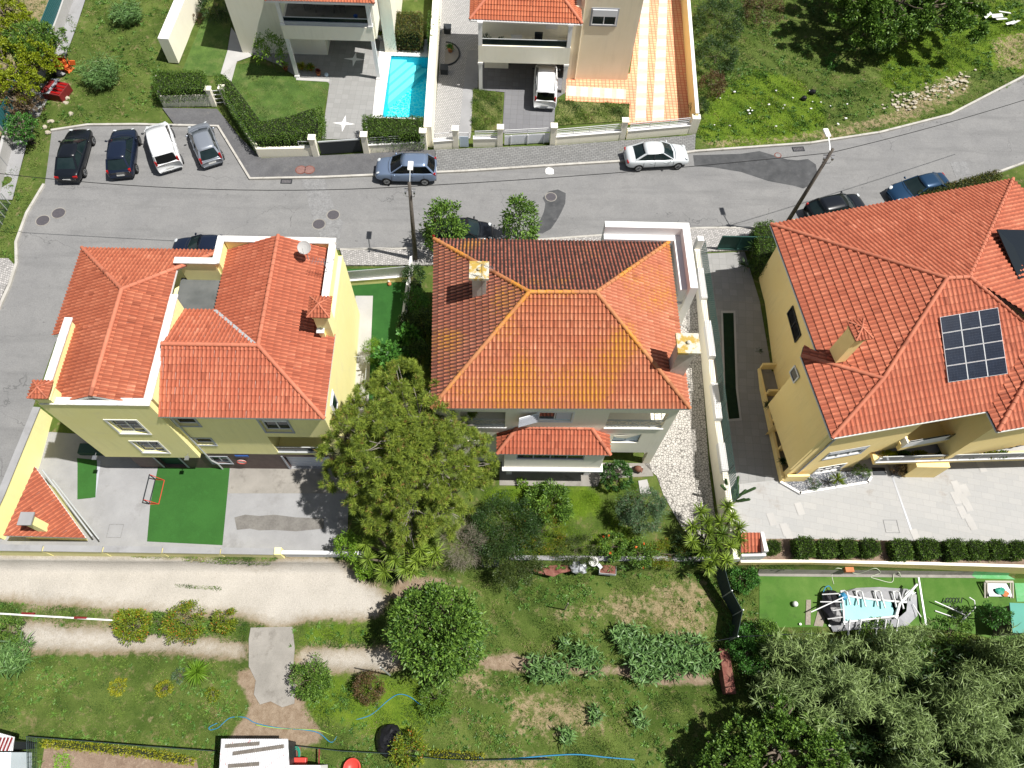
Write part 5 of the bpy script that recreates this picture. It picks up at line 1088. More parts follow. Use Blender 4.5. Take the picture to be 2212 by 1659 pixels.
# ============================================================ the patio villa
def patio_villa():
    cl, cr = G(1037,192), G(1218,208); yf = (cl.y+cr.y)/2; yb = G(1300,173).y; xb0, xb1 = G(1236,168).x, G(1354,177).x
    t0 = thing('patio_villa', (3, yb+3, 0), 'beige villa with an orange tiled balcony roof, a carport and a salmon tiled patio', 'house')
    AVOID.append([(cl.x,yf),(xb1,yf),(xb1,yf+12),(cl.x,yf+12)])
    A = WF((cl.x, yf), (cr.x, yf), (0,-1)); _, z0 = A.sz(1130,137); _, z1 = A.sz(1130,101); _, zt = A.sz(1130,50)
    W = 'wall_cream'; m = MB(); m.box((xb0, yb, 0), (xb1, yb+9, 7.4)); m.build('wall', 'wall_beige', t0)
    B = WF((xb0, yb), (xb1, yb), (0,-1)); r = B.rect((1281,19),(1329,54)); B.window(r, t0, trim='grey_trim', bars=1, rec=-.03, shut=.42)
    m = MB(); m.box((cl.x-.1, yf, z0), (cr.x+.12, yf+.22, z1)); m.box((cl.x-.1, yf+.222, z0), (cr.x+.12, yf+5.5, z0+.5)); m.build('balcony_slab', W, t0)
    m = MB(); m.box((cl.x-.1, yf+2.4, z0+.502), (xb0-.01, yf+6, zt)); m.box((cl.x+.3, yf+2.6, 0),(cl.x+2.2, yf+6, z0)); m.box((cl.x-.12, yf+5.5, 0),(xb0-.01, yf+6, z0)); m.build('back_wall', W, t0)
    m = MB(); m.box((cr.x+.14, yf+1.6, 0), (xb0-.002, yf+6, 6.3)); m.build('return_wall', 'wall_beige', t0)
    for x in (cl.x+.05, cr.x-.05):
        for (za, zb) in ((0, z0), (z1, zt)):
            m = MB(); m.box((x-.14,yf+.0,za),(x+.14,yf+.28,zb)); m.box((x-.19,yf-.05,zb-.15),(x+.19,yf+.33,zb-.001)); m.build('column', 'wall_white', t0)
    m = MB(); m.box((cl.x+.2,yf+.1,z1+.02),(cr.x-.2,yf+.12,z1+.48)); m.build('balustrade_glass', 'glass_dark', t0)
    m = MB(); m.tube([(cl.x+.1,yf+.1,z1+.52),(cr.x-.1,yf+.1,z1+.52)], .03, 6); m.build('handrail', 'galvanised', t0)
    m = MB(); m.box((xb0-1.5-.9,yf+2.3,z1-.2),(xb0-1.5,yf+2.39,zt-.25)); m.build('balcony_door', 'wall_white', t0)
    e0, e1 = P3(1015,42,zt), P3(1257,52,zt); k = Vector((e0.x+2.6, e0.y+3.2, zt+1.45)); k2 = Vector((e1.x-2.6, e1.y+3.2, zt+1.45)); n0, n1 = Vector((e0.x,e0.y+6.4,zt)), Vector((e1.x,e1.y+6.4,zt))
    roof('roof', t0, [[e0,e1,k2,k],[n0,e0,k],[e1,n1,k2]], 'roof_orange', [(k,e0),(k2,e1),(k,k2)])
    m = MB(); 
    for a, b in ((e0,e1),(n0,e0),(e1,n1)): m.tube([a+Vector((0,0,-.05)), b+Vector((0,0,-.05))], .06, 6)
    m.build('gutter', 'wall_white', t0)
    q = MB(); q.tube([(xb0+.2,yb-.06,7),(xb0+.2,yb-.06,.1)], .05, 6); q.build('downpipe', 'wall_beige', t0)
    # things on the balcony
    z = z0+.5
    o = thing('office_chair', (cr.x-2.2,yf+1.0,z), 'black padded chair on the patio villa balcony beside the white door', 'chair')
    m = MB(); m.box((cr.x-2.5,yf+.8,z+.42),(cr.x-1.9,yf+1.3,z+.52)); m.build('seat', 'metal_dark', o, bevel=.03); m = MB(); m.box((cr.x-2.5,yf+1.3,z+.5),(cr.x-1.9,yf+1.4,z+1.15)); m.build('backrest', 'metal_dark', o, bevel=.03); m = MB()
    m.tube([(cr.x-2.2,yf+1.05,z+.05),(cr.x-2.2,yf+1.05,z+.42)], .03, 6)
    for k_ in range(5): m.bar((cr.x-2.2,yf+1.05,z+.06),(cr.x-2.2+.28*math.cos(k_*1.257),yf+1.05+.28*math.sin(k_*1.257),z+.03),.04)
    m.build('leg', 'metal_dark', o)
    o = thing('balcony_table', (cl.x+2.7,yf+1.3,z), 'small white table with folding legs on the patio villa balcony', 'table'); m = MB(); m.box((cl.x+2.3,yf+1.0,z+.66),(cl.x+3.1,yf+1.6,z+.7)); m.build('tabletop', 'paint_white', o)
    for sx in (-.3,.3): m = MB(); m.bar((cl.x+2.7+sx,yf+1.1,z),(cl.x+2.7-sx*.6,yf+1.5,z+.66),.03); m.build('leg', 'metal_dark', o)
    for i, (dx, h) in enumerate(((.5,.9),(1.6,.7),(3.9,.5))):
        p = Vector((cl.x+dx, yf+.9, z)); names = ('tall dark pot plant at the left end of the patio villa balcony', 'bushy pot plant second from left on the patio villa balcony', 'low pot plant in the middle of the patio villa balcony')
        potted(p, .16, .28, 'pot_brown', 'leaf_dark', h, names[i])
def potted(p, r, h, potm, leafmat, ph, label, n=260, ll=.16, lw=.05, group=None, star=False):
    o = thing('potted_plant', p, label, 'pot plant', group); m = MB(); m.lathe([(r*.7,0),(r,h*.9),(r*1.08,h*.92),(r*1.08,h),(r*.9,h),(r*.85,h*.9),(.01,h*.88)], p, 16); m.build('pot', potm, o, True)
    c = np.array(p)+np.array([0,0,h]); 
    if star:
        d = ball_pts(n); d[:,2] = abs(d[:,2]); blades('foliage', np.tile(c,(n,1)), d, ph*rnd(n,.7,1.1), lw, .35, leafmat, o)
    else:
        q = ball_pts(n)*rnd(n,.2,1)[:,None]; pp = c+q*np.array([ph*.45,ph*.45,ph*.5])+np.array([0,0,ph*.45]); blades('foliage', pp, q+np.array([0,0,.4]), ll, lw, .1, leafmat, o)
    return o
patio_villa()
# ============================================================ boundary walls
def wall(name, label, pts, th, z0, z1, mat, capm=None, capw=.04, cat='wall', capt=.06, parts=None, group=None):
    """pts world (x,y[,z0,z1]) polyline; z0 below, z1 top (numbers or lists)"""
    n = len(pts); Z0 = z0 if isinstance(z0, (list,tuple)) else [z0]*n; Z1 = z1 if isinstance(z1, (list,tuple)) else [z1]*n
    c = pts[0]; o = thing(name, (c[0], c[1], min(Z0)), label, cat, group)
    def body(m, w_, za, zb):
        l = []; r = []
        for i in range(n):
            a = Vector(pts[max(i-1,0)][:2]); b = Vector(pts[min(i+1,n-1)][:2]); p = Vector(pts[i][:2]); d = (b-a).normalized(); nn = Vector((-d.y,d.x))
            if 0 < i < n-1:
                d1 = (p-a).normalized(); k = 1/max(.5, abs(Vector((-d1.y,d1.x)).dot(nn))); nn = nn*k
            l.append(p+nn*w_/2); r.append(p-nn*w_/2)
        for i in range(n-1): m.prism([tuple(l[i]),tuple(r[i]),tuple(r[i+1]),tuple(l[i+1])][::1], [za[i],za[i],za[i+1],za[i+1]], [zb[i],zb[i],zb[i+1],zb[i+1]])
    m = MB(); body(m, th, Z0, Z1); m.build('wall_body', mat, o)
    if capm: m = MB(); body(m, th+capw*2, [z+.002 for z in Z1], [z+capt for z in Z1]); m.build('coping', capm, o)
    return o
def bars_panel(parent, a, b, z0, z1, n=3, mat='galvanised', name='rail_panel', r=.03):
    m = MB(); a, b = Vector(a), Vector(b); za = z0 if isinstance(z0,(tuple,list)) else (z0,z0); zb = z1 if isinstance(z1,(tuple,list)) else (z1,z1)
    for i in range(n):
        u = i/(n-1) if n > 1 else 0; m.bar((a.x,a.y,za[0]+(zb[0]-za[0])*u), (b.x,b.y,za[1]+(zb[1]-za[1])*u), r, r*1.6)
    L = (b-a).length; k = max(1,int(L/1.2))
    for i in range(k+1): p = a.lerp(b,i/k); u=i/k; m.bar((p.x,p.y,za[0]+(za[1]-za[0])*u-.05),(p.x,p.y,zb[0]+(zb[1]-zb[0])*u), r*1.2)
    return m.build(name, mat, parent)
def pillar(parent, p, z0, z1, w_=.42, mat='wall_cream'):
    m = MB(); m.box((p.x-w_/2,p.y-w_/2,z0),(p.x+w_/2,p.y+w_/2,z1)); m.box((p.x-w_/2-.05,p.y-w_/2-.05,z1+.001),(p.x+w_/2+.05,p.y+w_/2+.05,z1+.08)); return m.build('pillar', mat, parent)
WC = 'wall_cream'
# long whitish wall left of the pool villa
a, b = G(397,148), G(470,-40); wall('garden_wall', 'tall pale garden wall left of the pool villa lawn', [(a.x-.9,a.y+.6),(b.x-.9,b.y)], .8, 0, 2.1, WC, 'wall_white', .0)
# planter wall at the corner with the box hedge
a, b, c = G(342,197), G(352,233), G(459,232); wall('planter_wall', 'low cream planter wall below the left box hedge', [(a.x,a.y+.6),(b.x+.1,b.y+.25),(c.x,c.y+.25)], .25, 0, 1.0, WC)
# front wall of the pool villa: diagonal then along the street
d0, d1, d2 = G(492,225), G(563,342), G(680,338); o = wall('front_wall', 'cream street wall of the pool villa running diagonally under the hedge', [(d0.x,d0.y),(d1.x,d1.y+.1),(d2.x,d2.y+.05)], .25, 0, [.9,.9,.9], WC)
bars_panel(o, (G(652,338).x, G(652,338).y+.1), (d2.x,d2.y+.1), .98, 1.35, 2)
pillar(o, G(684,339)+Vector((0,.1,0)), 0, 1.75)
g0, g1 = G(688,339), G(788,333); o = thing('sliding_gate', (g0.x,g0.y,0), 'dark grey sheet metal sliding gate of the pool villa', 'gate'); m = MB(); m.prism([(g0.x+.2,g0.y+.1),(g1.x-.2,g1.y+.1),(g1.x-.2,g1.y+.16),(g0.x+.2,g0.y+.16)], .15, 1.3); m.build('gate_panel', 'metal_dark', o); m = MB(); m.bar((g0.x+.2,g0.y+.13,1.32),(g1.x-.2,g1.y+.13,1.32),.09); m.build('gate_frame', 'galvanised', o)
a, b = G(790,333), G(920,325); o = wall('front_wall', 'cream street wall between the dark sliding gate and the villa boundary', [(a.x,a.y+.1),(b.x,b.y+.1)], .28, 0, .85, WC, 'wall_white'); bars_panel(o, (a.x+.2,a.y+.1), (b.x-.2,b.y+.1), 1.05, 1.45, 3); pillar(o, a+Vector((.1,.12,0)), 0, 1.75); pillar(o, b+Vector((-.1,.12,0)), 0, 1.75)
# small pedestrian gate near the left hedge
a, b = G(462,233), G(490,231); o = thing('garden_gate', (a.x,a.y,0), 'small white barred gate between the left hedge and the diagonal hedge', 'gate'); bars_panel(o, (a.x+.15,a.y+.3), (b.x-.1,b.y+.3), .2, 1.3, 4, 'paint_white', 'gate_panel'); pillar(o, a+Vector((0,.3,0)), 0, 1.5, .35); pillar(o, b+Vector((0,.35,0)), 0, 1.5, .35)
# stained divider wall between the villas
a, b = G(927,322), G(952,-60); wall('divider_wall', 'tall stained boundary wall between the pool villa and the patio villa', [(a.x,a.y+.2),(b.x,b.y)], .55, 0, 1.9, WC, 'wall_cream_dirty', .0, capt=.05)
# front wall of the patio villa
segs = [((937,325),(985,321)),((1022,319),(1080,318)),((1196,315),(1343,303)),((1352,302),(1486,290))]
for i, (p, q) in enumerate(segs):
    a, b = G(*p), G(*q); lab = ('short cream street wall with white rails left of the little gate', 'cream street wall with white rails between the two patio villa gates', 'cream street wall with white rails in front of the dry grass', 'cream street wall with white rails in front of the tiled patio')[i]
    o = wall('front_wall', lab, [(a.x,a.y+.15),(b.x,b.y+.15)], .25, 0, .8, WC, 'wall_white', group=None); bars_panel(o, (a.x+.15,a.y+.15), (b.x-.15,b.y+.15), .95, 1.45, 4 if i else 2, 'paint_white')
    if i < 3: pillar(o, b+Vector((.0,.17,0)), 0, 1.75, .4)
    if i == 2: pillar(o, a+Vector((-.1,.17,0)), 0, 1.75, .4)
a, b = G(990,322), G(1014,320); o = thing('garden_gate', (a.x,a.y,0), 'narrow pale metal pedestrian gate in the patio villa street wall', 'gate'); m = MB(); m.box((a.x+.1,a.y+.12,.1),(b.x-.05,a.y+.17,1.1)); m.build('gate_panel', 'shutter_blue', o); bars_panel(o, (a.x+.1,a.y+.15),(b.x-.05,a.y+.15), 1.1, 1.45, 3, 'paint_white')
a, b = G(1085,318), G(1192,313); o = thing('driveway_gate', (a.x,a.y,0), 'wide white metal driveway gate in front of the carport with the van', 'gate')
m = MB(); m.prism([(a.x+.15,a.y+.12),(b.x-.2,b.y+.12),(b.x-.2,b.y+.17),(a.x+.15,a.y+.17)], .12, .95); m.build('gate_panel', 'shutter_white', o); bars_panel(o, (a.x+.15,a.y+.15),(b.x-.2,b.y+.15), 1.0, 1.5, 4, 'paint_white', 'gate_rails')
for k in range(3): p = a.lerp(b,(k+.5)/3); m = MB(); m.bar((p.x,p.y+.1,.1),(p.x,p.y+.1,1.0),.07); m.build('gate_bar', 'paint_white', o)
a, b = G(1484,283), G(1457,-60); wall('boundary_wall', 'tall yellowish wall along the right side of the tiled patio', [(a.x+.35,a.y+.0),(b.x+.5,b.y)], .22, 0, 1.7, 'wall_ochre', 'wall_white', .02)
m = MB(); c = G(1489,290); m.box((c.x-.1,c.y,0),(c.x+.5,c.y+.5,1.5)); m.build('pillar', WC, None, label='square cream wall pillar at the street corner of the patio villa', cat='pillar')
# left boundary: white wall with teal sheet fence
pa = [G(10,432), G(42,310), G(110,168), G(150,60), G(190,-60)]
o = wall('field_wall', 'weathered white concrete wall with a teal sheet fence at the left edge of the field', [(p.x-.5,p.y) for p in pa], .22, 0, 1.0, 'concrete_white')
drape('concrete_apron', [(pa[0].x-.4,pa[0].y)]+[(p.x-.4,p.y) for p in pa[1:]]+[(p.x+.55,p.y) for p in pa[::-1]], .05, 'concrete_light')
for i, (u, v) in enumerate(((1,2),(2,3),(3,4))):
    a, b = pa[u], pa[v]; m = MB(); L = (b-a).length; k = int(L/.25)
    for j in range(k):
        if (i == 1 and j < 3): continue
        p = a.lerp(b, j/k); q = a.lerp(b, (j+.9)/k); m.prism([(p.x-.5,p.y),(q.x-.5,q.y),(q.x-.54,q.y),(p.x-.54,p.y)], 1.02, 2.2)
    m.build('fence_sheet', 'fence_teal', o)
for x, y in ((10,432),(30,360),(42,310),(86,225),(112,165),(135,105)):
    p = G(x,y); m = MB(); m.box((p.x-.62,p.y-.06,0),(p.x-.42,p.y+.06,2.0)); m.build('post', 'concrete_light', o)
a, b = G(0,500), G(22,440); o = thing('wire_fence', (a.x,a.y,0), 'low dark mesh fence on the grass verge at the far left', 'fence'); m = MB()
for i in range(5): p = a.lerp(b,i/4); m.tube([(p.x,p.y,0),(p.x,p.y,1.1)], .03, 6)
m.build('post', 'galvanised', o); bars_panel(o, (a.x,a.y),(b.x,b.y), .1, 1.05, 8, 'net_dark', 'mesh', .012)
# ---- left house yard walls
y_s = G(300,1178).y; zt = -1.0
a = G(0,1080,1.2) ; 
pw0 = P(80,880,-.1); pw1 = P(2,1070,-.1)
o = wall('yard_wall', 'tall yellow wall with grey coping along the lane on the far left', [(pw0.x,pw0.y),(pw1.x,pw1.y),(pw1.x-.45,G(0,1165).y)], .3, -2.2, [-.1,-.1,-.4], 'wall_yellow', 'concrete_light', .06)
sx = [-27.6, -24.7, -21.9, -18.9, -15.9, -12.3]; px_ = [(0,1168),(105,1170),(230,1176),(355,1182),(478,1188),(592,1196)]; xs2 = [P(*q,-1.2).x for q in px_]; ysx = [P(*q,-1.2).y for q in px_]
for i in range(5):
    x0, x1 = xs2[i]-(1.5 if i == 0 else 0), xs2[i+1]; zt = -.85-.09*i
    names_ = ('first panel of the stepped yellow yard wall, by the tiled lean-to', 'second panel of the stepped yellow yard wall, right of the lean-to', 'third panel of the stepped yellow yard wall, left of the green pitch', 'fourth panel of the stepped yellow yard wall, below the green pitch', 'fifth panel of the stepped yellow yard wall, left of the white gate')
    wall('yard_wall', names_[i], [(x0+.02,10.15),(x1-.02,10.12)], .26, -3.25, zt, 'wall_yellow', 'concrete_light', .05, group='panels of the stepped yard wall')
a, b = G(592,1194), G(745,1194); o = thing('yard_gate', (xs2[5],10.1,-3.1), 'long white sliding gate of the yellow house yard beside the pine', 'gate')
m = MB(); m.box((xs2[5]+.45,10.05,-3.0),(xs2[5]+5.0,10.13,-1.35)); m.build('gate_panel', 'shutter_white', o); m = MB(); m.box((xs2[5]+.4,10.0,-1.33),(xs2[5]+5.0,10.2,-1.22)); m.box((xs2[5]+.4,9.98,-3.0),(xs2[5]+5.0,10.04,-2.85)); m.build('gate_frame', 'paint_white', o)
m = MB(); m.box((xs2[5]+.02,9.95,-3.1),(xs2[5]+.38,10.35,-1.1)); m.build('pillar', 'wall_yellow', o)
# lean-to roof in the corner
A_, B_, C_ = P3(76,1008,.2), P3(8,1157,-.35), P3(186,1162,-.9)
t0 = thing('lean_to', (A_.x,A_.y,-2.1), 'triangular red tiled lean-to in the corner of the yellow house yard', 'shed')
roof('roof', t0, [[C_, A_, B_]], 'roof_red', [], pitch=.21)
m = MB(); m.tube([A_+Vector((.3,-.1,-.25)), C_+Vector((.3,.1,-.05))], .05, 6); e2_ = (P3(113,1035,-.3), P3(205,1165,-1.0)); m.tube([P3(114,1036,-.5), P3(214,1165,-1.2)], .04, 6); m.build('gutter', 'galvanised', t0)
m = MB(); q = [A_, B_, C_]; m.prism([tuple(p[:2]) for p in (A_+Vector((.25,-.6,0)), B_+Vector((.3,.3,0)), C_+Vector((-.5,.15,0)))], -2.1, -.9); m.build('wall', 'wall_yellow', t0)
c = P3(55,1120,1.3); b0 = P3(57,1124,1.0); m = MB(); m.box((c.x-.22,c.y-.22,-.6),(c.x+.22,c.y+.22,1.2)); ch = m.build('chimney', 'wall_yellow', t0); m = MB(); m.box((c.x-.36,c.y-.36,1.2),(c.x+.36,c.y+.36,1.3)); m.build('chimney_cap', 'concrete_light', ch)
# side yard picket fence, wall, white right fence
a, b = G(742,590), G(884,578); zt = .55; p0, p1 = P(742,606,zt), P(884,594,zt)
y_ = (p0.y+p1.y)/2; o = wall('side_yard_wall', 'yellow wall topped by a pale picket fence at the street end of the side yard', [(p0.x-.3,p0.y),(p1.x+.2,p1.y)], .22, -.6, zt, 'wall_yellow', 'wall_white')
m = MB(); n = 44
for i in range(n): p = p0.lerp(p1, i/(n-1)); m.box((p.x-.045,p.y-.02,zt+.1),(p.x+.045,p.y+.02,zt+.95))
m.bar((p0.x,p0.y+.04,zt+.3),(p1.x,p1.y+.04,zt+.3),.04); m.bar((p0.x,p0.y+.04,zt+.8),(p1.x,p1.y+.04,zt+.8),.04); m.build('picket_panel', 'galvanised', o)
a, b = G(880,577), G(858,742); wall('side_yard_wall', 'low white wall with rail between the dark turf and the shrubs', [(a.x+.35,a.y),(b.x+.3,b.y)], .14, [T(0,a.y)-.1,T(0,b.y)-.1], [T(0,a.y)+1.2,T(0,b.y)+1.2], 'wall_white')
# staircase with rails
t0 = thing('outdoor_stairs', G(778,800), 'pale outdoor steps with metal rails beside the yellow house', 'stairs'); g = G(778,790)
for i in range(9): m = MB(); m.box((g.x-.7,g.y-.35*(i+1),-2.2),(g.x+.5,g.y-.35*i-.002,g.z+.05-.11*i)); m.build('step', 'concrete_white', t0)
m = MB(); railing(m, (g.x+.55,g.y,0),(g.x+.55,g.y-3.2,0), g.z-.4, 1.2, .14); railing(m, (g.x-.7,g.y+.1,0),(g.x+.5,g.y+.1,0), g.z, 1.0, .3); m.build('railing', 'galvanised', t0)
# ---- wall and green fence between centre and right
pe = [(13.72,30.3),(13.75,24),(13.85,18),(14.0,12.4),(14.0,9.75)]
o = wall('party_wall', 'cream party wall with bright white steps and green fence panels right of the cobbled drive', pe, .34, [-.2,-.6,-1.8,-2.2,-3.1], [1.1,.85,.0,-.35,-.5], WC)
for i, (ya, yb_) in enumerate(((28.6,26.2),(24.6,22.0),(20.4,18.0),(16.6,14.8))):
    z = float(np.interp(ya, [9.7,12.4,18,24,30.3],[-.5,-.35,.0,.85,1.1])); x = float(np.interp(ya,[9.7,18,30],[14.0,13.85,13.72])); m = MB(); m.box((x-.2,yb_,z-.3),(x+.2,ya,z+.16)); m.build('white_step', 'wall_white', o)
for i in range(9):
    ya, yb_ = 30.0-i*1.9, 30.0-(i+1)*1.9+.05; z = float(np.interp(ya, [9.7,12.4,18,24,30.3],[-.5,-.35,.0,.85,1.1])); x = float(np.interp(ya,[9.7,18,30],[14.0,13.85,13.72]))+.22
    m = MB()
    for k in range(14): yy = ya+(yb_-ya)*k/13; m.bar((x,yy,z+.05),(x,yy,z+1.2),.022)
    for k in range(6): m.bar((x,ya,z+.1+k*.21),(x,yb_,z+.1+k*.21),.022)
    m.build('fence_panel', 'fence_green', o)
m = MB(); m.box((13.55,30.2,-.1),(13.95,30.6,2.0)); m.build('pillar', 'wall_white', o)
a, b = G(1540,533), G(1655,530); o = thing('driveway_gate', (a.x,a.y,0), 'dark green metal driveway gate at the top of the neighbour ramp', 'gate'); m = MB(); m.box((a.x+.2,a.y-.3,.1),(b.x+.4,a.y-.24,1.5)); m.build('gate_panel', 'fence_green', o); bars_panel(o,(a.x+.2,a.y-.34),(b.x+.4,a.y-.34),.2,1.55,2,'fence_green','gate_frame',.07)
# court front wall
ws = [P(1600,1212,-1.25), P(1750,1212,-1.25), P(1990,1217,-1.25), P(2330,1226,-1.25)]
wall('court_wall', 'long ochre retaining wall with white coping below the row of clipped bushes', [(p.x,p.y) for p in ws], .16, -3.2, -1.3, 'wall_ochre', 'wall_cream', .0)
drape('planting_bed', [(p.x,p.y+.1) for p in ws]+[(p.x,p.y+1.35) for p in ws[::-1]], .07, 'soil', side=True)
a, b = P3(1622,1150,.2), P3(1648,1190,-.2); m_ = P3(1637,1195,.0)
t0 = thing('gatehouse', (a.x,a.y,-3), 'tiny tiled gatehouse roof with white kerb beside the spiky yucca clump', 'shed')
q = [P3(1600,1193,-.3), P3(1643,1192,-.3), P3(1641,1150,.15), P3(1600,1150,.15)]; roof('roof', t0, [[q[0],q[1],q[2],q[3]]], 'roof_red_new', [], soffit='wall_white')
m = MB(); m.prism([tuple(p[:2]) for p in (q[1]+Vector((.02,-.1,0)), q[1]+Vector((.25,-.1,0)), q[2]+Vector((.2,0,0)), q[2]+Vector((.02,0,0)))], -2, .25); m.prism([tuple(p[:2]) for p in (q[0]+Vector((0,-.25,0)), q[1]+Vector((.25,-.25,0)), q[1]+Vector((.25,-.12,0)), q[0]+Vector((0,-.12,0)))], -3, -.2); m.build('kerb_wall', 'wall_white', t0)
# middle garden retaining wall
ws = [G(1100,1200), G(1230,1203), G(1330,1208), G(1430,1212), G(1560,1213)]; wall('garden_wall', 'low whitewashed retaining wall along the bottom of the middle garden', [(p.x,10.08) for p in ws], .26, -3.2, -1.95, 'concrete_light')
# gravel bed
gb_ = [P(*t(3,2,*q),-1.4) for q in ((110,850),(275,945),(860,850),(885,810),(880,770),(760,740),(400,775))]; t0 = thing('gravel_bed', (gb_[0].x,gb_[0].y,-1.5), 'grey gravel bed with white kerb at the foot of the ochre house', 'planting bed')
m = MB(); m.prism([tuple(p[:2]) for p in gb_], -1.5, -1.4); m.build('gravel', 'gravel', t0)
m = MB()
for a, b in zip(gb_[:4], gb_[1:4]): d = (b-a).normalized(); n = Vector((-d.y,d.x,0))*.07; m.prism([tuple(p[:2]) for p in (a+n-d*.05,b+n+d*.05,b-n+d*.05,a-n-d*.05)], -1.5, -1.3)
m.build('kerb', 'wall_white', t0)
m = MB(); c = G(*t(3,2,955,758)); m.box((c.x-.4,c.y-.25,c.z+.05),(c.x+.4,c.y+.25,c.z+.075)); m.build('doormat', 'metal_dark', None, label='black doormat right of the gravel bed', cat='doormat')
m = MB(); a, b = G(*t(3,2,1035,700)), G(*t(3,2,1260,1340)); m.bar(a+Vector((0,0,.052)), b+Vector((0,0,.052)), .12, .01); m.build('drain_channel', 'metal_grey', None, label='long grey drain channel crossing the paved court', cat='drain')
_k = 0
for (x, y) in ((1625,890),(1640,935),(1700,920),(1690,1000),(1620,985),(1720,1050),(1675,1110),(1735,1180),(1755,1210),(1270,1310),(30,1170),(145,1260),(175,1310),(1840,715),(270,1080)):
    _k += 1
    c = G(*t(3,2,x,y)); d = Vector((math.cos(.19),math.sin(.19))); n = Vector((-d.y,d.x)); w2, h2 = .22, .38
    drape('pale_slab', [(c.x-d.x*w2-n.x*h2,c.y-d.y*w2-n.y*h2),(c.x+d.x*w2-n.x*h2,c.y+d.y*w2-n.y*h2),(c.x+d.x*w2+n.x*h2,c.y+d.y*w2+n.y*h2),(c.x-d.x*w2+n.x*h2,c.y-d.y*w2+n.y*h2)], .054+.0007*_k, 'concrete_white', side=True, avoid=False)
# ============================================================ vehicles
CT = { # base outline rear/front x, roof rear/front x (fractions of L), roof z, belt z, halfwidths, stations (x, half-width, shoulder z)
 'sedan': dict(L=4.7, W=1.82, H=1.44, g=(-.40,.25,-.22,.06), belt=.90, st=[(-.5,.70,.60),(-.485,.86,.84),(-.45,.93,.93),(-.38,.97,.95),(-.2,1,.93),(.1,1,.91),(.27,.99,.88),(.38,.95,.80),(.46,.86,.70),(.49,.74,.58),(.5,.6,.48)]),
 'hatch': dict(L=4.1, W=1.74, H=1.5, g=(-.485,.27,-.38,.08), belt=.95, st=[(-.5,.80,.75),(-.49,.9,.90),(-.45,.95,.97),(-.2,1,.96),(.1,1,.94),(.27,.98,.90),(.40,.94,.80),(.47,.84,.68),(.49,.72,.58),(.5,.6,.5)]),
 'suv': dict(L=4.3, W=1.85, H=1.62, g=(-.48,.25,-.36,.06), belt=1.05, st=[(-.5,.82,.85),(-.49,.91,1.0),(-.45,.96,1.07),(-.2,1,1.06),(.1,1,1.04),(.26,.99,1.02),(.40,.95,.95),(.47,.87,.83),(.49,.76,.7),(.5,.62,.6)]),
 'van': dict(L=4.4, W=1.84, H=1.82, g=(-.495,.34,-.47,.15), belt=1.1, st=[(-.5,.90,1.0),(-.49,.95,1.1),(-.45,.98,1.12),(-.2,1,1.12),(.1,1,1.1),(.34,.98,1.08),(.43,.94,.95),(.48,.85,.8),(.495,.74,.65),(.5,.62,.55)]),
}
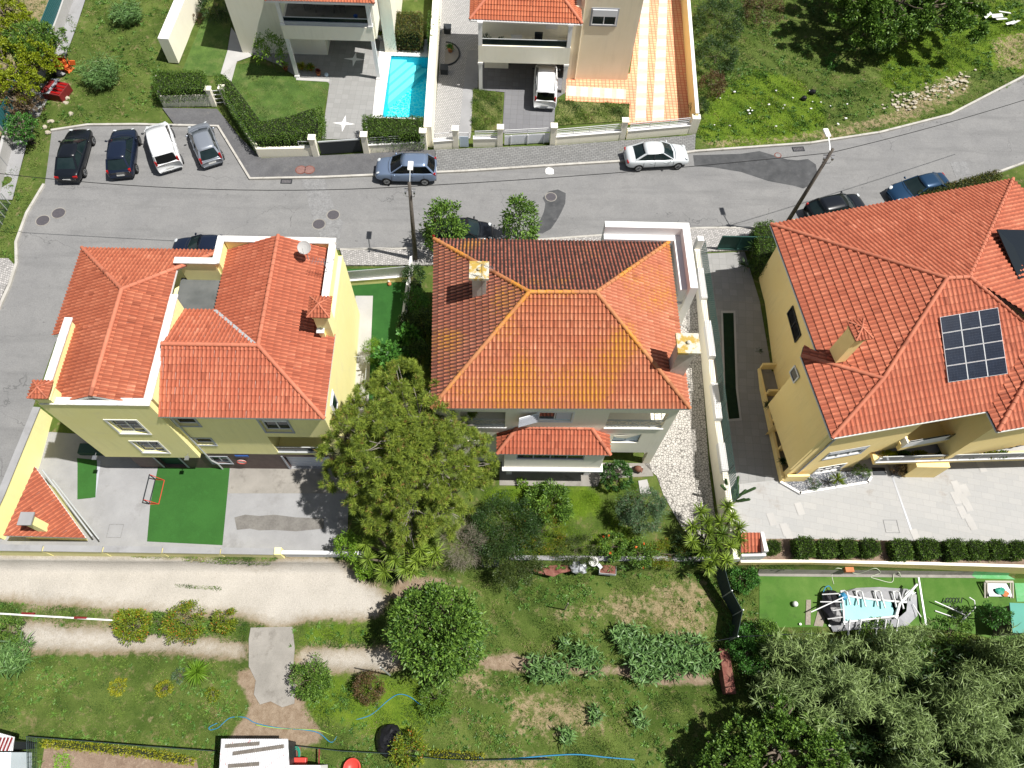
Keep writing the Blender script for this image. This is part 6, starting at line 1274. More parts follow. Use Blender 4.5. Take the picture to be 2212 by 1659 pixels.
def car(label, front, rear, typ, pm, z=0., group='cars parked along the street', name='parked_car', cat='car', rails=False, panel=False, glass='glass_dark', rimm='rim', scale=None):
    a, b = P(*rear, .75+z), P(*front, .75+z); c = (a+b)/2; h = math.atan2(b.y-a.y, b.x-a.x); k = CT[typ]; L, W, H_ = k['L'], k['W'], k['H']
    if scale: L *= scale; 
    base_ = Vector((c.x, c.y, z+T(c.x,c.y)*0+z*0)); base_.z = z
    o = thing(name, base_, label, cat, group); X = Matrix.Translation(base_) @ Matrix.Rotation(h, 4, 'Z'); hw = W/2
    def mb(): m = MB(); m.M = X; return m
    # body: rings across the car
    m = mb(); n = 15; vs = []; fs = []
    for x, wf, zs in k['st']:
        w_ = hw*wf; zb = .24 if abs(x) < .47 else .34
        prof = [(-w_*.9,zb),(-w_*.985,zb+.12),(-w_,zs*.62),(-w_*.985,zs*.86),(-w_*.93,zs*.975),(-w_*.78,zs+.012),(-w_*.4,zs+.045),(0,zs+.055)]; prof = prof+[(-y,q) for y,q in prof[-2::-1]]
        vs += [(x*L, y, q) for y,q in prof]
    for i in range(len(k['st'])-1): fs += [[i*n+j, (i+1)*n+j, (i+1)*n+j+1, i*n+j+1][::-1] for j in range(n-1)]
    for i in range(len(k['st'])-1): fs.append([i*n, i*n+n-1, (i+1)*n+n-1, (i+1)*n][::-1])
    fs.append(list(range(n))); fs.append([(len(k['st'])-1)*n+j for j in range(n)][::-1])
    m.add(vs, fs); bd = m.build('body', pm, o)
    s_ = bd.modifiers.new('sub', 'SUBSURF'); s_.levels = 1; s_.render_levels = 1
    bd.data.polygons.foreach_set('use_smooth', [True]*len(bd.data.polygons))
    g0, g1, r0, r1 = [v*L for v in k['g']]; bz = k['belt']; bw, rw = hw*.90, hw*.66 if typ != 'van' else hw*.78; rz = H_-.05
    def q4(*p): return [tuple(v) for v in p]
    # greenhouse corners, slightly bowed front and rear
    B = {'fl':(g1-.12,bw*.93,bz),'fr':(g1-.12,-bw*.93,bz),'rl':(g0+.06,bw*.88,bz),'rr':(g0+.06,-bw*.88,bz)}; Rr = {'fl':(r1-.05,rw,rz),'fr':(r1-.05,-rw,rz),'rl':(r0+.03,rw*.94,rz),'rr':(r0+.03,-rw*.94,rz)}
    def pane(nm, A, Bq, C, D, bow, mt=glass): # A,B bottom; C,D top
        m = mb(); A,Bq,C,D = map(Vector,(A,Bq,C,D)); v = []; nn = 6; f = []
        for i in range(nn+1):
            u = i/nn; d = bow*(1-(2*u-1)**2); v += [A.lerp(Bq,u)+Vector((d,0,0)), D.lerp(C,u)+Vector((d*.8,0,0))]
        f = [[2*i,2*i+2,2*i+3,2*i+1] for i in range(nn)]; m.add(v, f); ob = m.build(nm, mt, o, True); return ob
    pane('windscreen', B['fl'], B['fr'], Rr['fr'], Rr['fl'], .13)
    pane('rear_window', B['rr'], B['rl'], Rr['rl'], Rr['rr'], -.07)
    side = ((('rl','fl'),1),(('rr','fr'),-1))
    for (ka, kb), sg in side:
        A, C, D, E2 = Vector(B[ka]), Vector(B[kb]), Vector(Rr[kb]), Vector(Rr[ka]); mid = Vector((0, 0, 0)); out = Vector((0, sg*.035, 0))
        if panel:
            spl = [(0,.55,pm),(.55,1,glass)]
        else: spl = [(0,.5,glass),(.5,1,glass)]
        for u0, u1, mt in spl:
            m = mb(); v = [A.lerp(C,u0)+out*.6, A.lerp(C,(u0+u1)/2)+out*1.3, A.lerp(C,u1)+out*.6, E2.lerp(D,u1), E2.lerp(D,(u0+u1)/2)+out*.4, E2.lerp(D,u0)]
            m.add(v, [[0,1,4,5],[1,2,3,4]] if sg < 0 else [[5,4,1,0],[4,3,2,1]]); m.build('side_window' if mt == glass else 'side_panel', mt, o)
        m = mb(); p = A.lerp(C,.5)+out*1.2; q = E2.lerp(D,.5)+out*.5; m.bar(p, q, .07, .03); m.build('door_pillar', 'metal_dark' if not panel else pm, o)
    for kk in ('fl','fr','rl','rr'):
        m = mb(); a_, b_ = Vector(B[kk]), Vector(Rr[kk]); sg = 1 if kk[1] == 'l' else -1; m.bar(a_+Vector((.02,sg*.01,0)), b_, .075 if kk[0] == 'f' else .13, .05); m.build('roof_pillar', pm, o)
    # roof skin
    m = mb(); nn = 7; v = []; f = []; top = []
    for i in range(nn):
        u = i/(nn-1); x = r0-.02+(r1-r0+.0)*u; bow = .09*(1-abs(2*u-1)**3); ww = rw*(.94+.08*math.sin(math.pi*min(1,u*1.1)))+.02
        xx = [x+(.1*(1-(y)**2) if i == nn-1 else -.06*(1-y*y) if i == 0 else 0) for y in (-1,-.92,-.5,0,.5,.92,1)]
        zz = [rz-.035+bow*.2, rz+.02+bow*.35, rz+.045+bow*.5, rz+.05+bow*.55, rz+.045+bow*.5, rz+.02+bow*.35, rz-.035+bow*.2]
        v += [(xx[j], y*ww, zz[j]) for j, y in enumerate((-1,-.92,-.5,0,.5,.92,1))]
    for i in range(nn-1): f += [[i*7+j,(i+1)*7+j,(i+1)*7+j+1,i*7+j+1] for j in range(6)]
    f.append([j for j in range(7)]); f.append([(nn-1)*7+j for j in range(7)][::-1]); m.add(v, f); rf = m.build('roof', pm, o, True)
    if rails:
        for sg in (-1,1): m = mb(); m.tube([(r0+.1,sg*rw*.92,rz+.09),(r1-.25,sg*rw*.92,rz+.09)], .022, 6); m.build('roof_rail', 'metal_dark', o)
    # wheels
    for sx in (-.31,.315):
        for sg in (-1,1):
            cx = sx*L; m = mb(); r = .33; m.tube([(cx,sg*(hw-.21),r),(cx,sg*(hw+.012),r)], r, 20); wl = m.build('wheel', 'rubber', o)
            m = mb(); m.tube([(cx,sg*(hw+.005),r),(cx,sg*(hw+.022),r)], r*.66, 16); rm = m.build('rim', rimm, wl)
            m = mb()
            for j in range(5):
                a_ = j*1.2566; m.bar((cx,sg*(hw+.026),r),(cx+.2*math.cos(a_),sg*(hw+.026),r+.2*math.sin(a_)),.05,.015)
            m.build('spokes', 'metal_dark', rm)
    st = k['st']
    for sg in (-1,1):
        zl = st[-4][2]-.03; m = mb(); m.M = X @ Matrix.Translation((L*.452, sg*hw*.66, zl-.02)) @ Matrix.Rotation(-.5*sg,4,'Z') @ Matrix.Rotation(.5,4,'Y'); m.ball((0,0,0), (.15,.12,.03), 12); m.build('headlight', 'lamp_glass', o, True)
        zr = st[1][2]-.06; m = mb()
        if typ in ('van','suv','hatch'): m.box((-L*.497,sg*hw*.80-.07,zr-.1),(-L*.455,sg*hw*.80+.07,zr+.32 if typ != 'suv' else zr+.12))
        else: m.box((-L*.494,sg*hw*.68-.14,zr-.1),(-L*.455,sg*hw*.68+.15,zr+.06))
        m.build('taillight', 'tail_red', o, bevel=.02)
        m = mb(); m.M = X @ Matrix.Translation((g1-.35, sg*(hw+.09), bz+.05)); m.ball((0,0,0), (.07,.11,.07), 10); m.build('mirror', pm if pm != 'paint_van' else 'metal_dark', o, True)
        m = mb()
        for xx in (-.12,.1): m.box((xx*L-.09,sg*(hw*.985)-.015,bz-.16),(xx*L+.09,sg*(hw*.985)+.015,bz-.13))
        m.build('door_handle', pm, o)
    m = mb(); m.box((-L/2-.012,-.26,.55),(-L/2+.03,.26,.66)); m.build('number_plate', 'plate', o)
    m = mb(); m.box((-L/2-.0,-hw*.78,.30),(-L/2+.12,hw*.78,.42)); m.build('bumper_trim', 'metal_dark', o)
    m = mb(); m.box((L/2-.1,-hw*.55,.38),(L/2-.005,hw*.55,.5)); m.build('grille', 'metal_dark', o)
    for sg in (-1,1):
        m = mb()
        for xx in (g1-.1, (g0+g1)/2+.05, g0+.75): m.bar((xx,sg*(hw+.004),.4),(xx,sg*(hw*.975+.004),bz-.06),.02,.008)
        m.build('door_seam', 'metal_dark', o)
    m = mb(); m.tube([(g1+.02,-bw*.86,bz+.0),(g1+.12,-bw*.4,bz+.035),(g1+.14,0,bz+.045),(g1+.12,bw*.4,bz+.035),(g1+.02,bw*.86,bz)], .012, 4); m.build('bonnet_seam', 'metal_dark', o)
    m = mb(); m.bar((g1-.1,-bw*.7,bz+.035),(g1-.02,.05,bz+.06),.025); m.build('wiper', 'metal_dark', o)
    return o
pg = 'cars parked in the bay at the left'
car('black saloon parked farthest left in the bay, next to the grass verge', (172,279), (143,381), 'sedan', 'paint_black', group=pg, scale=1.03)
car('dark navy crossover parked second from left in the bay', (270,274), (258,381), 'suv', 'paint_navy', group=pg)
car('plain white panel van parked in the bay between the navy and silver cars', (334,260), (369,368), 'van', 'paint_van', group=pg, name='parked_van', cat='van', panel=True, glass='glass_black')
car('silver hatchback parked farthest right in the bay by the kerb', (423,262), (459,352), 'hatch', 'paint_silver', group=pg)
car('steel blue crossover parked on the kerb below the pool villa hedge', (813,362), (941,364), 'suv', 'paint_steel', z=.07, glass='glass_black')
car('pearl white saloon parked below the corner of the tiled patio', (1486,329), (1352,336), 'sedan', 'paint_pearl', z=.07)
car('white estate van with roof rails parked in the patio villa carport', (1180,140), (1177,224), 'van', 'paint_van', z=.06, name='parked_van', cat='van', rails=True, group='cars behind the villa gates', glass='glass_black')
car('dark car half hidden behind the roofs of the yellow house', (384,535), (508,537), 'sedan', 'paint_navy', glass='glass_dark')
car('black car half hidden behind the north edge of the centre house roof', (1062,499), (938,499), 'hatch', 'paint_black')
car('black crossover half hidden behind the red roof, beside the leaning pole', (1880,434), (1735,466), 'suv', 'paint_black')
car('deep blue car half hidden behind the hedge and the red roof on the right', (1910,424), (2066,386), 'sedan', 'paint_blue')
# ============================================================ poles and wires
def pole(label, base_, top, lampdir, r0=.16):
    o = thing('utility_pole', base_, label, 'utility pole', 'wooden utility poles'); m = MB(); m.tube([base_, Vector(top)], r0, 10, r2=r0*.62); m.build('pole', 'pole_wood', o, True)
    t_ = Vector(top); u = (t_-base_).normalized(); m = MB(); a = t_-u*.5; 
    for s in (-1,1):
        m.tube([a, a+Vector((s*.28,-.12,-.15)), a+Vector((s*.25,-.14,-.5)), a-u*.7], .02, 6); m.box(tuple(a+Vector((s*.26-.05,-.2,-.25))), tuple(a+Vector((s*.26+.05,-.08,-.08))))
    m.tube([a-Vector((.35,0,0)), a+Vector((.35,0,0))], .03, 6); m.build('bracket', 'metal_grey', o)
    m = MB(); l = Vector(lampdir); m.tube([t_-u*.35, t_-u*.1+l*.5, t_+l+Vector((0,0,.1))], .03, 6); arm = m.build('lamp_arm', 'galvanised', o)
    d = l.normalized(); m = MB(); h = math.atan2(d.y,d.x); m.M = Matrix.Translation(t_+l*1.0+Vector((0,0,.1))) @ Matrix.Rotation(h,4,'Z'); m.box((-.05,-.16,-.06),(.62,.16,.05)); lp_ = m.build('lamp_head', 'wall_white', arm, bevel=.03)
    return t_
b1 = G(898,562); z1 = 8.1; x1 = VY(884,392,b1.y); T1 = pole('tall utility pole standing beside the side yard with a lamp above the blue crossover', b1, P(884,395,x1[1]*.97), (0,.95,0))
b2 = G(1684,507); T2 = P(1799,322,VY(1799,322,G(1684,507).y)[1]); T2 = pole('leaning utility pole with a lamp beside the half hidden black crossover', b2, T2, (-.12,.95,.0))
def wire(label, pts, sag, r=.022):
    m = MB()
    for a, b in zip(pts[:-1], pts[1:]):
        a, b = Vector(a), Vector(b); m.tube([a.lerp(b,i/16)-Vector((0,0,sag*4*(i/16)*(1-i/16))) for i in range(17)], r, 5)
    m.build('overhead_cable', 'black_cable', None, label=label, cat='cable')
wire('overhead cable from the left edge to the pole beside the side yard', [P(-120,360,6.6), T1-Vector((0,0,.3))], 1.0)
wire('overhead cable crossing the road between the two utility poles', [T1-Vector((0,0,.3)), T2-Vector((0,0,.3))], .25)
wire('overhead cable running from the leaning pole to the right edge', [T2-Vector((0,0,.3)), P(2300,188,6.9)], .3)
# ============================================================ street ironwork
def manhole(x, y, mat, label, r=.36, group='manhole covers', square=False, pave=0.):
    c = G(x,y); o = thing('manhole_cover', (c.x,c.y,c.z), label, 'manhole cover', group); m = MB(); z = c.z+.03+pave
    m.lathe([(r,0),(r,.014)], (c.x,c.y,z), 28); m.build('cover', mat, o); m = MB()
    for k in range(28):
        a, b = 6.2832*k/28, 6.2832*(k+1)/28; m.add([(c.x+q*math.cos(w_),c.y+q*math.sin(w_),z+h) for w_ in (a,b) for q in (r+.005,r+.07) for h in (0,.010)], [[0,2,6,4],[1,5,7,3],[2,3,7,6]])
    m.build('rim_ring', 'concrete' if mat == 'manhole_iron' else 'rust_soil', o)
manhole(127,461,'manhole_iron','round manhole cover in the lane, right one of the left pair',.42); manhole(93,477,'manhole_iron','round manhole cover in the lane, left one of the left pair',.42)
manhole(720,465,'manhole_iron','round manhole cover on the repaired strip, upper of the two',.40); manhole(689,485,'manhole_iron','round manhole cover on the repaired strip, lower of the two',.40)
manhole(651,370,'manhole_red','rusty red manhole cover in the dark pavement, left of two',.33, pave=.115); manhole(669,370,'manhole_red','rusty red manhole cover in the dark pavement, right of two',.33, pave=.115)
manhole(1190,426,'manhole_iron','round manhole cover in the dark asphalt repair in mid road',.36); manhole(1680,336,'asphalt_old','pale manhole cover in the dark wet repair near the white saloon',.2)
def gully(x, y, label, w_=.5, h=.35, rot=0.):
    c = G(x,y); o = thing('drain_grate', (c.x,c.y,c.z), label, 'drain grate', 'drain grates'); X = Matrix.Translation(c) @ Matrix.Rotation(rot,4,'Z'); m = MB(); m.M = X
    for s in ((-w_,-h,w_,-h+.05),(-w_,h-.05,w_,h),(-w_,-h+.05,-w_+.05,h-.05),(w_-.05,-h+.05,w_,h-.05)): m.box((s[0],s[1],.03),(s[2],s[3],.07))
    m.build('frame', 'metal_dark', o); m = MB(); m.M = X
    for i in range(7): x_ = -w_+.1+i*(2*w_-.2)/6; m.box((x_-.03,-h+.05,.03),(x_+.03,h-.05,.06))
    m.build('bars', 'manhole_iron', o)
gully(619,393,'drain grate by the kerb below the red manhole covers', .4, .2); gully(1724,323,'drain grate by the kerb near the bend in the road', .45, .22, .1)
m = MB(); c = G(1188,371); m.ball((c.x,c.y,c.z+.02), (.34,.36,.05), 10, .25); m.build('plaster_lump', 'wall_white', None, label='splash of white plaster lying in the road below the gate', cat='debris')
# ============================================================ clutter
def hose(label, px, mat, r=.02, off=.06, name='garden_hose', cat='hose', z=None):
    pts = [G(x,y,off) if z is None else P(x,y,z) for x,y in px]; n = len(pts); q = []
    for i in range(n-1):
        p0, p1, p2, p3 = pts[max(i-1,0)], pts[i], pts[i+1], pts[min(i+2,n-1)]
        for k in range(8):
            u = k/8; q.append(.5*((2*p1)+(p2-p0)*u+(2*p0-5*p1+4*p2-p3)*u*u+(3*p1-p0-3*p2+p3)*u**3))
    m = MB(); m.tube(q+[pts[-1]], r, 6); return m.build(name, mat, None, True, label=label, cat=cat)
hose('blue garden hose looping over the concrete pad and up through the grass', [(470,1562),(453,1571),(456,1577),(472,1572),(482,1563),(500,1550),(530,1550),(553,1562),(600,1572),(660,1577),(690,1584),(712,1602),(722,1600),(733,1582),(752,1560),(800,1545),(840,1512),(862,1500),(885,1505),(905,1520),(915,1524)], 'hose_blue', .022)
hose('pale yellow-green hose end curling in the grass beside the blue hose', [(553,1566),(600,1573),(665,1576),(690,1578),(715,1587),(722,1590)], 'hose_yellow', .022)
hose('bundle of blue-grey irrigation pipes along the bottom fence line', [(1010,1633),(1080,1640),(1190,1632),(1250,1630),(1310,1636),(1370,1641)], 'hose_blue', .035)
hose('thin white hose coiled on the concrete strip below the court wall', [(1800,1262),(1796,1240),(1806,1228),(1826,1232),(1850,1240),(1870,1234),(1890,1228),(1900,1238),(1880,1246),(1895,1252),(1925,1258),(1930,1240),(1940,1236),(1945,1246)], 'hose_pale', .022)
hose('blue hose dangling in a loop at the left end of the collapsed pool', [(1780,1315),(1773,1295),(1776,1275),(1785,1268),(1791,1275),(1788,1288),(1778,1296)], 'hose_blue', .03, .3)
# football goal
g = [G(331,1033),G(318,1087),G(341,1034),G(336,1090)]; o = thing('football_goal', g[1], 'small black and red football goal frame at the left edge of the green pitch', 'goal')
a, b = G(323,1089,.04), G(336,1036,.04); a2, b2 = a+Vector((.55,.0,0)), b+Vector((.55,-.05,0)); m = MB(); up_ = Vector((0,0,.85))
for p, q in ((a,a+up_),(b,b+up_),(a+up_,b+up_),(a,b)): m.tube([p,q], .035, 6)
m.build('goal_frame', 'metal_dark', o); m = MB()
for p, q in ((a+up_,a2),(b+up_,b2),(a2,b2),(a,a2),(b,b2)): m.tube([p,q], .022, 6)
m.build('rear_frame', 'red_plastic', o)
m = MB(); c = G(178,975); m.box((c.x-.1,c.y-.25,-2.06),(c.x+1.5,c.y+.4,-1.6)); m.build('storage_bench', 'door_green', None, bevel=.03, label='dark green storage box in the shade of the yellow house', cat='storage box')
m = MB(); c = G(249,1147); z = c.z+.026
for s in ((-.42,-.4,.42,-.37),(-.42,.37,.42,.4),(-.42,-.37,-.39,.37),(.39,-.37,.42,.37)): m.box((c.x+s[0],c.y+s[1],z),(c.x+s[2],c.y+s[3],z+.01))
m.build('inspection_cover', 'asphalt_old', None, label='square inspection cover outline near the lean-to in the court of the yellow house', cat='cover')
m = MB(); c = G(*t(3,2,1062,1232)); z = c.z+.05
for s in ((-.42,-.4,.42,-.37),(-.42,.37,.42,.4),(-.42,-.37,-.39,.37),(.39,-.37,.42,.37)): m.box((c.x+s[0],c.y+s[1],z),(c.x+s[2],c.y+s[3],z+.01))
m.build('inspection_cover', 'asphalt_old', None, label='square inspection cover outline in the pale court left of the drain channel', cat='cover')
# little white dog with a toy on the side lawn
c = G(839,607); o = thing('dog', c, 'small white dog standing on the dark turf of the side yard', 'dog'); m = MB(); X = Matrix.Translation(c) @ Matrix.Rotation(1.9,4,'Z'); m.M = X
bm_ = bmesh.new(); vv = [((-.22,0,.22),.075),((-.08,0,.23),.085),((.08,0,.24),.09),((.18,0,.29),.06),((.25,0,.35),.06),((.33,0,.33),.03),((-.3,0,.3),.02),((-.36,0,.36),.012),((-.2,.07,.1),.03),((-.23,.07,.02),.022),((-.2,-.07,.1),.03),((-.23,-.07,.02),.022),((.12,.07,.1),.028),((.12,.07,.02),.022),((.12,-.07,.1),.028),((.12,-.07,.02),.022),((.24,.05,.42),.018),((.24,-.05,.42),.018)]
ed = [(0,1),(1,2),(2,3),(3,4),(4,5),(0,6),(6,7),(0,8),(8,9),(0,10),(10,11),(2,12),(12,13),(2,14),(14,15),(4,16),(4,17)]
me_ = bpy.data.meshes.new('dog_body'); me_.from_pydata([tuple((X @ Vector(p))-c) for p,_ in vv], ed, []); ob = bpy.data.objects.new('dog_body', me_); link(ob, o); ORI[ob.name] = c; me_.materials.append(M['dog_white'])
sk_ = ob.modifiers.new('skin','SKIN'); 
for i, (_, r) in enumerate(vv): me_.skin_vertices[0].data[i].radius = (r, r)
me_.skin_vertices[0].data[1].use_root = True; ob.modifiers.new('sub','SUBSURF').render_levels = 2
c = G(842,616); m = MB(); m.ball((c.x,c.y,c.z+.14), .13, 12); m.build('toy_ball', 'terracotta', None, True, label='brown ball lying on the dark turf beside the dog', cat='ball')
# planter with palm pot by the divider wall and two black pots, villa deck pots
c = G(974,118); o = thing('round_planter', c, 'half-round stone planter bed with a terracotta pot against the stained divider wall', 'planter'); m = MB()
arc = [(c.x-.45+1.15*math.cos(a), c.y+1.35*math.sin(a)) for a in [-math.pi/2+math.pi*k/14 for k in range(15)]]; m.prism(arc, c.z, c.z+.09); m.build('bed', 'concrete', o); m = MB(); m.tube([(x,y,c.z+.1) for x,y in arc], .06, 6); m.build('stone_edge', 'metal_dark', o)
potted(G(973,113)+Vector((0,0,.1)), .24, .4, 'terracotta', 'leaf_fig', .5, 'green plant in a terracotta pot in the half-round planter', star=True, n=60, lw=.07)
for (x,y,l) in ((967,70,'square black pot with a small plant, upper one by the divider wall'),(960,157,'square black pot, lower one by the divider wall')):
    c = G(x,y); m = MB(); m.box((c.x-.28,c.y-.3,c.z),(c.x+.28,c.y+.3,c.z+.5)); m.box((c.x-.31,c.y-.33,c.z+.5),(c.x+.31,c.y+.33,c.z+.55)); m.build('square_pot', 'metal_dark', None, label=l, cat='pot')
potted(G(823,86), .3, .6, 'wall_white', 'leaf_yellow', .5, 'spiky plant in a tall white pot between the villa column and the square hedge', star=True, n=50, lw=.06)
for i, (x,y,l) in enumerate(((618,152,'red flowering pot plant just left of the villa carport column'),(652,150,'spiky pot plant just right of the left carport column'),(672,152,'second spiky pot plant right of the left carport column, in a terracotta pot'),(689,163,'small terracotta pot at the edge of the carport lawn'))):
    potted(G(x,y), .18, .28, 'terracotta', ('leaf_red','leaf_yellow','leaf_autumn','leaf_red')[i], (.45,.6,.55,.3)[i], l, star=(i in (1,2)), n=120, lw=.05)
c = G(706,165); m = MB(); m.ball((c.x,c.y,c.z+.16), .16, 10); m.build('garden_globe', 'shutter_blue', None, True, label='small blue-grey globe at the corner of the carport lawn', cat='ornament')
c = G(932,97); o = thing('bicycle', c, 'bicycle with pale wheels leaning by the tall narrow hedge', 'bicycle')
for dy in (-.5,.5):
    m = MB(); m.tube([(c.x+.05, c.y+dy+.33*math.cos(a), c.z+.35+.33*math.sin(a)) for a in [6.2832*k/16 for k in range(17)]], .022, 5); m.build('wheel', 'metal_grey', o)
m = MB(); m.tube([(c.x,c.y-.5,c.z+.35),(c.x,c.y-.1,c.z+.8),(c.x,c.y+.4,c.z+.82),(c.x,c.y+.5,c.z+.35)], .02, 5); m.tube([(c.x,c.y-.1,c.z+.8),(c.x,c.y,c.z+.35),(c.x,c.y+.4,c.z+.8)], .02, 5); m.bar((c.x-.22,c.y+.42,c.z+.95),(c.x+.22,c.y+.42,c.z+.95),.03); m.build('frame', 'white_plastic', o)
# rubbish by the field wall
o = thing('chair_pile', G(135,150), 'pile of broken orange plastic chairs by the white field wall', 'rubbish pile')
for (x,y,s,rz) in ((134,142,.7,.3),(149,153,.6,1.2),(157,139,.45,2)):
    c = G(x,y); m = MB(); m.M = Matrix.Translation(c+Vector((0,0,.12))) @ Matrix.Rotation(rz,4,'Z') @ Matrix.Rotation(.3,4,'X'); m.box((-s*.6,-s*.5,0),(s*.6,s*.5,.06)); m.box((-s*.6,s*.5,0),(s*.6,s*.56,s*.8)); m.box((-s*.6,-s*.5,.06),(-s*.54,s*.4,.4)); m.build('broken_chair', 'orange_plastic', o, bevel=.02)
m = MB(); c = G(130,164); m.ball((c.x,c.y,c.z+.15), (.5,.4,.3), 10, .15); m.build('rubbish_bag', 'black_plastic', o)
c = G(128,206); o = thing('skip_bin', c, 'dark red ribbed container with a grey lid by the field wall', 'container'); m = MB(); m.M = Matrix.Translation(c) @ Matrix.Rotation(-.25,4,'Z'); m.box((-.8,-.65,0),(.75,.75,.7)); m.build('bin_body', 'red_paint', o, bevel=.05); m = MB(); m.M = Matrix.Translation(c) @ Matrix.Rotation(-.25,4,'Z')
for i in range(4): m.box((.0,-.55+i*.33,.7),(.72,-.42+i*.33,.76))
m.build('ribs', 'tail_red', o); m = MB(); m.M = Matrix.Translation(c+Vector((0,0,.72))) @ Matrix.Rotation(-.25,4,'Z') @ Matrix.Rotation(-.25,4,'Y'); m.box((-.95,-.7,0),(-.05,.95,.06)); m.build('lid', 'grey_trim', o)
for i, (x,y) in enumerate(((154,248),(110,264),(99,276),(105,288),(146,214),(144,224))):
    c = G(x,y); m = MB(); m.ball((c.x,c.y,c.z+.08), (random.uniform(.16,.3),random.uniform(.14,.25),.12), 8, .2); m.build('rubble_stone', 'rock', None, label=('rounded pale stone alone on the verge right of the bare earth','broad pale stone in the verge, uppermost of three below the field wall','small pale stone in the verge, middle of three below the field wall','flat pale stone in the verge, lowest of three below the field wall','upper of two pale stones beside the red container','lower of two pale stones beside the red container')[i], cat='stone', group='rubble stones by the field wall')
rr = random.Random(3)
m = MB()
for i in range(150):
    u = rr.random(); x, y = 1925+u*165+rr.gauss(0,12), 232-u*62+rr.gauss(0,11); c = G(x,y); s_ = rr.uniform(.05,.19); m.ball((c.x,c.y,c.z+.03), (s_,s_*rr.uniform(.5,1),s_*.22), 6, .3)
m.build('bank_rubble', 'rock', None, label='broken pale stones scattered on the bank above the bend', cat='rubble', kind='stuff')
for i in range(26):
    x, y = rr.uniform(1530,1830), rr.uniform(190,300)
    if y > 300-(x-1530)*.1: continue
    c = G(x,y); m = MB(); s = rr.uniform(.06,.13); m.ball((c.x,c.y,c.z+.1), (s,s*.8,s*.5), 6, .3); m.build('litter', 'white_plastic', None, label='scrap of white litter in the field above the bend', cat='litter', group='scraps of litter in the field')
for i, (x,y) in enumerate(((1735,215),(1754,202))): c = G(x,y); m = MB(); m.ball((c.x,c.y,c.z+.15), (.25,.22,.2), 8, .25); m.build('rubbish_bag', 'black_plastic', None, label=('left' if i == 0 else 'right')+' of two black rubbish bags in the field grass', cat='rubbish bag')
c = G(2150,30); o = thing('shelter_wreck', c, 'heap of torn white plastic sheeting beside the big tree at the top right', 'debris')
for i in range(7): m = MB(); p = c+Vector((rr.uniform(-1.2,1.2),rr.uniform(-1.5,1.5),.25)); m.M = Matrix.Translation(p) @ Matrix.Rotation(rr.uniform(0,3),4,'Z') @ Matrix.Rotation(rr.uniform(-.4,.4),4,'X'); m.box((-.5,-.12,0),(.5,.12,.02)); m.build('plastic_strip', 'white_plastic', o)
# ---- middle garden bits
c = G(1376,1016); m = MB(); m.M = Matrix.Translation(c+Vector((0,0,.28))) @ Matrix.Rotation(1.2,4,'Y') @ Matrix.Rotation(.5,4,'X'); m.lathe([(.09,-.26),(.19,-.08),(.22,.08),(.16,.2),(.13,.24),(.16,.28),(.12,.27),(.08,.15)], (0,0,0), 18); m.build('clay_pot', 'pot_brown', None, True, label='brown clay jar lying on its side beside the glossy round bush', cat='pot')
c = G(1281,1017); m = MB(); m.box((c.x-.1,c.y-.1,-2.1),(c.x+.12,c.y+.15,-.6)); m.build('white_post', 'wall_white', None, label='short white post under the bay ledge of the centre house', cat='post')
a, b = G(1385,1040), G(1392,1070); m = MB(); m.prism([(a.x-.2,a.y),(b.x-.25,b.y),(b.x+.4,b.y+.1),(a.x+.35,a.y+.1)], -2.12, -1.98); m.build('stone_slab', 'concrete_white', None, label='pale stone slab at the edge of the cobbled drive', cat='slab')
o = thing('foil_heap', G(1250,1224), 'crumpled silver foil sheet heaped below the garden retaining wall', 'rubbish'); c = G(1250,1224); m = MB(); m.ball((c.x,c.y,c.z+.2), (.5,.45,.3), 16, .22); m.build('foil_sheet', 'foil', o)
c = G(1280,1215); m = MB(); m.lathe([(.2,0),(.27,.28),(.3,.3),(.26,.3),(.2,.04),(.01,.03)], c, 18); m.build('tub', 'white_plastic', None, True, label='grey-white round tub between the foil and the crate of soil', cat='tub')
c = G(1311,1230); o = thing('soil_crate', c, 'wire-rimmed crate full of dark red soil below the garden wall', 'crate'); m = MB(); X = Matrix.Translation(c) @ Matrix.Rotation(-.08,4,'Z'); m.M = X
for i in range(4):
    z = .1+i*.1; q = [(-.48,-.34,z),(.48,-.34,z),(.48,.34,z),(-.48,.34,z),(-.48,-.34,z)]
    m.tube(q, .02, 5)
m.build('wire_frame', 'galvanised', o); m = MB(); m.M = X; m.box((-.46,-.32,0),(.46,.32,.36)); m.ball((0,0,.36),(.42,.3,.12),14,.15); m.build('soil_fill', 'rust_soil', o)
m = MB(); c = G(1195,1224); m.ball((c.x,c.y,c.z+.02), (1.1,.5,.16), 16, .2); m.build('soil_heap', 'rust_soil', None, label='low heap of dark red soil left of the crumpled foil', cat='soil heap')
o = thing('spade', G(1284,1206), 'spade leaning against the white tub below the garden wall', 'spade'); a = G(1284,1216); m = MB(); m.tube([a+Vector((-.3,.45,.7)), a+Vector((.2,-.1,.1))], .02, 6); m.build('handle', 'wood_old', o); m = MB(); m.bar(a+Vector((.2,-.1,.1)), a+Vector((.4,-.3,-.02)), .2, .015); m.build('blade', 'metal_grey', o)
for (x,y,l,w_) in ((1120,1225,'black crate under the dark bush',.5),): c = G(x-60,y-8); m = MB(); m.box((c.x-.5,c.y-.25,c.z),(c.x+.5,c.y+.3,c.z+.3)); m.build('black_crate', 'metal_dark', None, label='black crate half under the dark bush below the garden wall', cat='crate')
o = thing('timber_post', G(1223,1290), 'thin weathered post standing in the meadow below the foil', 'post'); a = G(1219,1318); m = MB(); m.tube([a, a+Vector((0,0,2.2))], .035, 6); m.build('post', 'reed_mat', o)
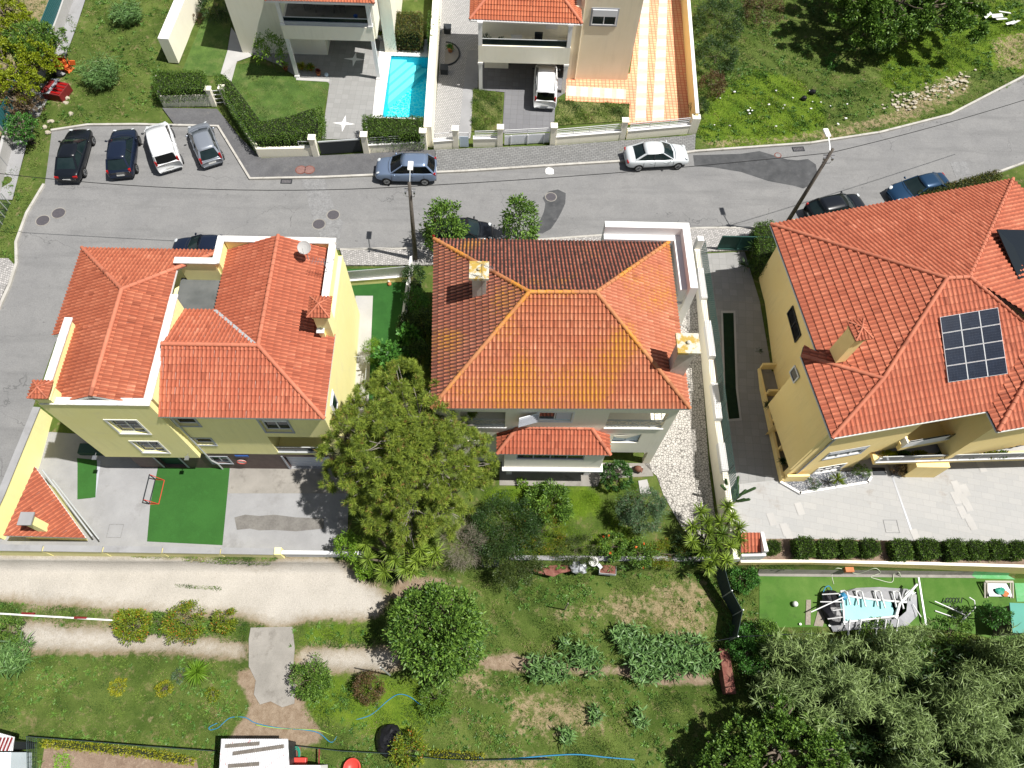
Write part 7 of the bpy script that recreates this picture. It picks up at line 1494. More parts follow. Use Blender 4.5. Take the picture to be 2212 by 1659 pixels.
a = G(842,1458); m = MB(); m.tube([a, a+Vector((.0,.0,4.0))], .05, 8, r2=.035); m.build('steel_pole', 'galvanised', None, label='bare white steel pole left of the round glossy tree', cat='pole')
# concrete weir at the right end of the ditch
a, b = G(1552,1440), G(1570,1500); m = MB(); m.prism([(a.x,a.y+.9),(a.x+.55,a.y+.9),(b.x+.35,b.y),(b.x-.2,b.y)], -3.5, -2.55); m.build('brick_weir', 'rust_soil', None, label='short brick weir across the right end of the dry ditch', cat='wall')
m = MB(); a, b = G(0,1322), G(270,1342); m.tube([a+Vector((-2,0,.12)), b+Vector((0,0,.12))], .05, 8); o = m.build('water_pipe', 'wall_white', None, label='white pipe with red couplings along the lower edge of the dirt road', cat='pipe')
for x, y in ((64,1326),(177,1335)): c = G(x,y,.13); m = MB(); m.tube([c-Vector((.35,0,0)), c+Vector((.35,-.02,0))], .07, 8); m.build('coupling', 'red_paint', o)
# big black tyre-like hoop at the far left of the ditch
c = G(12,1388); m = MB(); m.tube([(c.x+.3*math.cos(a), c.y, c.z+.3+.3*math.sin(a)) for a in [math.pi*k/8 for k in range(9)]], .05, 6); m.build('pipe_hoop', 'metal_dark', None, label='dark pipe hoop at the left end of the dry ditch', cat='pipe')
# sheds at the bottom edge
q = [P3(478,1596,-.9), P3(622,1596,-.9), P3(626,1680,-.9), P3(472,1680,-.9)]; o = thing('shed', (q[0].x,q[0].y,-3.1), 'shed with a pale corrugated roof weighted with planks beside the concrete pad', 'shed')
m = MB(); m.prism([tuple(p[:2]) for p in q], -.95, -.9); m.build('roof', 'shed_sheet', o); m = MB(); m.prism([(q[0].x+.1,q[0].y-.1),(q[1].x-.1,q[1].y-.1),(q[2].x-.1,q[2].y),(q[3].x+.1,q[3].y)], -3.1, -.952); m.build('wall', 'metal_dark', o)
for k, (a, b) in enumerate((((487,1612),(560,1606)),((503,1628),(613,1612)),((493,1655),(560,1650)))):
    m = MB(); m.bar(P3(*a,-.84), P3(*b,-.84), .17, .05); m.build('roof_plank', 'wood_old', None, label=('upper','diagonal middle','lowest')[k]+' grey plank lying on the corrugated shed roof', cat='plank', group='planks on the shed roof')
q = [P3(620,1653,-1.2), P3(692,1653,-1.2), P3(692,1720,-1.2), P3(620,1720,-1.2)]; m = MB(); m.prism([tuple(p[:2]) for p in q], -3.1, -1.2); m.build('white_box_roof', 'wall_white', None, label='low white box roof cut off by the bottom edge, right of the shed', cat='shed')
o = thing('hose_coil', G(642,1635), 'green garden hose coiled on the brown sheet right of the shed', 'hose'); c = G(640,1632); m = MB()
for r in (.24,.3,.35): m.tube([(c.x+r*.7*math.cos(a), c.y+r*1.2*math.sin(a), c.z+.15+r*.2) for a in [6.2832*k/18 for k in range(19)]], .022, 5)
m.build('coil', 'hose_green', o)
drape('brown_sheet', wp([(622,1612),(650,1612),(652,1660),(622,1660)]), .07, 'pot_brown'); 
c = G(651,1650); m = MB(); m.box((c.x-.35,c.y-.1,c.z+.2),(c.x+.35,c.y+.3,c.z+.6)); m.build('red_crate', 'red_plastic', None, bevel=.03, label='red plastic crate beside the coiled green hose', cat='crate')
c = G(762,1658); m = MB(); m.lathe([(.3,0),(.42,.3),(.46,.32),(.4,.32),(.34,.14),(.01,.12)], c, 22); m.build('red_tub', 'red_plastic', None, True, label='round red tub cut off by the bottom edge in the grass', cat='tub')
a, b = G(700-4,1618), G(692,1700); m = MB(); m.bar(a+Vector((-.05,0,.5)), b+Vector((0,0,.5)), .06); m.build('red_pole', 'red_paint', None, label='thin red pole lying right of the green hose coil', cat='pole')
c = G(843,1598); m = MB(); m.M = Matrix.Translation(c); m.ball((0,0,.25), (.72,.78,.55), 18, .10); m.build('covered_heap', 'black_plastic', None, label='heap covered with shiny black plastic beside the yellow sapling', cat='heap')
# left edge sheds
q = [P3(-30,1575,-1.0), P3(31,1592,-1.0), P3(27,1622,-1.0), P3(-30,1622,-1.0)]; o = thing('shed', (q[1].x,q[1].y,-3.1), 'shed with red striped roof sheet cut off by the left edge', 'shed'); m = MB(); m.prism([tuple(p[:2]) for p in q], -1.05, -1.0); m.build('roof_sheet', 'shed_sheet', o); m = MB()
for i in range(4): 
    x = q[3].x+.6+i*.36; x1_ = q[1].x-.1-i*.18; m.bar((x1_, q[1].y-.02,-.985), (x1_-.06, q[2].y,-.985), .09, .02)
m.build('red_stripe', 'red_paint', o); m = MB(); m.prism([tuple(p[:2]) for p in (q[0]+Vector((0,-.4,0)), q[1]+Vector((-.1,-.2,0)), q[2]+Vector((-.1,.1,0)), q[3])], -3.1, -1.052); m.build('wall', 'metal_dark', o)
q = [P3(-30,1625,-1.2), P3(24,1625,-1.2), P3(20,1720,-1.2), P3(-30,1720,-1.2)]; m = MB(); m.prism([tuple(p[:2]) for p in q], -3.1, -1.2); m.build('sheet_roof', 'pale_sheet', None, label='pale blue ribbed sheet roof in the bottom left corner', cat='shed')
# net fences of the vegetable plot
def net(label, px, h=1.0, z=None, mat='net_dark'):
    p = [G(x,y) for x,y in px]; o = thing('net_fence', p[0], label, 'fence')
    for q in p: m = MB(); m.tube([q, q+Vector((0,0,h+.1))], .025, 6); m.build('post', 'metal_dark', o)
    m = MB()
    for a, b in zip(p[:-1], p[1:]):
        L = (b-a).length; n = max(2,int(L/.22))
        for k in range(6): zz = Vector((0,0,.05+h*k/5)); m.tube([a+zz,b+zz], .010 if k < 5 else .02, 3, cap=False)
        for k in range(n): c = a.lerp(b,k/n); m.tube([c+Vector((0,0,.05)), c+Vector((0,0,h+.05))], .008, 3, cap=False)
    m.build('net', mat, o)
net('dark net fence around the vegetable plot at the bottom left', [(82,1700),(80,1605),(80,1592),(200,1601),(330,1612),(470,1622)], .9)
net('green net fence along the bottom edge right of the shed', [(650,1612),(740,1622),(850,1628),(960,1640),(1020,1642),(1190,1640)], .8)
# ---- lower right yard: collapsed frame pool and bits
z = -3.05
def Q(x, y, zz=-2.5): return P(x, y, zz)
o = thing('frame_pool', Q(1890,1310,-3.1), 'collapsed above-ground frame pool with turquoise liner, bent white tubes and grey skirt', 'frame pool')
def quad(m, pts): m.add([Q(*p) for p in pts], [[0,1,2,3]])
m = MB(); v = [Q(1812,1286,-2.45),Q(1850,1290,-2.5),Q(1900,1297,-2.5),Q(1955,1300,-2.5),Q(1940,1331,-2.5),Q(1900,1335,-2.5),Q(1860,1338,-2.5),Q(1822,1343,-2.45)]; v2 = [p-Vector((0,0,.3)) for p in v]; m.add(v+v2, [[0,7,6,1],[1,6,5,2],[2,5,4,3]]+[[i,(i+1)%8,8+(i+1)%8,8+i] for i in range(8)]); m.build('liner', 'pool_liner', o)
m = MB(); v = [Q(1925,1298,-2.47),Q(1957,1299,-2.47),Q(1947,1330,-2.47),Q(1935,1331,-2.47)]; m.add(v, [[3,2,1,0]]); m.add(v, [[0,1,2,3]]); m.build('algae_patch', 'algae', o)
m = MB(); v = [Q(*q,-2.95) for q in ((1806,1282),(1850,1270),(1900,1268),(1960,1272),(1980,1285),(1982,1330),(1960,1352),(1900,1358),(1850,1360),(1800,1365),(1790,1345),(1800,1320))]
mid = [Q(*q,-2.55) for q in ((1813,1289),(1850,1289),(1900,1295),(1950,1299),(1960,1302),(1958,1320),(1943,1333),(1900,1337),(1860,1340),(1824,1345),(1820,1330),(1815,1305))]; n = 12
m.add(v+mid, [[i,(i+1)%n,n+(i+1)%n,n+i][::-1] for i in range(n)]); sk2 = m.build('skirt', 'tarp_grey', o)
m = MB(); c = Q(1800,1315,-2.9); m.ball((c.x,c.y,c.z+.1), (.75,1.05,.35), 14, .12); m.build('folded_cover', 'black_plastic', o)
for k, (a, b) in enumerate((((1812,1285),(1958,1301)),((1821,1344),(1940,1330)),((1819,1286),(1824,1350)))):
    m = MB(); m.tube([Q(*a,-2.4), Q((a[0]+b[0])/2,(a[1]+b[1])/2+ (2 if k == 0 else 0),-2.42), Q(*b,-2.4)], .055, 8); m.build('top_rail', 'paint_white', o)
m = MB(); m.tube([Q(1981,1262,-2.2), Q(1943,1305,-2.35), Q(1934,1336,-2.4)], .07, 8, r2=.1); m.build('bent_rail', 'paint_white', o)
for (x, y, dx, dy, h) in ((1820,1277,17,30,0),(1853,1277,17,34,0),(1893,1277,19,37,0),(1933,1278,19,37,0)):
    m = MB(); m.tube([Q(x-4,y,-2.6), Q(x+4,y-1,-2.5), Q(x+9,y+2,-2.4), Q(x+dx,y+dy,-2.22)], .055, 6); m.tube([Q(x-4,y,-2.6), Q(x+dx-16,y+dy-4,-2.25)], .055, 6); m.build('leg_frame', 'paint_white', o)
for (x, y) in ((1834,1372),(1858,1370),(1894,1370),(1912,1368),(1938,1368)):
    m = MB(); m.tube([Q(x-2,y,-2.7), Q(x+2,1338,-2.22)], .05, 6); m.build('leg_frame', 'paint_white', o)
for (a, b) in (((1772,1300),(1818,1300)),((1790,1320),(1820,1316)),((1788,1337),(1820,1333)),((1752,1322),(1822,1290)),((1776,1284),(1812,1282))):
    m = MB(); m.tube([Q(*a,-2.6), Q(*b,-2.25)], .035, 6); m.build('loose_tube', 'paint_white', o)
for k in range(4):
    m = MB(); m.tube([Q(1952+k*5,1298,-2.6), Q(1955+k*5,1284,-2.7), Q(1966+k*4,1274+k*2,-2.7)], .03, 6); m.build('loose_tube', 'galvanised', o)
m = MB(); m.tube([Q(1972,1305,-2.6), Q(1990,1333,-2.6)], .03, 6); m.build('loose_tube', 'paint_white', o)
m = MB(); c = Q(1822,1288,-2.35); m.ball(tuple(c), (.2,.22,.12), 10, .25); m.build('blue_rag', 'hose_blue', o)
m = MB(); m.bar(G(1978,1250,.3), G(1994,1352,.3), .09, .09); m.build('fence_beam', 'galvanised', None, label='long grey beam beside the collapsed pool, dividing the green yard', cat='beam')
for (px, l) in ((((1741,1296),(1751,1296),(1750,1350),(1739,1350)),'narrow reed mat lying left of the collapsed pool'),(((1774,1290),(1796,1288),(1776,1354),(1757,1352)),'wide reed mat lying against the collapsed pool')):
    drape('reed_mat', wp(px), .07, 'reed_mat', .04, label=l, cat='mat', kind=None)
c = G(1715,1306); m = MB(); m.ball((c.x,c.y,c.z+.2), .17, 14); m.build('football', 'white_plastic', None, True, label='pale football on the green yard left of the reed mats', cat='ball')
for i, (x,y) in enumerate(((1727,1349),(1790,1352))): c = G(x,y); m = MB(); m.lathe([(.05,0),(.07,.16)], c, 10); m.build('plastic_cup', 'white_plastic', None, label=('left' if i == 0 else 'right')+' of two white plastic cups at the cane edge of the green yard', cat='cup')
o = thing('folded_lounger', G(2045,1320), 'folded white tubular garden lounger lying on the green yard', 'lounger')
m = MB(); m.tube([G(2012,1301,.35), G(2080,1330,.25), G(2070,1347,.2), G(2100,1315,.3), G(2096,1300,.4), G(2085,1293,.4)], .035, 6); m.tube([G(2018,1320,.1), G(2062,1336,.15)], .035, 6); m.build('tube_frame', 'paint_white', o); m = MB()
for k in range(6): a = G(2042+k*6,1293,.3); b = G(2034+k*8,1303,.1); m.bar(a, b, .05, .02); c2 = G(2040+k*7,1314+k*3,.2); m.bar(c2, c2+Vector((.3,.15,0)), .05, .02)
m.build('webbing', 'metal_dark', o)
o = thing('garden_bench', G(2152,1277), 'low wooden bench frame with clutter at the right of the green yard', 'bench'); m = MB(); c = G(2152,1277)
for dx in (-.85,-.7,.7,.85): m.bar(c+Vector((dx,-.4,.05)), c+Vector((dx,.45,.45)), .07)
m.bar(c+Vector((-.85,.45,.5)), c+Vector((.85,.45,.5)), .12, .05); m.build('frame', 'cushion', o); m = MB(); m.box((c.x-.68,c.y-.35,c.z+.2),(c.x+.68,c.y+.4,c.z+.27)); m.build('seat', 'metal_grey', o)
m = MB(); m.ball((c.x+.0,c.y-.05,c.z+.36), (.3,.2,.1), 10, .3); m.build('cloth', 'hose_green', o, label='green cloth'); m = MB(); m.ball((c.x+.25,c.y-.2,c.z+.34), (.22,.18,.09), 10, .3); m.build('cloth', 'terracotta', o, label='orange cloth')
q = [P3(2181,1302,-1.2), P3(2240,1304,-1.2), P3(2240,1366,-1.2), P3(2188,1368,-1.2)]; o = thing('shed', (q[0].x,q[0].y,-3.1), 'shed with a flat green sheet roof at the right edge of the lower yard', 'shed'); m = MB(); m.prism([tuple(p[:2]) for p in q], -1.26, -1.2); m.build('roof', 'green_sheet', o); m = MB(); m.prism([(q[0].x+.1,q[0].y-.1),(q[1].x,q[1].y-.1),(q[2].x,q[2].y+.1),(q[3].x+.1,q[3].y+.1)], -3.1, -1.262); m.build('wall', 'wood_old', o)
# black shade cloth fence between meadow and green yard
pts = [G(1540,1222),G(1560,1290),G(1583,1330),G(1572,1385)]; o = thing('shade_fence', pts[0], 'sagging black shade-cloth fence between the meadow and the green yard', 'fence'); m = MB()
for a, b in zip(pts[:-1], pts[1:]): m.add([a, b, b+Vector((.0,0,1.7)), a+Vector((0,0,1.8)), a+Vector((.03,0,0)), b+Vector((.03,0,0)), b+Vector((.03,0,1.7)), a+Vector((.03,0,1.8))], [[0,1,2,3],[7,6,5,4],[3,2,6,7],[0,4,5,1]])
m.build('shade_cloth', 'net_dark', o)
for p in pts: m = MB(); m.tube([p, p+Vector((0,0,1.95))], .035, 6); m.build('post', 'galvanised', o)
m = MB(); m.tube([pts[-1]+Vector((0,0,1.8)), G(1740,1375,1.3)], .02, 4); m.tube([pts[-1]+Vector((0,0,1.8)), G(1480,1400,.8)], .015, 4); m.build('guy_wire', 'metal_dark', o)
c = G(1795+0,1235); 
for i,(x,y) in enumerate(((2177,955),(2192,955))):
    c = P3(x,y,.95); m = MB(); m.lathe([(.22,-.3),(.32,0),(.35,.15),(.3,.16),(.05,.1)], c, 18); m.build('black_pot', 'metal_dark', None, True, label='black round pot on the terrace of the ochre house, '+('left' if i == 0 else 'right')+' of two', cat='pot')
c = G(1780,1270-30); m = MB(); q = G(*t(3,2,685,1600)); m.box((q.x-.25,q.y-.22,q.z),(q.x+.25,q.y+.22,q.z+.3)); m.build('clay_box', 'terracotta', None, label='square clay box on the concrete strip beside the white hose', cat='box')
leafm('leaf_dark2', (.03,.06,.012), (.09,.12,.025), .15)
leafm('leaf_autumn_dark', (.05,.09,.012), (.16,.15,.03), .15, dry=(.2,.08,.03))
leafm('weed_leaf', (.05,.13,.02), (.16,.30,.05), .2); leafm('leaf_yellowgreen', (.16,.22,.01), (.34,.40,.015), .3); leafm('leaf_reed_stalk', (.16,.19,.07), (.24,.26,.10), .1); mk('leaf_cactus', (.025,.06,.015), (.05,.10,.03), 7, .6)
# ============================================================ trees and shrubs
def at(x, y, z=0.): # ground point under something seen at height z above ground
    p = G(x, y)
    for _ in range(12): q = P(x, y, T(p.x,p.y)+z); p = Vector((q.x, q.y, T(q.x,q.y)))
    return p
def shrub(label, x, y, dpx, h, mat, n=1500, ll=.12, lw=.06, name='shrub', cat='shrub', ry=1., group=None, clumps=40, spread=.3, zmid=.5, droop=.12, trunk=.05):
    b = at(x, y, h*zmid); r = dpx/2/38*(1.0)*(38/ (F/ ( (H-b.z-h*zmid)/ (math.cos(math.radians(27))-((829.5-y)/F)*math.sin(math.radians(27)))))) ; r = dpx/2*((H-b.z-h*zmid)/(math.cos(math.radians(27.03))-((829.5-y)/F)*math.sin(math.radians(27.03))))/F
    lobes = [(0,0,h*.5,r,r*ry,h*.5)]
    return tree(name, label, cat, b, lobes, n, ll, lw, mat, clumps, spread, .7, droop, trunk, group, -.6)
# the big pine: many flat-topped lobes with needle tufts
pb = at(880,985,5.5)
def pine():
    o = thing('pine_tree', pb, 'large spreading stone pine between the yellow house and the centre house', 'tree'); m = MB()
    px = [(870,840,7.0,1.7),(905,900,8.0,2.0),(800,870,6.6,1.3),(770,930,6.2,1.5),(740,960,5.2,1.3),(840,950,8.4,2.0),(930,965,8.0,1.9),(985,910,6.6,1.3),(1010,960,5.8,1.3),(1020,1010,5.0,1.3),(970,1030,6.4,1.6),(880,1030,7.4,1.8),(790,1010,6.4,1.6),(745,1040,4.8,1.2),(820,1090,5.2,1.4),(890,1105,5.2,1.5),(950,1110,4.6,1.3),(880,1160,3.4,.9),(840,1130,3.6,1.0),(965,850,5.6,1.1),(800,1060,5.5,1.2),(975,1075,4.6,1.2),(740,1000,4.9,1.0),(1035,1040,4.0,.8),(915,1150,3.2,.8),(840,830,6.0,1.1)]
    lobes = []
    for x, y, z, r in px: c = P(x, y, pb.z+z); lobes.append((c.x, c.y, c.z, r*1.02, r*1.02, r*.62))
    fork = pb+Vector((.2,.1,2.6)); m.tube([pb-Vector((0,0,.1)), pb+Vector((.1,.1,1.3)), fork], .34, 10, r2=.28); m.tube([fork, fork+Vector((-.1,.3,2.2)), fork+Vector((0,.2,4.2))], .24, 8, r2=.12)
    for l in lobes:
        c = Vector(l[:3]); s = fork+Vector((0,.1,random.uniform(-.6,1.8))); limb_mesh(m, s, c-Vector((0,0,.15)), .11, 6, .22)
        for _ in range(9):
            d = Vector(ball_pts(1)[0]); limb_mesh(m, s.lerp(c,random.uniform(.6,1)), c+Vector((d.x*l[3],d.y*l[4],abs(d.z)*l[5]))*.8, .035, 4, .12)
    m.build('trunk', 'twig_pine', o, True)
    p, d = crown_pts(lobes, 17000, 1000, .14, .62, -.25); n = len(p); k = 11
    bp = np.repeat(p, k, 0); bd = np.repeat(d, k, 0)*.9+RNG.normal(size=(n*k,3))*.75; v = np.clip(np.repeat(rnd(n,0,.93), k)+rnd(n*k,-.1,.1), 0, 1); v[np.repeat(rnd(n) < .012, k)] = .99
    blades('crown', bp, bd, rnd(n*k,.16,.30), .02, .05, 'pine_needles', o, v=v)
mk('twig_pine', (.20,.18,.15), (.27,.24,.21), 5, .9)
pine()
tree('round_tree', 'round dense glossy dark green tree beside the white steel pole', 'tree', at(942,1365,2.4), [(0,0,2.6,2.35,2.3,1.9),(-1.2,.8,2.5,1.3,1.3,1.3),(1.2,-.6,2.3,1.4,1.4,1.3),(.3,-1.3,2.2,1.3,1.2,1.2),(.4,1.4,2.3,1.3,1.1,1.2)], 17000, .2, .085, 'leaf_mid', 240, .2, .85, .2, .22)
tree('glossy_bush', 'clipped round glossy bush in front of the centre house bay', 'bush', at(1331,1028,.9), [(0,0,.95,.92,.85,.8),(.15,.1,1.6,.5,.5,.45)], 4200, .11, .06, 'leaf_glossy', 110, .16, .9, .1, .07)
tree('olive_tree', 'grey-green olive tree beside the cobbled drive', 'tree', at(1385,1106,1.4), [(0,0,1.6,1.35,1.3,1.1),(-.7,.2,1.3,.8,.8,.8),(.6,.4,1.7,.8,.8,.7)], 11000, .13, .03, 'leaf_olive', 150, .25, .6, .1, .09)
shrub('broad-leaved bush with dark green tips in the middle lawn', 1185,1088,92,1.8,'leaf_mid', 6000,.17,.06)
shrub('yellow-green mimosa bush growing below the broad-leaved bush', 1172,1145,112,1.4,'leaf_autumn', 9000,.07,.025)
shrub('large dark brownish bush at the left of the middle garden', 1090,1135,150,2.1,'leaf_dark', 17000,.09,.045, clumps=90)
shrub('second dark bush filling the corner below the large brownish bush', 1110,1195,140,1.6,'leaf_dark2', 13000,.09,.04)
shrub('thin grey twiggy bush right of the yucca clump', 1000,1175,95,2.0,'twig_grey', 6500,.22,.012, clumps=70)
shrub('rose bush with orange blooms by the retaining wall', 1325,1178,58,1.2,'leaf_mid', 2600,.1,.06)
shrub('low rose bush spilling over the retaining wall', 1385,1195,60,1.2,'leaf_mid', 2000,.1,.055)
shrub('low scrubby olive-green growth over the retaining wall left of the roses', 1245,1185,105,1.0,'leaf_dark2', 6500,.08,.03, ry=.6)
shrub('dark low shrub between the clipped hedge bush and the big yucca', 1490,1178,80,1.2,'leaf_dark', 4200,.09,.04)
shrub('low clipped yellow-green hedge bush by the retaining wall', 1440,1196,100,.9,'leaf_autumn', 6000,.06,.03, ry=.6)
for _i, (x,y) in enumerate(((1304,1160),(1315,1158),(1390,1175),(1374,1182),(1318,1195),(1389,1226))):
    b = at(x,y,1.15 if y < 1200 else .5); c = b+Vector((0,0,1.2 if y < 1200 else .5)); p = np.tile(np.array(c),(14,1)); blades('rose_bloom', p, ball_pts(14), .09, .07, 0, 'petal_orange', None, label='orange rose bloom '+('at the left top of the rose bush','second along the top of the rose bush','at the top of the right rose bush','beside the top bloom of the right rose bush','low on the left rose bush','hanging below the retaining wall')[_i], cat='flower', group='orange rose blooms')
# plants between the houses
for (lab,x,y,d,h,mt,n,ll,lw) in (
    ('leafy fig tree overhanging the side yard path',850,790,80,3.2,'leaf_fig',2600,.26,.17),
    ('smaller fig tree by the white side wall',884,735,50,3.0,'leaf_fig',1300,.26,.17),
    ('feathery light green shrub by the steps of the yellow house',808,760,42,2.6,'leaf_bright',2600,.09,.03),
    ('magnolia-like tree at the road beside the utility pole',958,497,88,4.6,'leaf_mid',2600,.24,.10),
    ('small glossy magnolia tree at the road behind the centre house roof',1124,482,72,4.6,'leaf_mid',2200,.24,.10),
    ('dark climbing shrub beside the fence, nearest the utility pole',895,600,45,2.2,'leaf_dark',2600,.1,.06),
    ('dark climbing shrub beside the fence, second from the utility pole',897,650,50,2.4,'leaf_fig',2600,.1,.06),
    ('dark climbing shrub beside the fence, third from the utility pole',880,700,40,2.2,'leaf_dark',2200,.1,.06),
    ('tall dark shrub in the narrow gap beside the centre house wall',915,700,40,3.0,'leaf_dark',2600,.1,.06),
    ('tall dark shrub in the gap, next to the figs',905,770,55,3.0,'leaf_dark',3000,.1,.06),
    ('dark bush in the gap above the pine crown',870,830,60,2.6,'leaf_dark',3000,.1,.06),
    ('bright lime green shrub at the foot of the white sliding gate',752,1180,52,2.6,'leaf_bright',2600,.13,.06),
    ('lime green shrub leaning over the dirt road by the gate',790,1225,44,1.8,'leaf_bright',1800,.12,.06),
    ('small leafy plant in front of the centre house steps',1128,1042,22,.5,'leaf_bright',300,.12,.05),
    ('squat bush on the concrete pad edge with yellow-green leaves',672,1466,86,1.9,'leaf_mid',4200,.11,.05),
    ('brown-leaved bush in the grass right of the squat bush',797,1486,66,1.6,'leaf_brown',3400,.08,.04),
    ('dark green bush in the grass at the end of the blue hose',940,1508,72,1.3,'leaf_mid',3000,.1,.04),
    ('yellow and orange sapling beside the black plastic heap',882,1620,74,1.8,'leaf_autumn',2400,.12,.05),
    ('small yellow shrub in the left meadow, leftmost of three',255,1484,34,.8,'leaf_yellow',900,.09,.04),
    ('small yellow shrub in the left meadow, middle of three',353,1488,32,.8,'leaf_yellow',800,.09,.04),
    ('small sparse yellow shrub in the left meadow, rightmost of three',458,1500,30,.6,'leaf_autumn',400,.09,.04),
    ('small autumn-coloured maple-like tree beside the dirt road',285,1350,66,2.6,'leaf_autumn',3200,.13,.06),
    ('wide yellow-green shrub beside the dirt road',398,1345,88,1.8,'leaf_autumn',3800,.1,.05),
    ('smaller yellow-green shrub at the right end of the roadside row',485,1342,52,1.4,'leaf_autumn',1700,.1,.05),
    ('dark shrub between the maple-like tree and the wide shrub',345,1345,50,1.1,'leaf_mid',1500,.09,.04),
    ('low green shrub at the left edge above the dry ditch',18,1365,60,1.1,'leaf_mid',1600,.1,.05),
    ('pale silvery seedling beside the spiky green plant',388,1458,30,.4,'leaf_olive',500,.1,.03),
    ('young citrus tree in the pool villa lawn',582,112,66,3.4,'leaf_bright',1500,.16,.07),
    ('large fan palm crown in shade behind the villa lawn',463,12,60,2.4,'leaf_dark',1200,.5,.05),
    ('small bush at the top left by the garden wall of the villa',425,38,26,.7,'leaf_brown',500,.1,.05),
    ('small tree on the green yard at the far right',2140,1330,50,2.8,'leaf_fig',1700,.12,.06),
    ('dark sapling on the green yard beside the long shadow',2060,1362,60,1.8,'leaf_mid',900,.12,.06),
    ('leafy bush beside the green yard, under the clump of yucca',1605,1248,62,1.5,'leaf_fig',3200,.12,.06),
    ('dense green bush below the shade-cloth fence',1620,1400,100,1.6,'leaf_fig',5500,.11,.06),
    ('bright green bush at the left margin of the cane thicket',1655,1385,90,1.8,'leaf_mid',4500,.11,.05),
    ('vine-like bush spilling over the collapsed pool',1895,1382,88,1.1,'leaf_mid',2200,.12,.06),
    ('second vine-like bush right of the collapsed pool',1975,1386,62,1.1,'leaf_mid',1500,.12,.06),
    ('round evergreen shrub in the gravel bed of the ochre house',1861,1018,36,1.0,'leaf_hedge',1600,.06,.03),
    ('silvery low shrub in the gravel bed of the ochre house',1758,1044,30,.5,'leaf_olive',900,.08,.02),
    ('dark shrub in the round bed under the terrace of the ochre house',1942,1012,34,.9,'leaf_brown',1200,.08,.04),
    ('dark round bush at the field edge, beside the patio boundary wall',1512,232,40,1.4,'leaf_dark',1600,.1,.05),
    ('overgrown bramble mass behind the patio wall, upper part',1555,40,110,2.2,'leaf_dark',6500,.12,.05),
    ('overgrown bramble mass behind the patio wall, middle part',1548,120,90,1.8,'leaf_dark',4500,.12,.05),
    ('overgrown bramble mass behind the patio wall, lower part',1540,180,60,1.5,'leaf_brown',2500,.12,.05),
    ('dark purple-leaved bush at the top of the field',1650,20,90,1.6,'leaf_brown',3500,.12,.05),
    ('small bright bush in the field below the big tree',1800,130,30,.8,'leaf_fig',900,.12,.05),
    ):
    shrub(lab, x, y, d, h, mt, n, ll, lw, name='small_tree' if 'tree' in lab or 'sapling' in lab else 'shrub', cat='tree' if 'tree' in lab else 'shrub', clumps=60 if n > 2000 else 30, spread=.26)
# big trees
def bigtree(lab, x, y, h, rx, ry, mt, n, seed, ll=.2, lw=.1, zc=None, k=7, name='broadleaf_tree'):
    r_ = random.Random(seed); b = at(x, y, h*.6); L_ = [(0,0,h*.6,rx*.7,ry*.7,h*.35)]
    for i in range(k): a = 6.2832*i/k+r_.uniform(-.3,.3); q = r_.uniform(.5,.68); L_.append((rx*q*math.cos(a), ry*q*math.sin(a), h*r_.uniform(.42,.68), rx*r_.uniform(.32,.45), ry*r_.uniform(.32,.45), h*r_.uniform(.2,.3)))
    tree(name, lab, 'tree', b, L_, n, ll, lw, mt, 260, .17, .8, .15, .25)
bigtree('huge broad-leaved tree at the top right of the field', 1945, -15, 6.0, 7.4, 5.6, 'leaf_mid', 46000, 4, .27, .14, k=11)
bigtree('yellowish broad tree in the top left corner', 30, 140, 4.2, 3.0, 3.2, 'leaf_yellowgreen', 20000, 5, .14, .07)
bigtree('green tree behind the teal fence at the top left', 75, 95, 4.2, 2.2, 2.4, 'leaf_mid', 13000, 6, .14, .07)
bigtree('small yellow-green tree at the very top left edge', 5, 30, 4.0, 2.4, 2.4, 'leaf_yellowgreen', 12000, 8, .14, .07)
bigtree('brownish thin tree behind the field wall at the left', 35, 215, 3.0, 1.8, 1.8, 'leaf_brown', 4000, 9, .12, .05)
bigtree('low green tree poking over the field wall', 45, 275, 2.4, 1.2, 1.3, 'leaf_fig', 2400, 10, .14, .07)
bigtree('bright leafy tree at the bottom, left of the cane thicket', 1690, 1625, 4.6, 3.1, 2.6, 'leaf_mid', 21000, 11, .17, .09)
bigtree('leafy tree at the bottom edge in front of the cane thicket', 1580, 1650, 3.6, 1.7, 1.6, 'leaf_mid', 9000, 12, .17, .09)
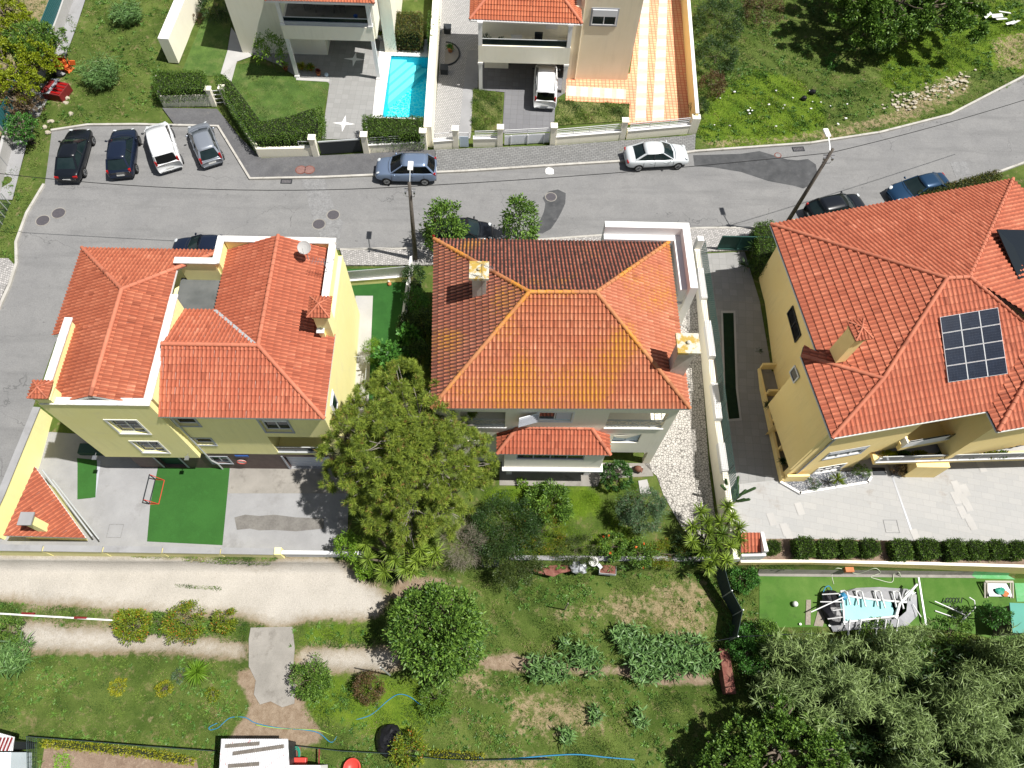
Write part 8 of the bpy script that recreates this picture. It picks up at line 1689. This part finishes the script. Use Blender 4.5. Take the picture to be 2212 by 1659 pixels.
# ---- clipped hedges: boxes of leaves
def hedge(label, poly, z0, z1, mat='leaf_hedge', dens=420, ll=.1, lw=.05, name='hedge', cat='hedge', group=None, parent=None, rnd_=.0, jit=.09):
    """poly world xy; leaves sit on the faces of the clipped volume around a leafy twig core"""
    c = np.array([[p[0],p[1]] for p in poly]); cen = c.mean(0); o = thing(name, (cen[0],cen[1],z0), label, cat, group)
    m = MB(); ci = [tuple(cen+(q-cen)*.86) for q in c]; m.prism(ci, z0, z1-.14); m.build('twig_core', 'hedge_core', o)
    P_ = []; D_ = []
    n = len(c); per = [np.linalg.norm(c[(i+1)%n]-c[i]) for i in range(n)]
    for i in range(n):
        k = int(per[i]*(z1-z0)*dens*.8); u = rnd(k); a = c[i]; b = c[(i+1)%n]; e = (b-a)/max(per[i],1e-6); nn = np.array([e[1],-e[0]]); 
        if nn @ (cen-a) > 0: nn = -nn
        xy = a+(b-a)*u[:,None]-nn*(rnd(k,-.05,.12))[:,None]; z = rnd(k,z0,z1)-.02; P_.append(np.c_[xy,z]); D_.append(np.tile([nn[0],nn[1],.35],(k,1)))
    x0,y0 = c.min(0); x1,y1 = c.max(0); k = int((x1-x0)*(y1-y0)*dens*1.3); x, y = rnd(k,x0,x1), rnd(k,y0,y1); ins = inpoly(x,y,[tuple(q) for q in c]); x, y = x[ins], y[ins]
    bump_ = .06*np.sin(x*5.1)*np.sin(y*4.3+1)+.05*np.sin(x*11+y*9); P_.append(np.c_[x,y,z1-rnd(len(x),0,.14)+bump_]); D_.append(np.tile([0,0,1.],(len(x),1)))
    p = np.concatenate(P_); d = np.concatenate(D_); blades('foliage', p+RNG.normal(size=p.shape)*jit*.4, d+RNG.normal(size=p.shape)*.55, ll*rnd(len(p),.6,1.3), lw, .1, mat, o); return o
mk('hedge_core', (.012,.02,.008), (.03,.035,.015), 6, .95)
def hp(px, z): return [tuple(P(x,y,z)[:2]) for x,y in px]
hedge('boxy hedge in the left planter above the low cream wall', hp([(328,150),(438,152),(444,190),(334,193)],1.7), .5, 1.7)
hedge('long diagonal clipped hedge along the pool villa lawn', hp([(460,160),(484,160),(560,262),(628,250),(694,228),(692,272),(655,295),(545,300),(498,232)],1.7), .1, 1.7, dens=330)
hedge('boxy hedge below the swimming pool, right of the dark gate', hp([(783,248),(916,252),(914,288),(786,290)],1.8), .3, 1.8)
hedge('square clipped hedge with bronze leaves above the swimming pool', hp([(832,22),(911,26),(909,70),(829,66)],1.9), .05, 1.9, mat='leaf_autumn_dark')
hedge('tall narrow hedge beside the divider wall above the pool', hp([(926,22),(945,22),(940,80),(925,80)],1.9), .05, 1.9)
hedge('clipped hedge beside the top of the neighbour ramp', hp([(1632,482),(1668,478),(1680,555),(1660,575),(1640,560)],1.6), -.1, 1.7)
hedge('yellow-flecked hedge strip behind the red roof at the right', hp([(1985,412),(2155,366),(2168,380),(2000,430)],1.2), .0, 1.2, mat='leaf_autumn_dark')
hedge('row of yellow-green beans along the net of the vegetable plot', [tuple(G(x,y)[:2]) for x,y in ((100,1600),(200,1608),(330,1622),(425,1640),(420,1652),(320,1634),(200,1622),(98,1612))], -3.1, -2.65, mat='leaf_yellow', dens=260)
hedge('short row of yellow-green shrubs at the bottom fence', [tuple(G(x,y)[:2]) for x,y in ((930,1622),(1045,1630),(1043,1640),(930,1634))], -3.1, -2.6, mat='leaf_yellow', dens=200)
hedge('square patch of bright green lettuce in the vegetable plot', [tuple(G(x,y)[:2]) for x,y in ((123,1630),(154,1632),(152,1672),(120,1672))], -3.1, -2.95, mat='lettuce', dens=500, name='lettuce_patch', cat='vegetables')
# ---- row of clipped bushes on the court wall
HB = [(1668,1183,34),(1734,1184,50),(1785,1185,47),(1829,1185,44),(1874,1185,45),(1944,1188,52),(1999,1187,52),(2057,1189,50),(2107,1188,48),(2149,1188,46),(2192,1190,46)]
ordn = ['smallest clipped bush at the left end of the row on the court wall','clipped bush second from the left in the row on the court wall','third clipped bush from the left on the court wall','fourth clipped bush from the left on the court wall','fifth clipped bush, just left of the gap in the row on the court wall','sixth clipped bush, just right of the gap in the row on the court wall','seventh clipped bush, below the drain channel end','eighth clipped bush, fourth from the right edge','ninth clipped bush, third from the right edge','tenth clipped bush, second from the right edge','clipped bush at the right edge of the row on the court wall']
protoh = None
for i, (x, y, d) in enumerate(HB):
    b = at(x, y, .6); b.z = -1.5
    if protoh is None:
        q = hedge('', [(b.x+.62*math.copysign(abs(math.cos(a))**.32, math.cos(a)), b.y+.55*math.copysign(abs(math.sin(a))**.32, math.sin(a))) for a in [6.2832*k/20 for k in range(20)]], -1.5, -.35, dens=520, ll=.11, name='clipped_bush', cat='bush', group='clipped bushes on the court wall'); protoh = q
        o = q
    else:
        o = protoh.copy(); COL.objects.link(o); o.location = (b.x, b.y, -1.5); o.rotation_euler.z = i*1.5708+.05*math.sin(i*3)
        for ch in protoh.children: c = ch.copy(); COL.objects.link(c); c.parent = o
    s = d/45*.74; o.scale = (s, s*1.05, .95+.1*math.sin(i*2.1)); o['label'] = ordn[i]
# ---- yuccas
def yucca(label, heads, base_, hs, L=.62, n=90, mat='leaf_yucca'):
    o = thing('yucca_clump', base_, label, 'yucca'); m = MB()
    B_=[]; D_=[]
    for (x,y), h in zip(heads, hs):
        c = P(x, y, base_.z+h); f = Vector((base_.x+(c.x-base_.x)*.45, base_.y+(c.y-base_.y)*.45, base_.z)); m.tube([f, f.lerp(c,.55)+Vector((0,0,.1)), c], .07, 6, r2=.05)
        d = ball_pts(n); d[:,2] = np.abs(d[:,2])*1.0-.12; B_.append(np.tile(np.array(c),(n,1))); D_.append(d)
    m.build('stem', 'bark', o); p = np.concatenate(B_); blades('leaves', p, np.concatenate(D_), L*rnd(len(p),.8,1.1), .056, .12, mat, o, v=np.repeat(rnd(len(heads),.1,.9),n)*.6+rnd(len(p),0,.4)); return o
yh = [t(1,2,*q) for q in ((950,1380),(1160,1440),(1290,1380),(1420,1430),(1500,1370),(970,1510),(1390,1530),(1110,1620),(1290,1600),(1530,1500),(1200,1520),(930,1210),(1560,1450),(1020,1310),(1350,1620))]
yucca('spiky yucca clump under the pine at the edge of the dirt road', yh, at(880,1205,1.3), [1.9,2.2,2.2,2.3,2.2,1.5,1.9,1.1,1.5,1.8,1.8,2.2,2.0,2.0,1.3], .72, 90)
yh = [t(2,2,*q) for q in ((1630,1100),(1560,1230),(1560,1360),(1700,1290),(1800,1200),(1900,1150),(1960,1240),(1890,1400),(1770,1380),(1640,1450),(1740,1520),(1850,1520),(1960,1330),(1860,1060),(1690,1200),(1980,1430),(1820,1300),(1700,1580))]
yucca('big spiky yucca clump at the foot of the party wall', yh, at(1548,1180,1.3), [2.0,1.8,1.6,2.2,2.3,2.2,2.1,2.0,2.2,1.5,1.6,1.7,2.1,2.2,2.1,1.6,2.4,1.2], .66, 90)
yucca('small spiky yucca by the hedge at the top of the ramp', [(1628,532),(1610,574),(1640,545)], at(1632,560,.5), [1.0,.8,.9], .7, 40, 'leaf_dark')
yucca('agave-like plant in the gravel bed of the ochre house', [(1809,1036)], at(1808,1040,.5), [.7], .65, 60, 'leaf_autumn')
yucca('spiky green plant in the left meadow', [(425,1452)], at(425,1455,.3), [.5], .85, 170, 'leaf_bright')
# succulents on planters
for i, (x,y) in enumerate(((1646,745),(1662,872),(1694,994))):
    b = at(x,y,.7); b.z = -1.2; potted(b, .22, .25, 'concrete', 'leaf_dark', .45, ('topmost','middle','lowest')[i]+' dark plant in the planter bays at the foot of the ochre house', star=True, n=90, lw=.05)
for i, xx in enumerate((1920,1952,1985,2040,2072,2095,2140,2165)):
    p = P3(xx,976,.85); p.z = .65; shrub_o = None
    b = p+Vector((0,-.15,0)); o = thing('planter_shrub', b, 'low green plant number by position in the terrace planter', 'plant', 'plants along the terrace glass'); n = 420; q = ball_pts(n)*rnd(n,.2,1)[:,None]; q[:,2] = abs(q[:,2]); blades('foliage', np.array(b)+q*np.array([.48,.22,.42]), q+np.array([0,0,.5]), .16, .05, .1, 'leaf_mid' if i % 2 else 'leaf_yellow', o)
    o['label'] = ('low green plant at the left end behind the terrace glass','dark green plant second from the left behind the terrace glass','low plant third from the left behind the terrace glass','dark plant fourth from the left behind the terrace glass','yellowish plant in the middle behind the terrace glass','dark plant right of the middle behind the terrace glass','yellow-green plant below the balcony side wall behind the terrace glass','dark plant nearest the two black pots behind the terrace glass')[i]
# columnar cactus by the party wall
b = at(1590,1072,1.0); o = thing('cactus', b, 'dark branching columnar cactus leaning over the party wall onto the pale court', 'cactus'); m = MB(); rr = random.Random(5)
for k in range(15):
    a = rr.uniform(-.4,2.9); l = rr.uniform(.5,1.3); s = b+Vector((rr.uniform(-.2,.2),rr.uniform(-.2,.2),rr.uniform(.2,.9))); e = s+Vector((math.cos(a)*l*.8, math.sin(a)*l*.7, l*.9)); m.tube([s, s.lerp(e,.4)+Vector((0,0,-.08)), e, e+(e-s).normalized()*.08], [.06,.09,.085,.03], 7)
m.build('stems', 'leaf_cactus', o, True)
# reeds in the left field and loose grass tufts
def reedclump(label, x, y, r, h, n, mat='leaf_reed', name='reed_clump', lean=(.4,-.5), L=.9, W_=.06):
    b = at(x,y,h*.5); o = thing(name, b, label, 'reeds'); k = int(n/14); a = rnd(k,0,6.283); rad = r*np.sqrt(rnd(k)); base_ = np.c_[b.x+rad*np.cos(a), b.y+rad*np.sin(a)*.9, np.full(k,b.z)]
    B_=[]; D_=[]
    hh = h*rnd(k,.6,1.05); le = np.c_[rad*np.cos(a)/r*.35+lean[0]*.2, rad*np.sin(a)/r*.35+lean[1]*.2, np.ones(k)]; le = unit(le); blades('stalks', base_, le, hh, .035, 0, 'leaf_reed_stalk', o)
    for j in range(14): u = (j+3)/17; B_.append(base_+le*(hh*u)[:,None]); an = rnd(k,0,6.283); D_.append(np.c_[np.cos(an), np.sin(an), rnd(k,.3,1.0)])
    p = np.concatenate(B_); blades('leaves', p, np.concatenate(D_), L*rnd(len(p),.6,1.1), W_, .35, mat, o); return o
reedclump('reed clump at the top of the left field', 272, 25, .9, 1.6, 1500, L=.55, W_=.045); reedclump('reed clump in the middle of the left field', 214, 155, 1.0, 1.9, 1900, L=.55, W_=.045)
reedclump('fallen reeds at the left edge below the ditch', 30, 1415, .8, .7, 700, L=.7)
for i,(x,y,r,n) in enumerate(((1385,1400,.9,900),(1440,1418,1.0,1000),(1500,1412,.9,900),(1400,1440,.7,600),(1352,1375,.5,350),(1345,1300+70,.4,250),(1160,1440,.5,350),(1200,1445,.5,300),(1270,1430,.5,300),(1230,1395,.5,250),(1380,1545,.35,150),(1280,1540,.3,130),(1230,1590,.35,150),(1020,1400,.5,250))):
    labs = ('left part of the young cane patch above the ditch','middle part of the young cane patch above the ditch','right part of the young cane patch above the ditch','front part of the young cane patch at the ditch edge','small cane tuft above the cane patch, right one','small cane tuft above the cane patch, left one','cane tuft on the ditch bank, leftmost','cane tuft on the ditch bank, second from left','cane tuft on the ditch bank near the stones','lone cane tuft in the meadow above the ditch','lone cane tuft in the lower meadow, right','lone cane tuft in the lower meadow, middle','yellowish cane tuft in the lower meadow, left','cane tuft beside the round glossy tree')
    reedclump(labs[i], x, y, r*1.15, .9, n, name='cane_tuft', L=.5, W_=.08)
# the cane thicket
th = wp([(1625,1402),(1720,1390),(1800,1395),(1900,1390),(1990,1394),(2400,1402),(2500,1900),(1780,1900),(1740,1640),(1660,1560),(1600,1490)])
ncl = 185; cx, cy = rnd(ncl,14.5,38), rnd(ncl,-3.5,7.5); kk = RNG.integers(0,ncl,4600); x = cx[kk]+RNG.normal(size=4600)*.27; y = cy[kk]+RNG.normal(size=4600)*.27; clv = rnd(ncl)[kk]; clh = rnd(ncl,-.7,.6)[kk]; ins = inpoly(x,y,th); x, y, clv, clh = x[ins][:1900], y[ins][:1900], clv[ins][:1900], clh[ins][:1900]; k = len(x)
hgt = rnd(k,3.0,4.4)+clh; b = np.c_[x,y,np.full(k,-3.1)]; le = unit(np.c_[.12*np.sin(y*1.3+x)+rnd(k,-.12,.12), .12*np.cos(x*1.1)+rnd(k,-.12,.12), np.ones(k)])
blades('cane_stalks', b, le, hgt, .06, 0, 'leaf_reed_stalk', None, label='stalks of the tall cane thicket in the bottom right corner', cat='cane thicket', kind='stuff')
ux, uy = rnd(30000,14.5,38), rnd(30000,-3.5,7.5); ui = inpoly(ux,uy,th); ux, uy = ux[ui], uy[ui]; blades('thicket_undergrowth', np.c_[ux,uy,np.full(len(ux),-3.1)+rnd(len(ux),0,1.2)], RNG.normal(size=(len(ux),3))+np.array([0,0,.6]), .4, .09, .2, 'leaf_dark', None, label='dark undergrowth between the canes of the thicket', cat='undergrowth', kind='stuff')
B_=[];D_=[];V_=[]; sv = clv*.6+rnd(k)*.4
for j in range(40):
    u = .3+.7*(j/39)**.8; an = rnd(k,0,6.283)+0; B_.append(b+le*(hgt*u)[:,None]); D_.append(np.c_[np.cos(an)*.8+le[:,0], np.sin(an)*.8+le[:,1], rnd(k,.15,1.3)]); V_.append(np.clip(sv*.35+rnd(k,0,.25)+.4*(u-.3)/.7, 0, 1)*.95)
p = np.concatenate(B_); v = np.concatenate(V_); blades('cane_leaves', p, np.concatenate(D_), rnd(len(p),.28,.6), .042, .3, 'leaf_cane', None, v=v, label='long arching leaves of the tall cane thicket in the bottom right corner', cat='cane thicket', kind='stuff')
# ---- grass over the open ground, as blades
def grass(name, n, region, L, W_, mat, keep=None, label=None, z=None, up=.9):
    q = np.array(region); x0,y0 = q.min(0); x1,y1 = q.max(0); x, y = rnd(n,x0,x1), rnd(n,y0,y1); ok = inpoly(x,y,region)
    if keep: ok &= keep(x,y)
    x, y = x[ok], y[ok]; d = RNG.normal(size=(len(x),3))*.55; d[:,2] = up; zz = hz(x,y) if z is None else np.vectorize(lambda a,b_: T(a,b_)+z)(x,y)
    # height in patches so that the sward is uneven
    pt = .55+.45*np.sin(x*1.7+1.3*np.sin(y*1.1))*np.sin(y*1.9+x*.6)+.25*np.sin(x*4.1+y*3.3); pt = np.clip(pt,.25,1.4)
    v = np.clip(.42+.42*np.sin(x*.9+2*np.sin(y*.7))*np.sin(y*1.3+1.5*np.sin(x*.5))+.2*np.sin(x*3.7+2*np.sin(y*2.9))+rnd(len(x),-.25,.25)+(rnd(len(x)) > .93)*.4, 0, 1)
    blades(name, np.c_[x,y,zz], d, L*pt*rnd(len(x),.6,1.3), W_, .25, mat, None, v=v, label=label, cat='grass', kind='stuff')
def okg(x,y): return (~gflat(x,y)) & (~gmk(x,y,'path')) & (~gmk(x,y,'dirt')) & ((~gmk(x,y,'dry')) | (RNG.uniform(size=x.shape) < .35))
low_ = wp([(-40,1190),(1700,1190),(1800,1400),(1800,1720),(-40,1720)]); upl = wp([(-40,-40),(400,-40),(345,240),(110,280),(60,450),(0,660),(-40,660)]); upr = wp([(1488,-40),(2260,-40),(2260,150),(2050,248),(1750,308),(1500,326)])
grass('meadow_grass', 260000, low_, .19, .028, 'grass_mid', okg, 'uneven meadow grass south of the houses')
grass('field_grass', 60000, upl, .26, .035, 'grass_mid', okg, 'rough grass of the left field and verge')
grass('bank_grass', 120000, upr, .26, .035, 'grass_mid', okg, 'rough grass of the field above the bend')
def lush(x,y): return okg(x,y) & gmk(x,y,'lush')
grass('lush_grass', 120000, upr, .28, .03, 'grass_bright', lush, 'lush bright green grass in the field above the bend'); grass('lush_grass', 120000, low_, .14, .02, 'grass_bright', lush, 'patches of lush green grass in the lower meadow')
grass('dry_grass', 90000, low_, .13, .015, 'grass_dry', lambda x,y: (~gflat(x,y)) & gmk(x,y,'dry') & (~gmk(x,y,'dirt')), 'dry straw-coloured grass patches in the meadow')
def weeds(name, n, region, r, mat, keep, label):
    q = np.array(region); x0,y0 = q.min(0); x1,y1 = q.max(0); x, y = rnd(n,x0,x1), rnd(n,y0,y1); ok = inpoly(x,y,region) & keep(x,y) & (np.sin(x*.8+y*.5)+np.sin(y*1.1-x*.4)+rnd(n,-1,1) > 0); x, y = x[ok], y[ok]; n = len(x); k = 16
    s_ = rnd(n,.4,1.3); b_ = np.repeat(np.c_[x,y,hz(x,y)+.02], k, 0); d = RNG.normal(size=(n*k,3)); d[:,2] = np.abs(d[:,2])*.8+.25; blades(name, b_, d, r*np.repeat(s_,k)*rnd(n*k,.6,1.2), .05, .35, mat, None, v=np.clip(np.repeat(rnd(n),k)*.7+rnd(n*k,0,.3),0,1), label=label, cat='weeds', kind='stuff')
weeds('meadow_weeds', 5200, low_, .24, 'weed_leaf', okg, 'broad-leaved weeds scattered through the lower meadow'); weeds('field_weeds', 2600, upr, .36, 'weed_leaf', okg, 'broad-leaved weeds scattered through the field above the bend'); weeds('verge_plants', 1400, upl, .34, 'weed_leaf', okg, 'broad-leaved weeds in the left field')
gdn = wp([(1040,1035),(1380,1038),(1385,1210),(1030,1210)]); grass('garden_grass', 60000, gdn, .13, .02, 'grass_bright', okg, 'green lawn grass of the middle garden')
for px, mt, lb_ in (([(1022,195),(1085,203),(1082,285),(1018,285)],'grass_mid','long grass bed left of the carport drive'),([(1208,218),(1360,226),(1358,262),(1196,272)],'grass_mid','long grass bed behind the white street railings')): grass('bed_grass', 9000, wp(px), .28, .03, mt, None, lb_, z=.06)
grass('lawn_grass', 45000, wp([(505,140),(550,137),(655,172),(712,178),(700,235),(690,300),(560,290),(470,170)]), .07, .02, 'grass_mid', None, 'mown lawn grass of the pool villa', z=.04)
# verge weeds along the walls and dirt road
for px, n in (([(230,1184),(592,1200),(590,1225),(500,1222),(300,1205)],9000), ([(0,1300),(300,1322),(540,1340),(540,1352),(0,1325)],9000), ([(380,1262),(480,1268),(480,1276),(380,1270)],700)):
    grass('verge_weeds', n, wp(px), .17, .04, 'grass_mid', None, 'weeds along the verge of the dirt road'+(' under the yard wall' if n == 9000 and px[0][1] == 1184 else ' on its lower side' if n == 9000 else ' in its middle'))
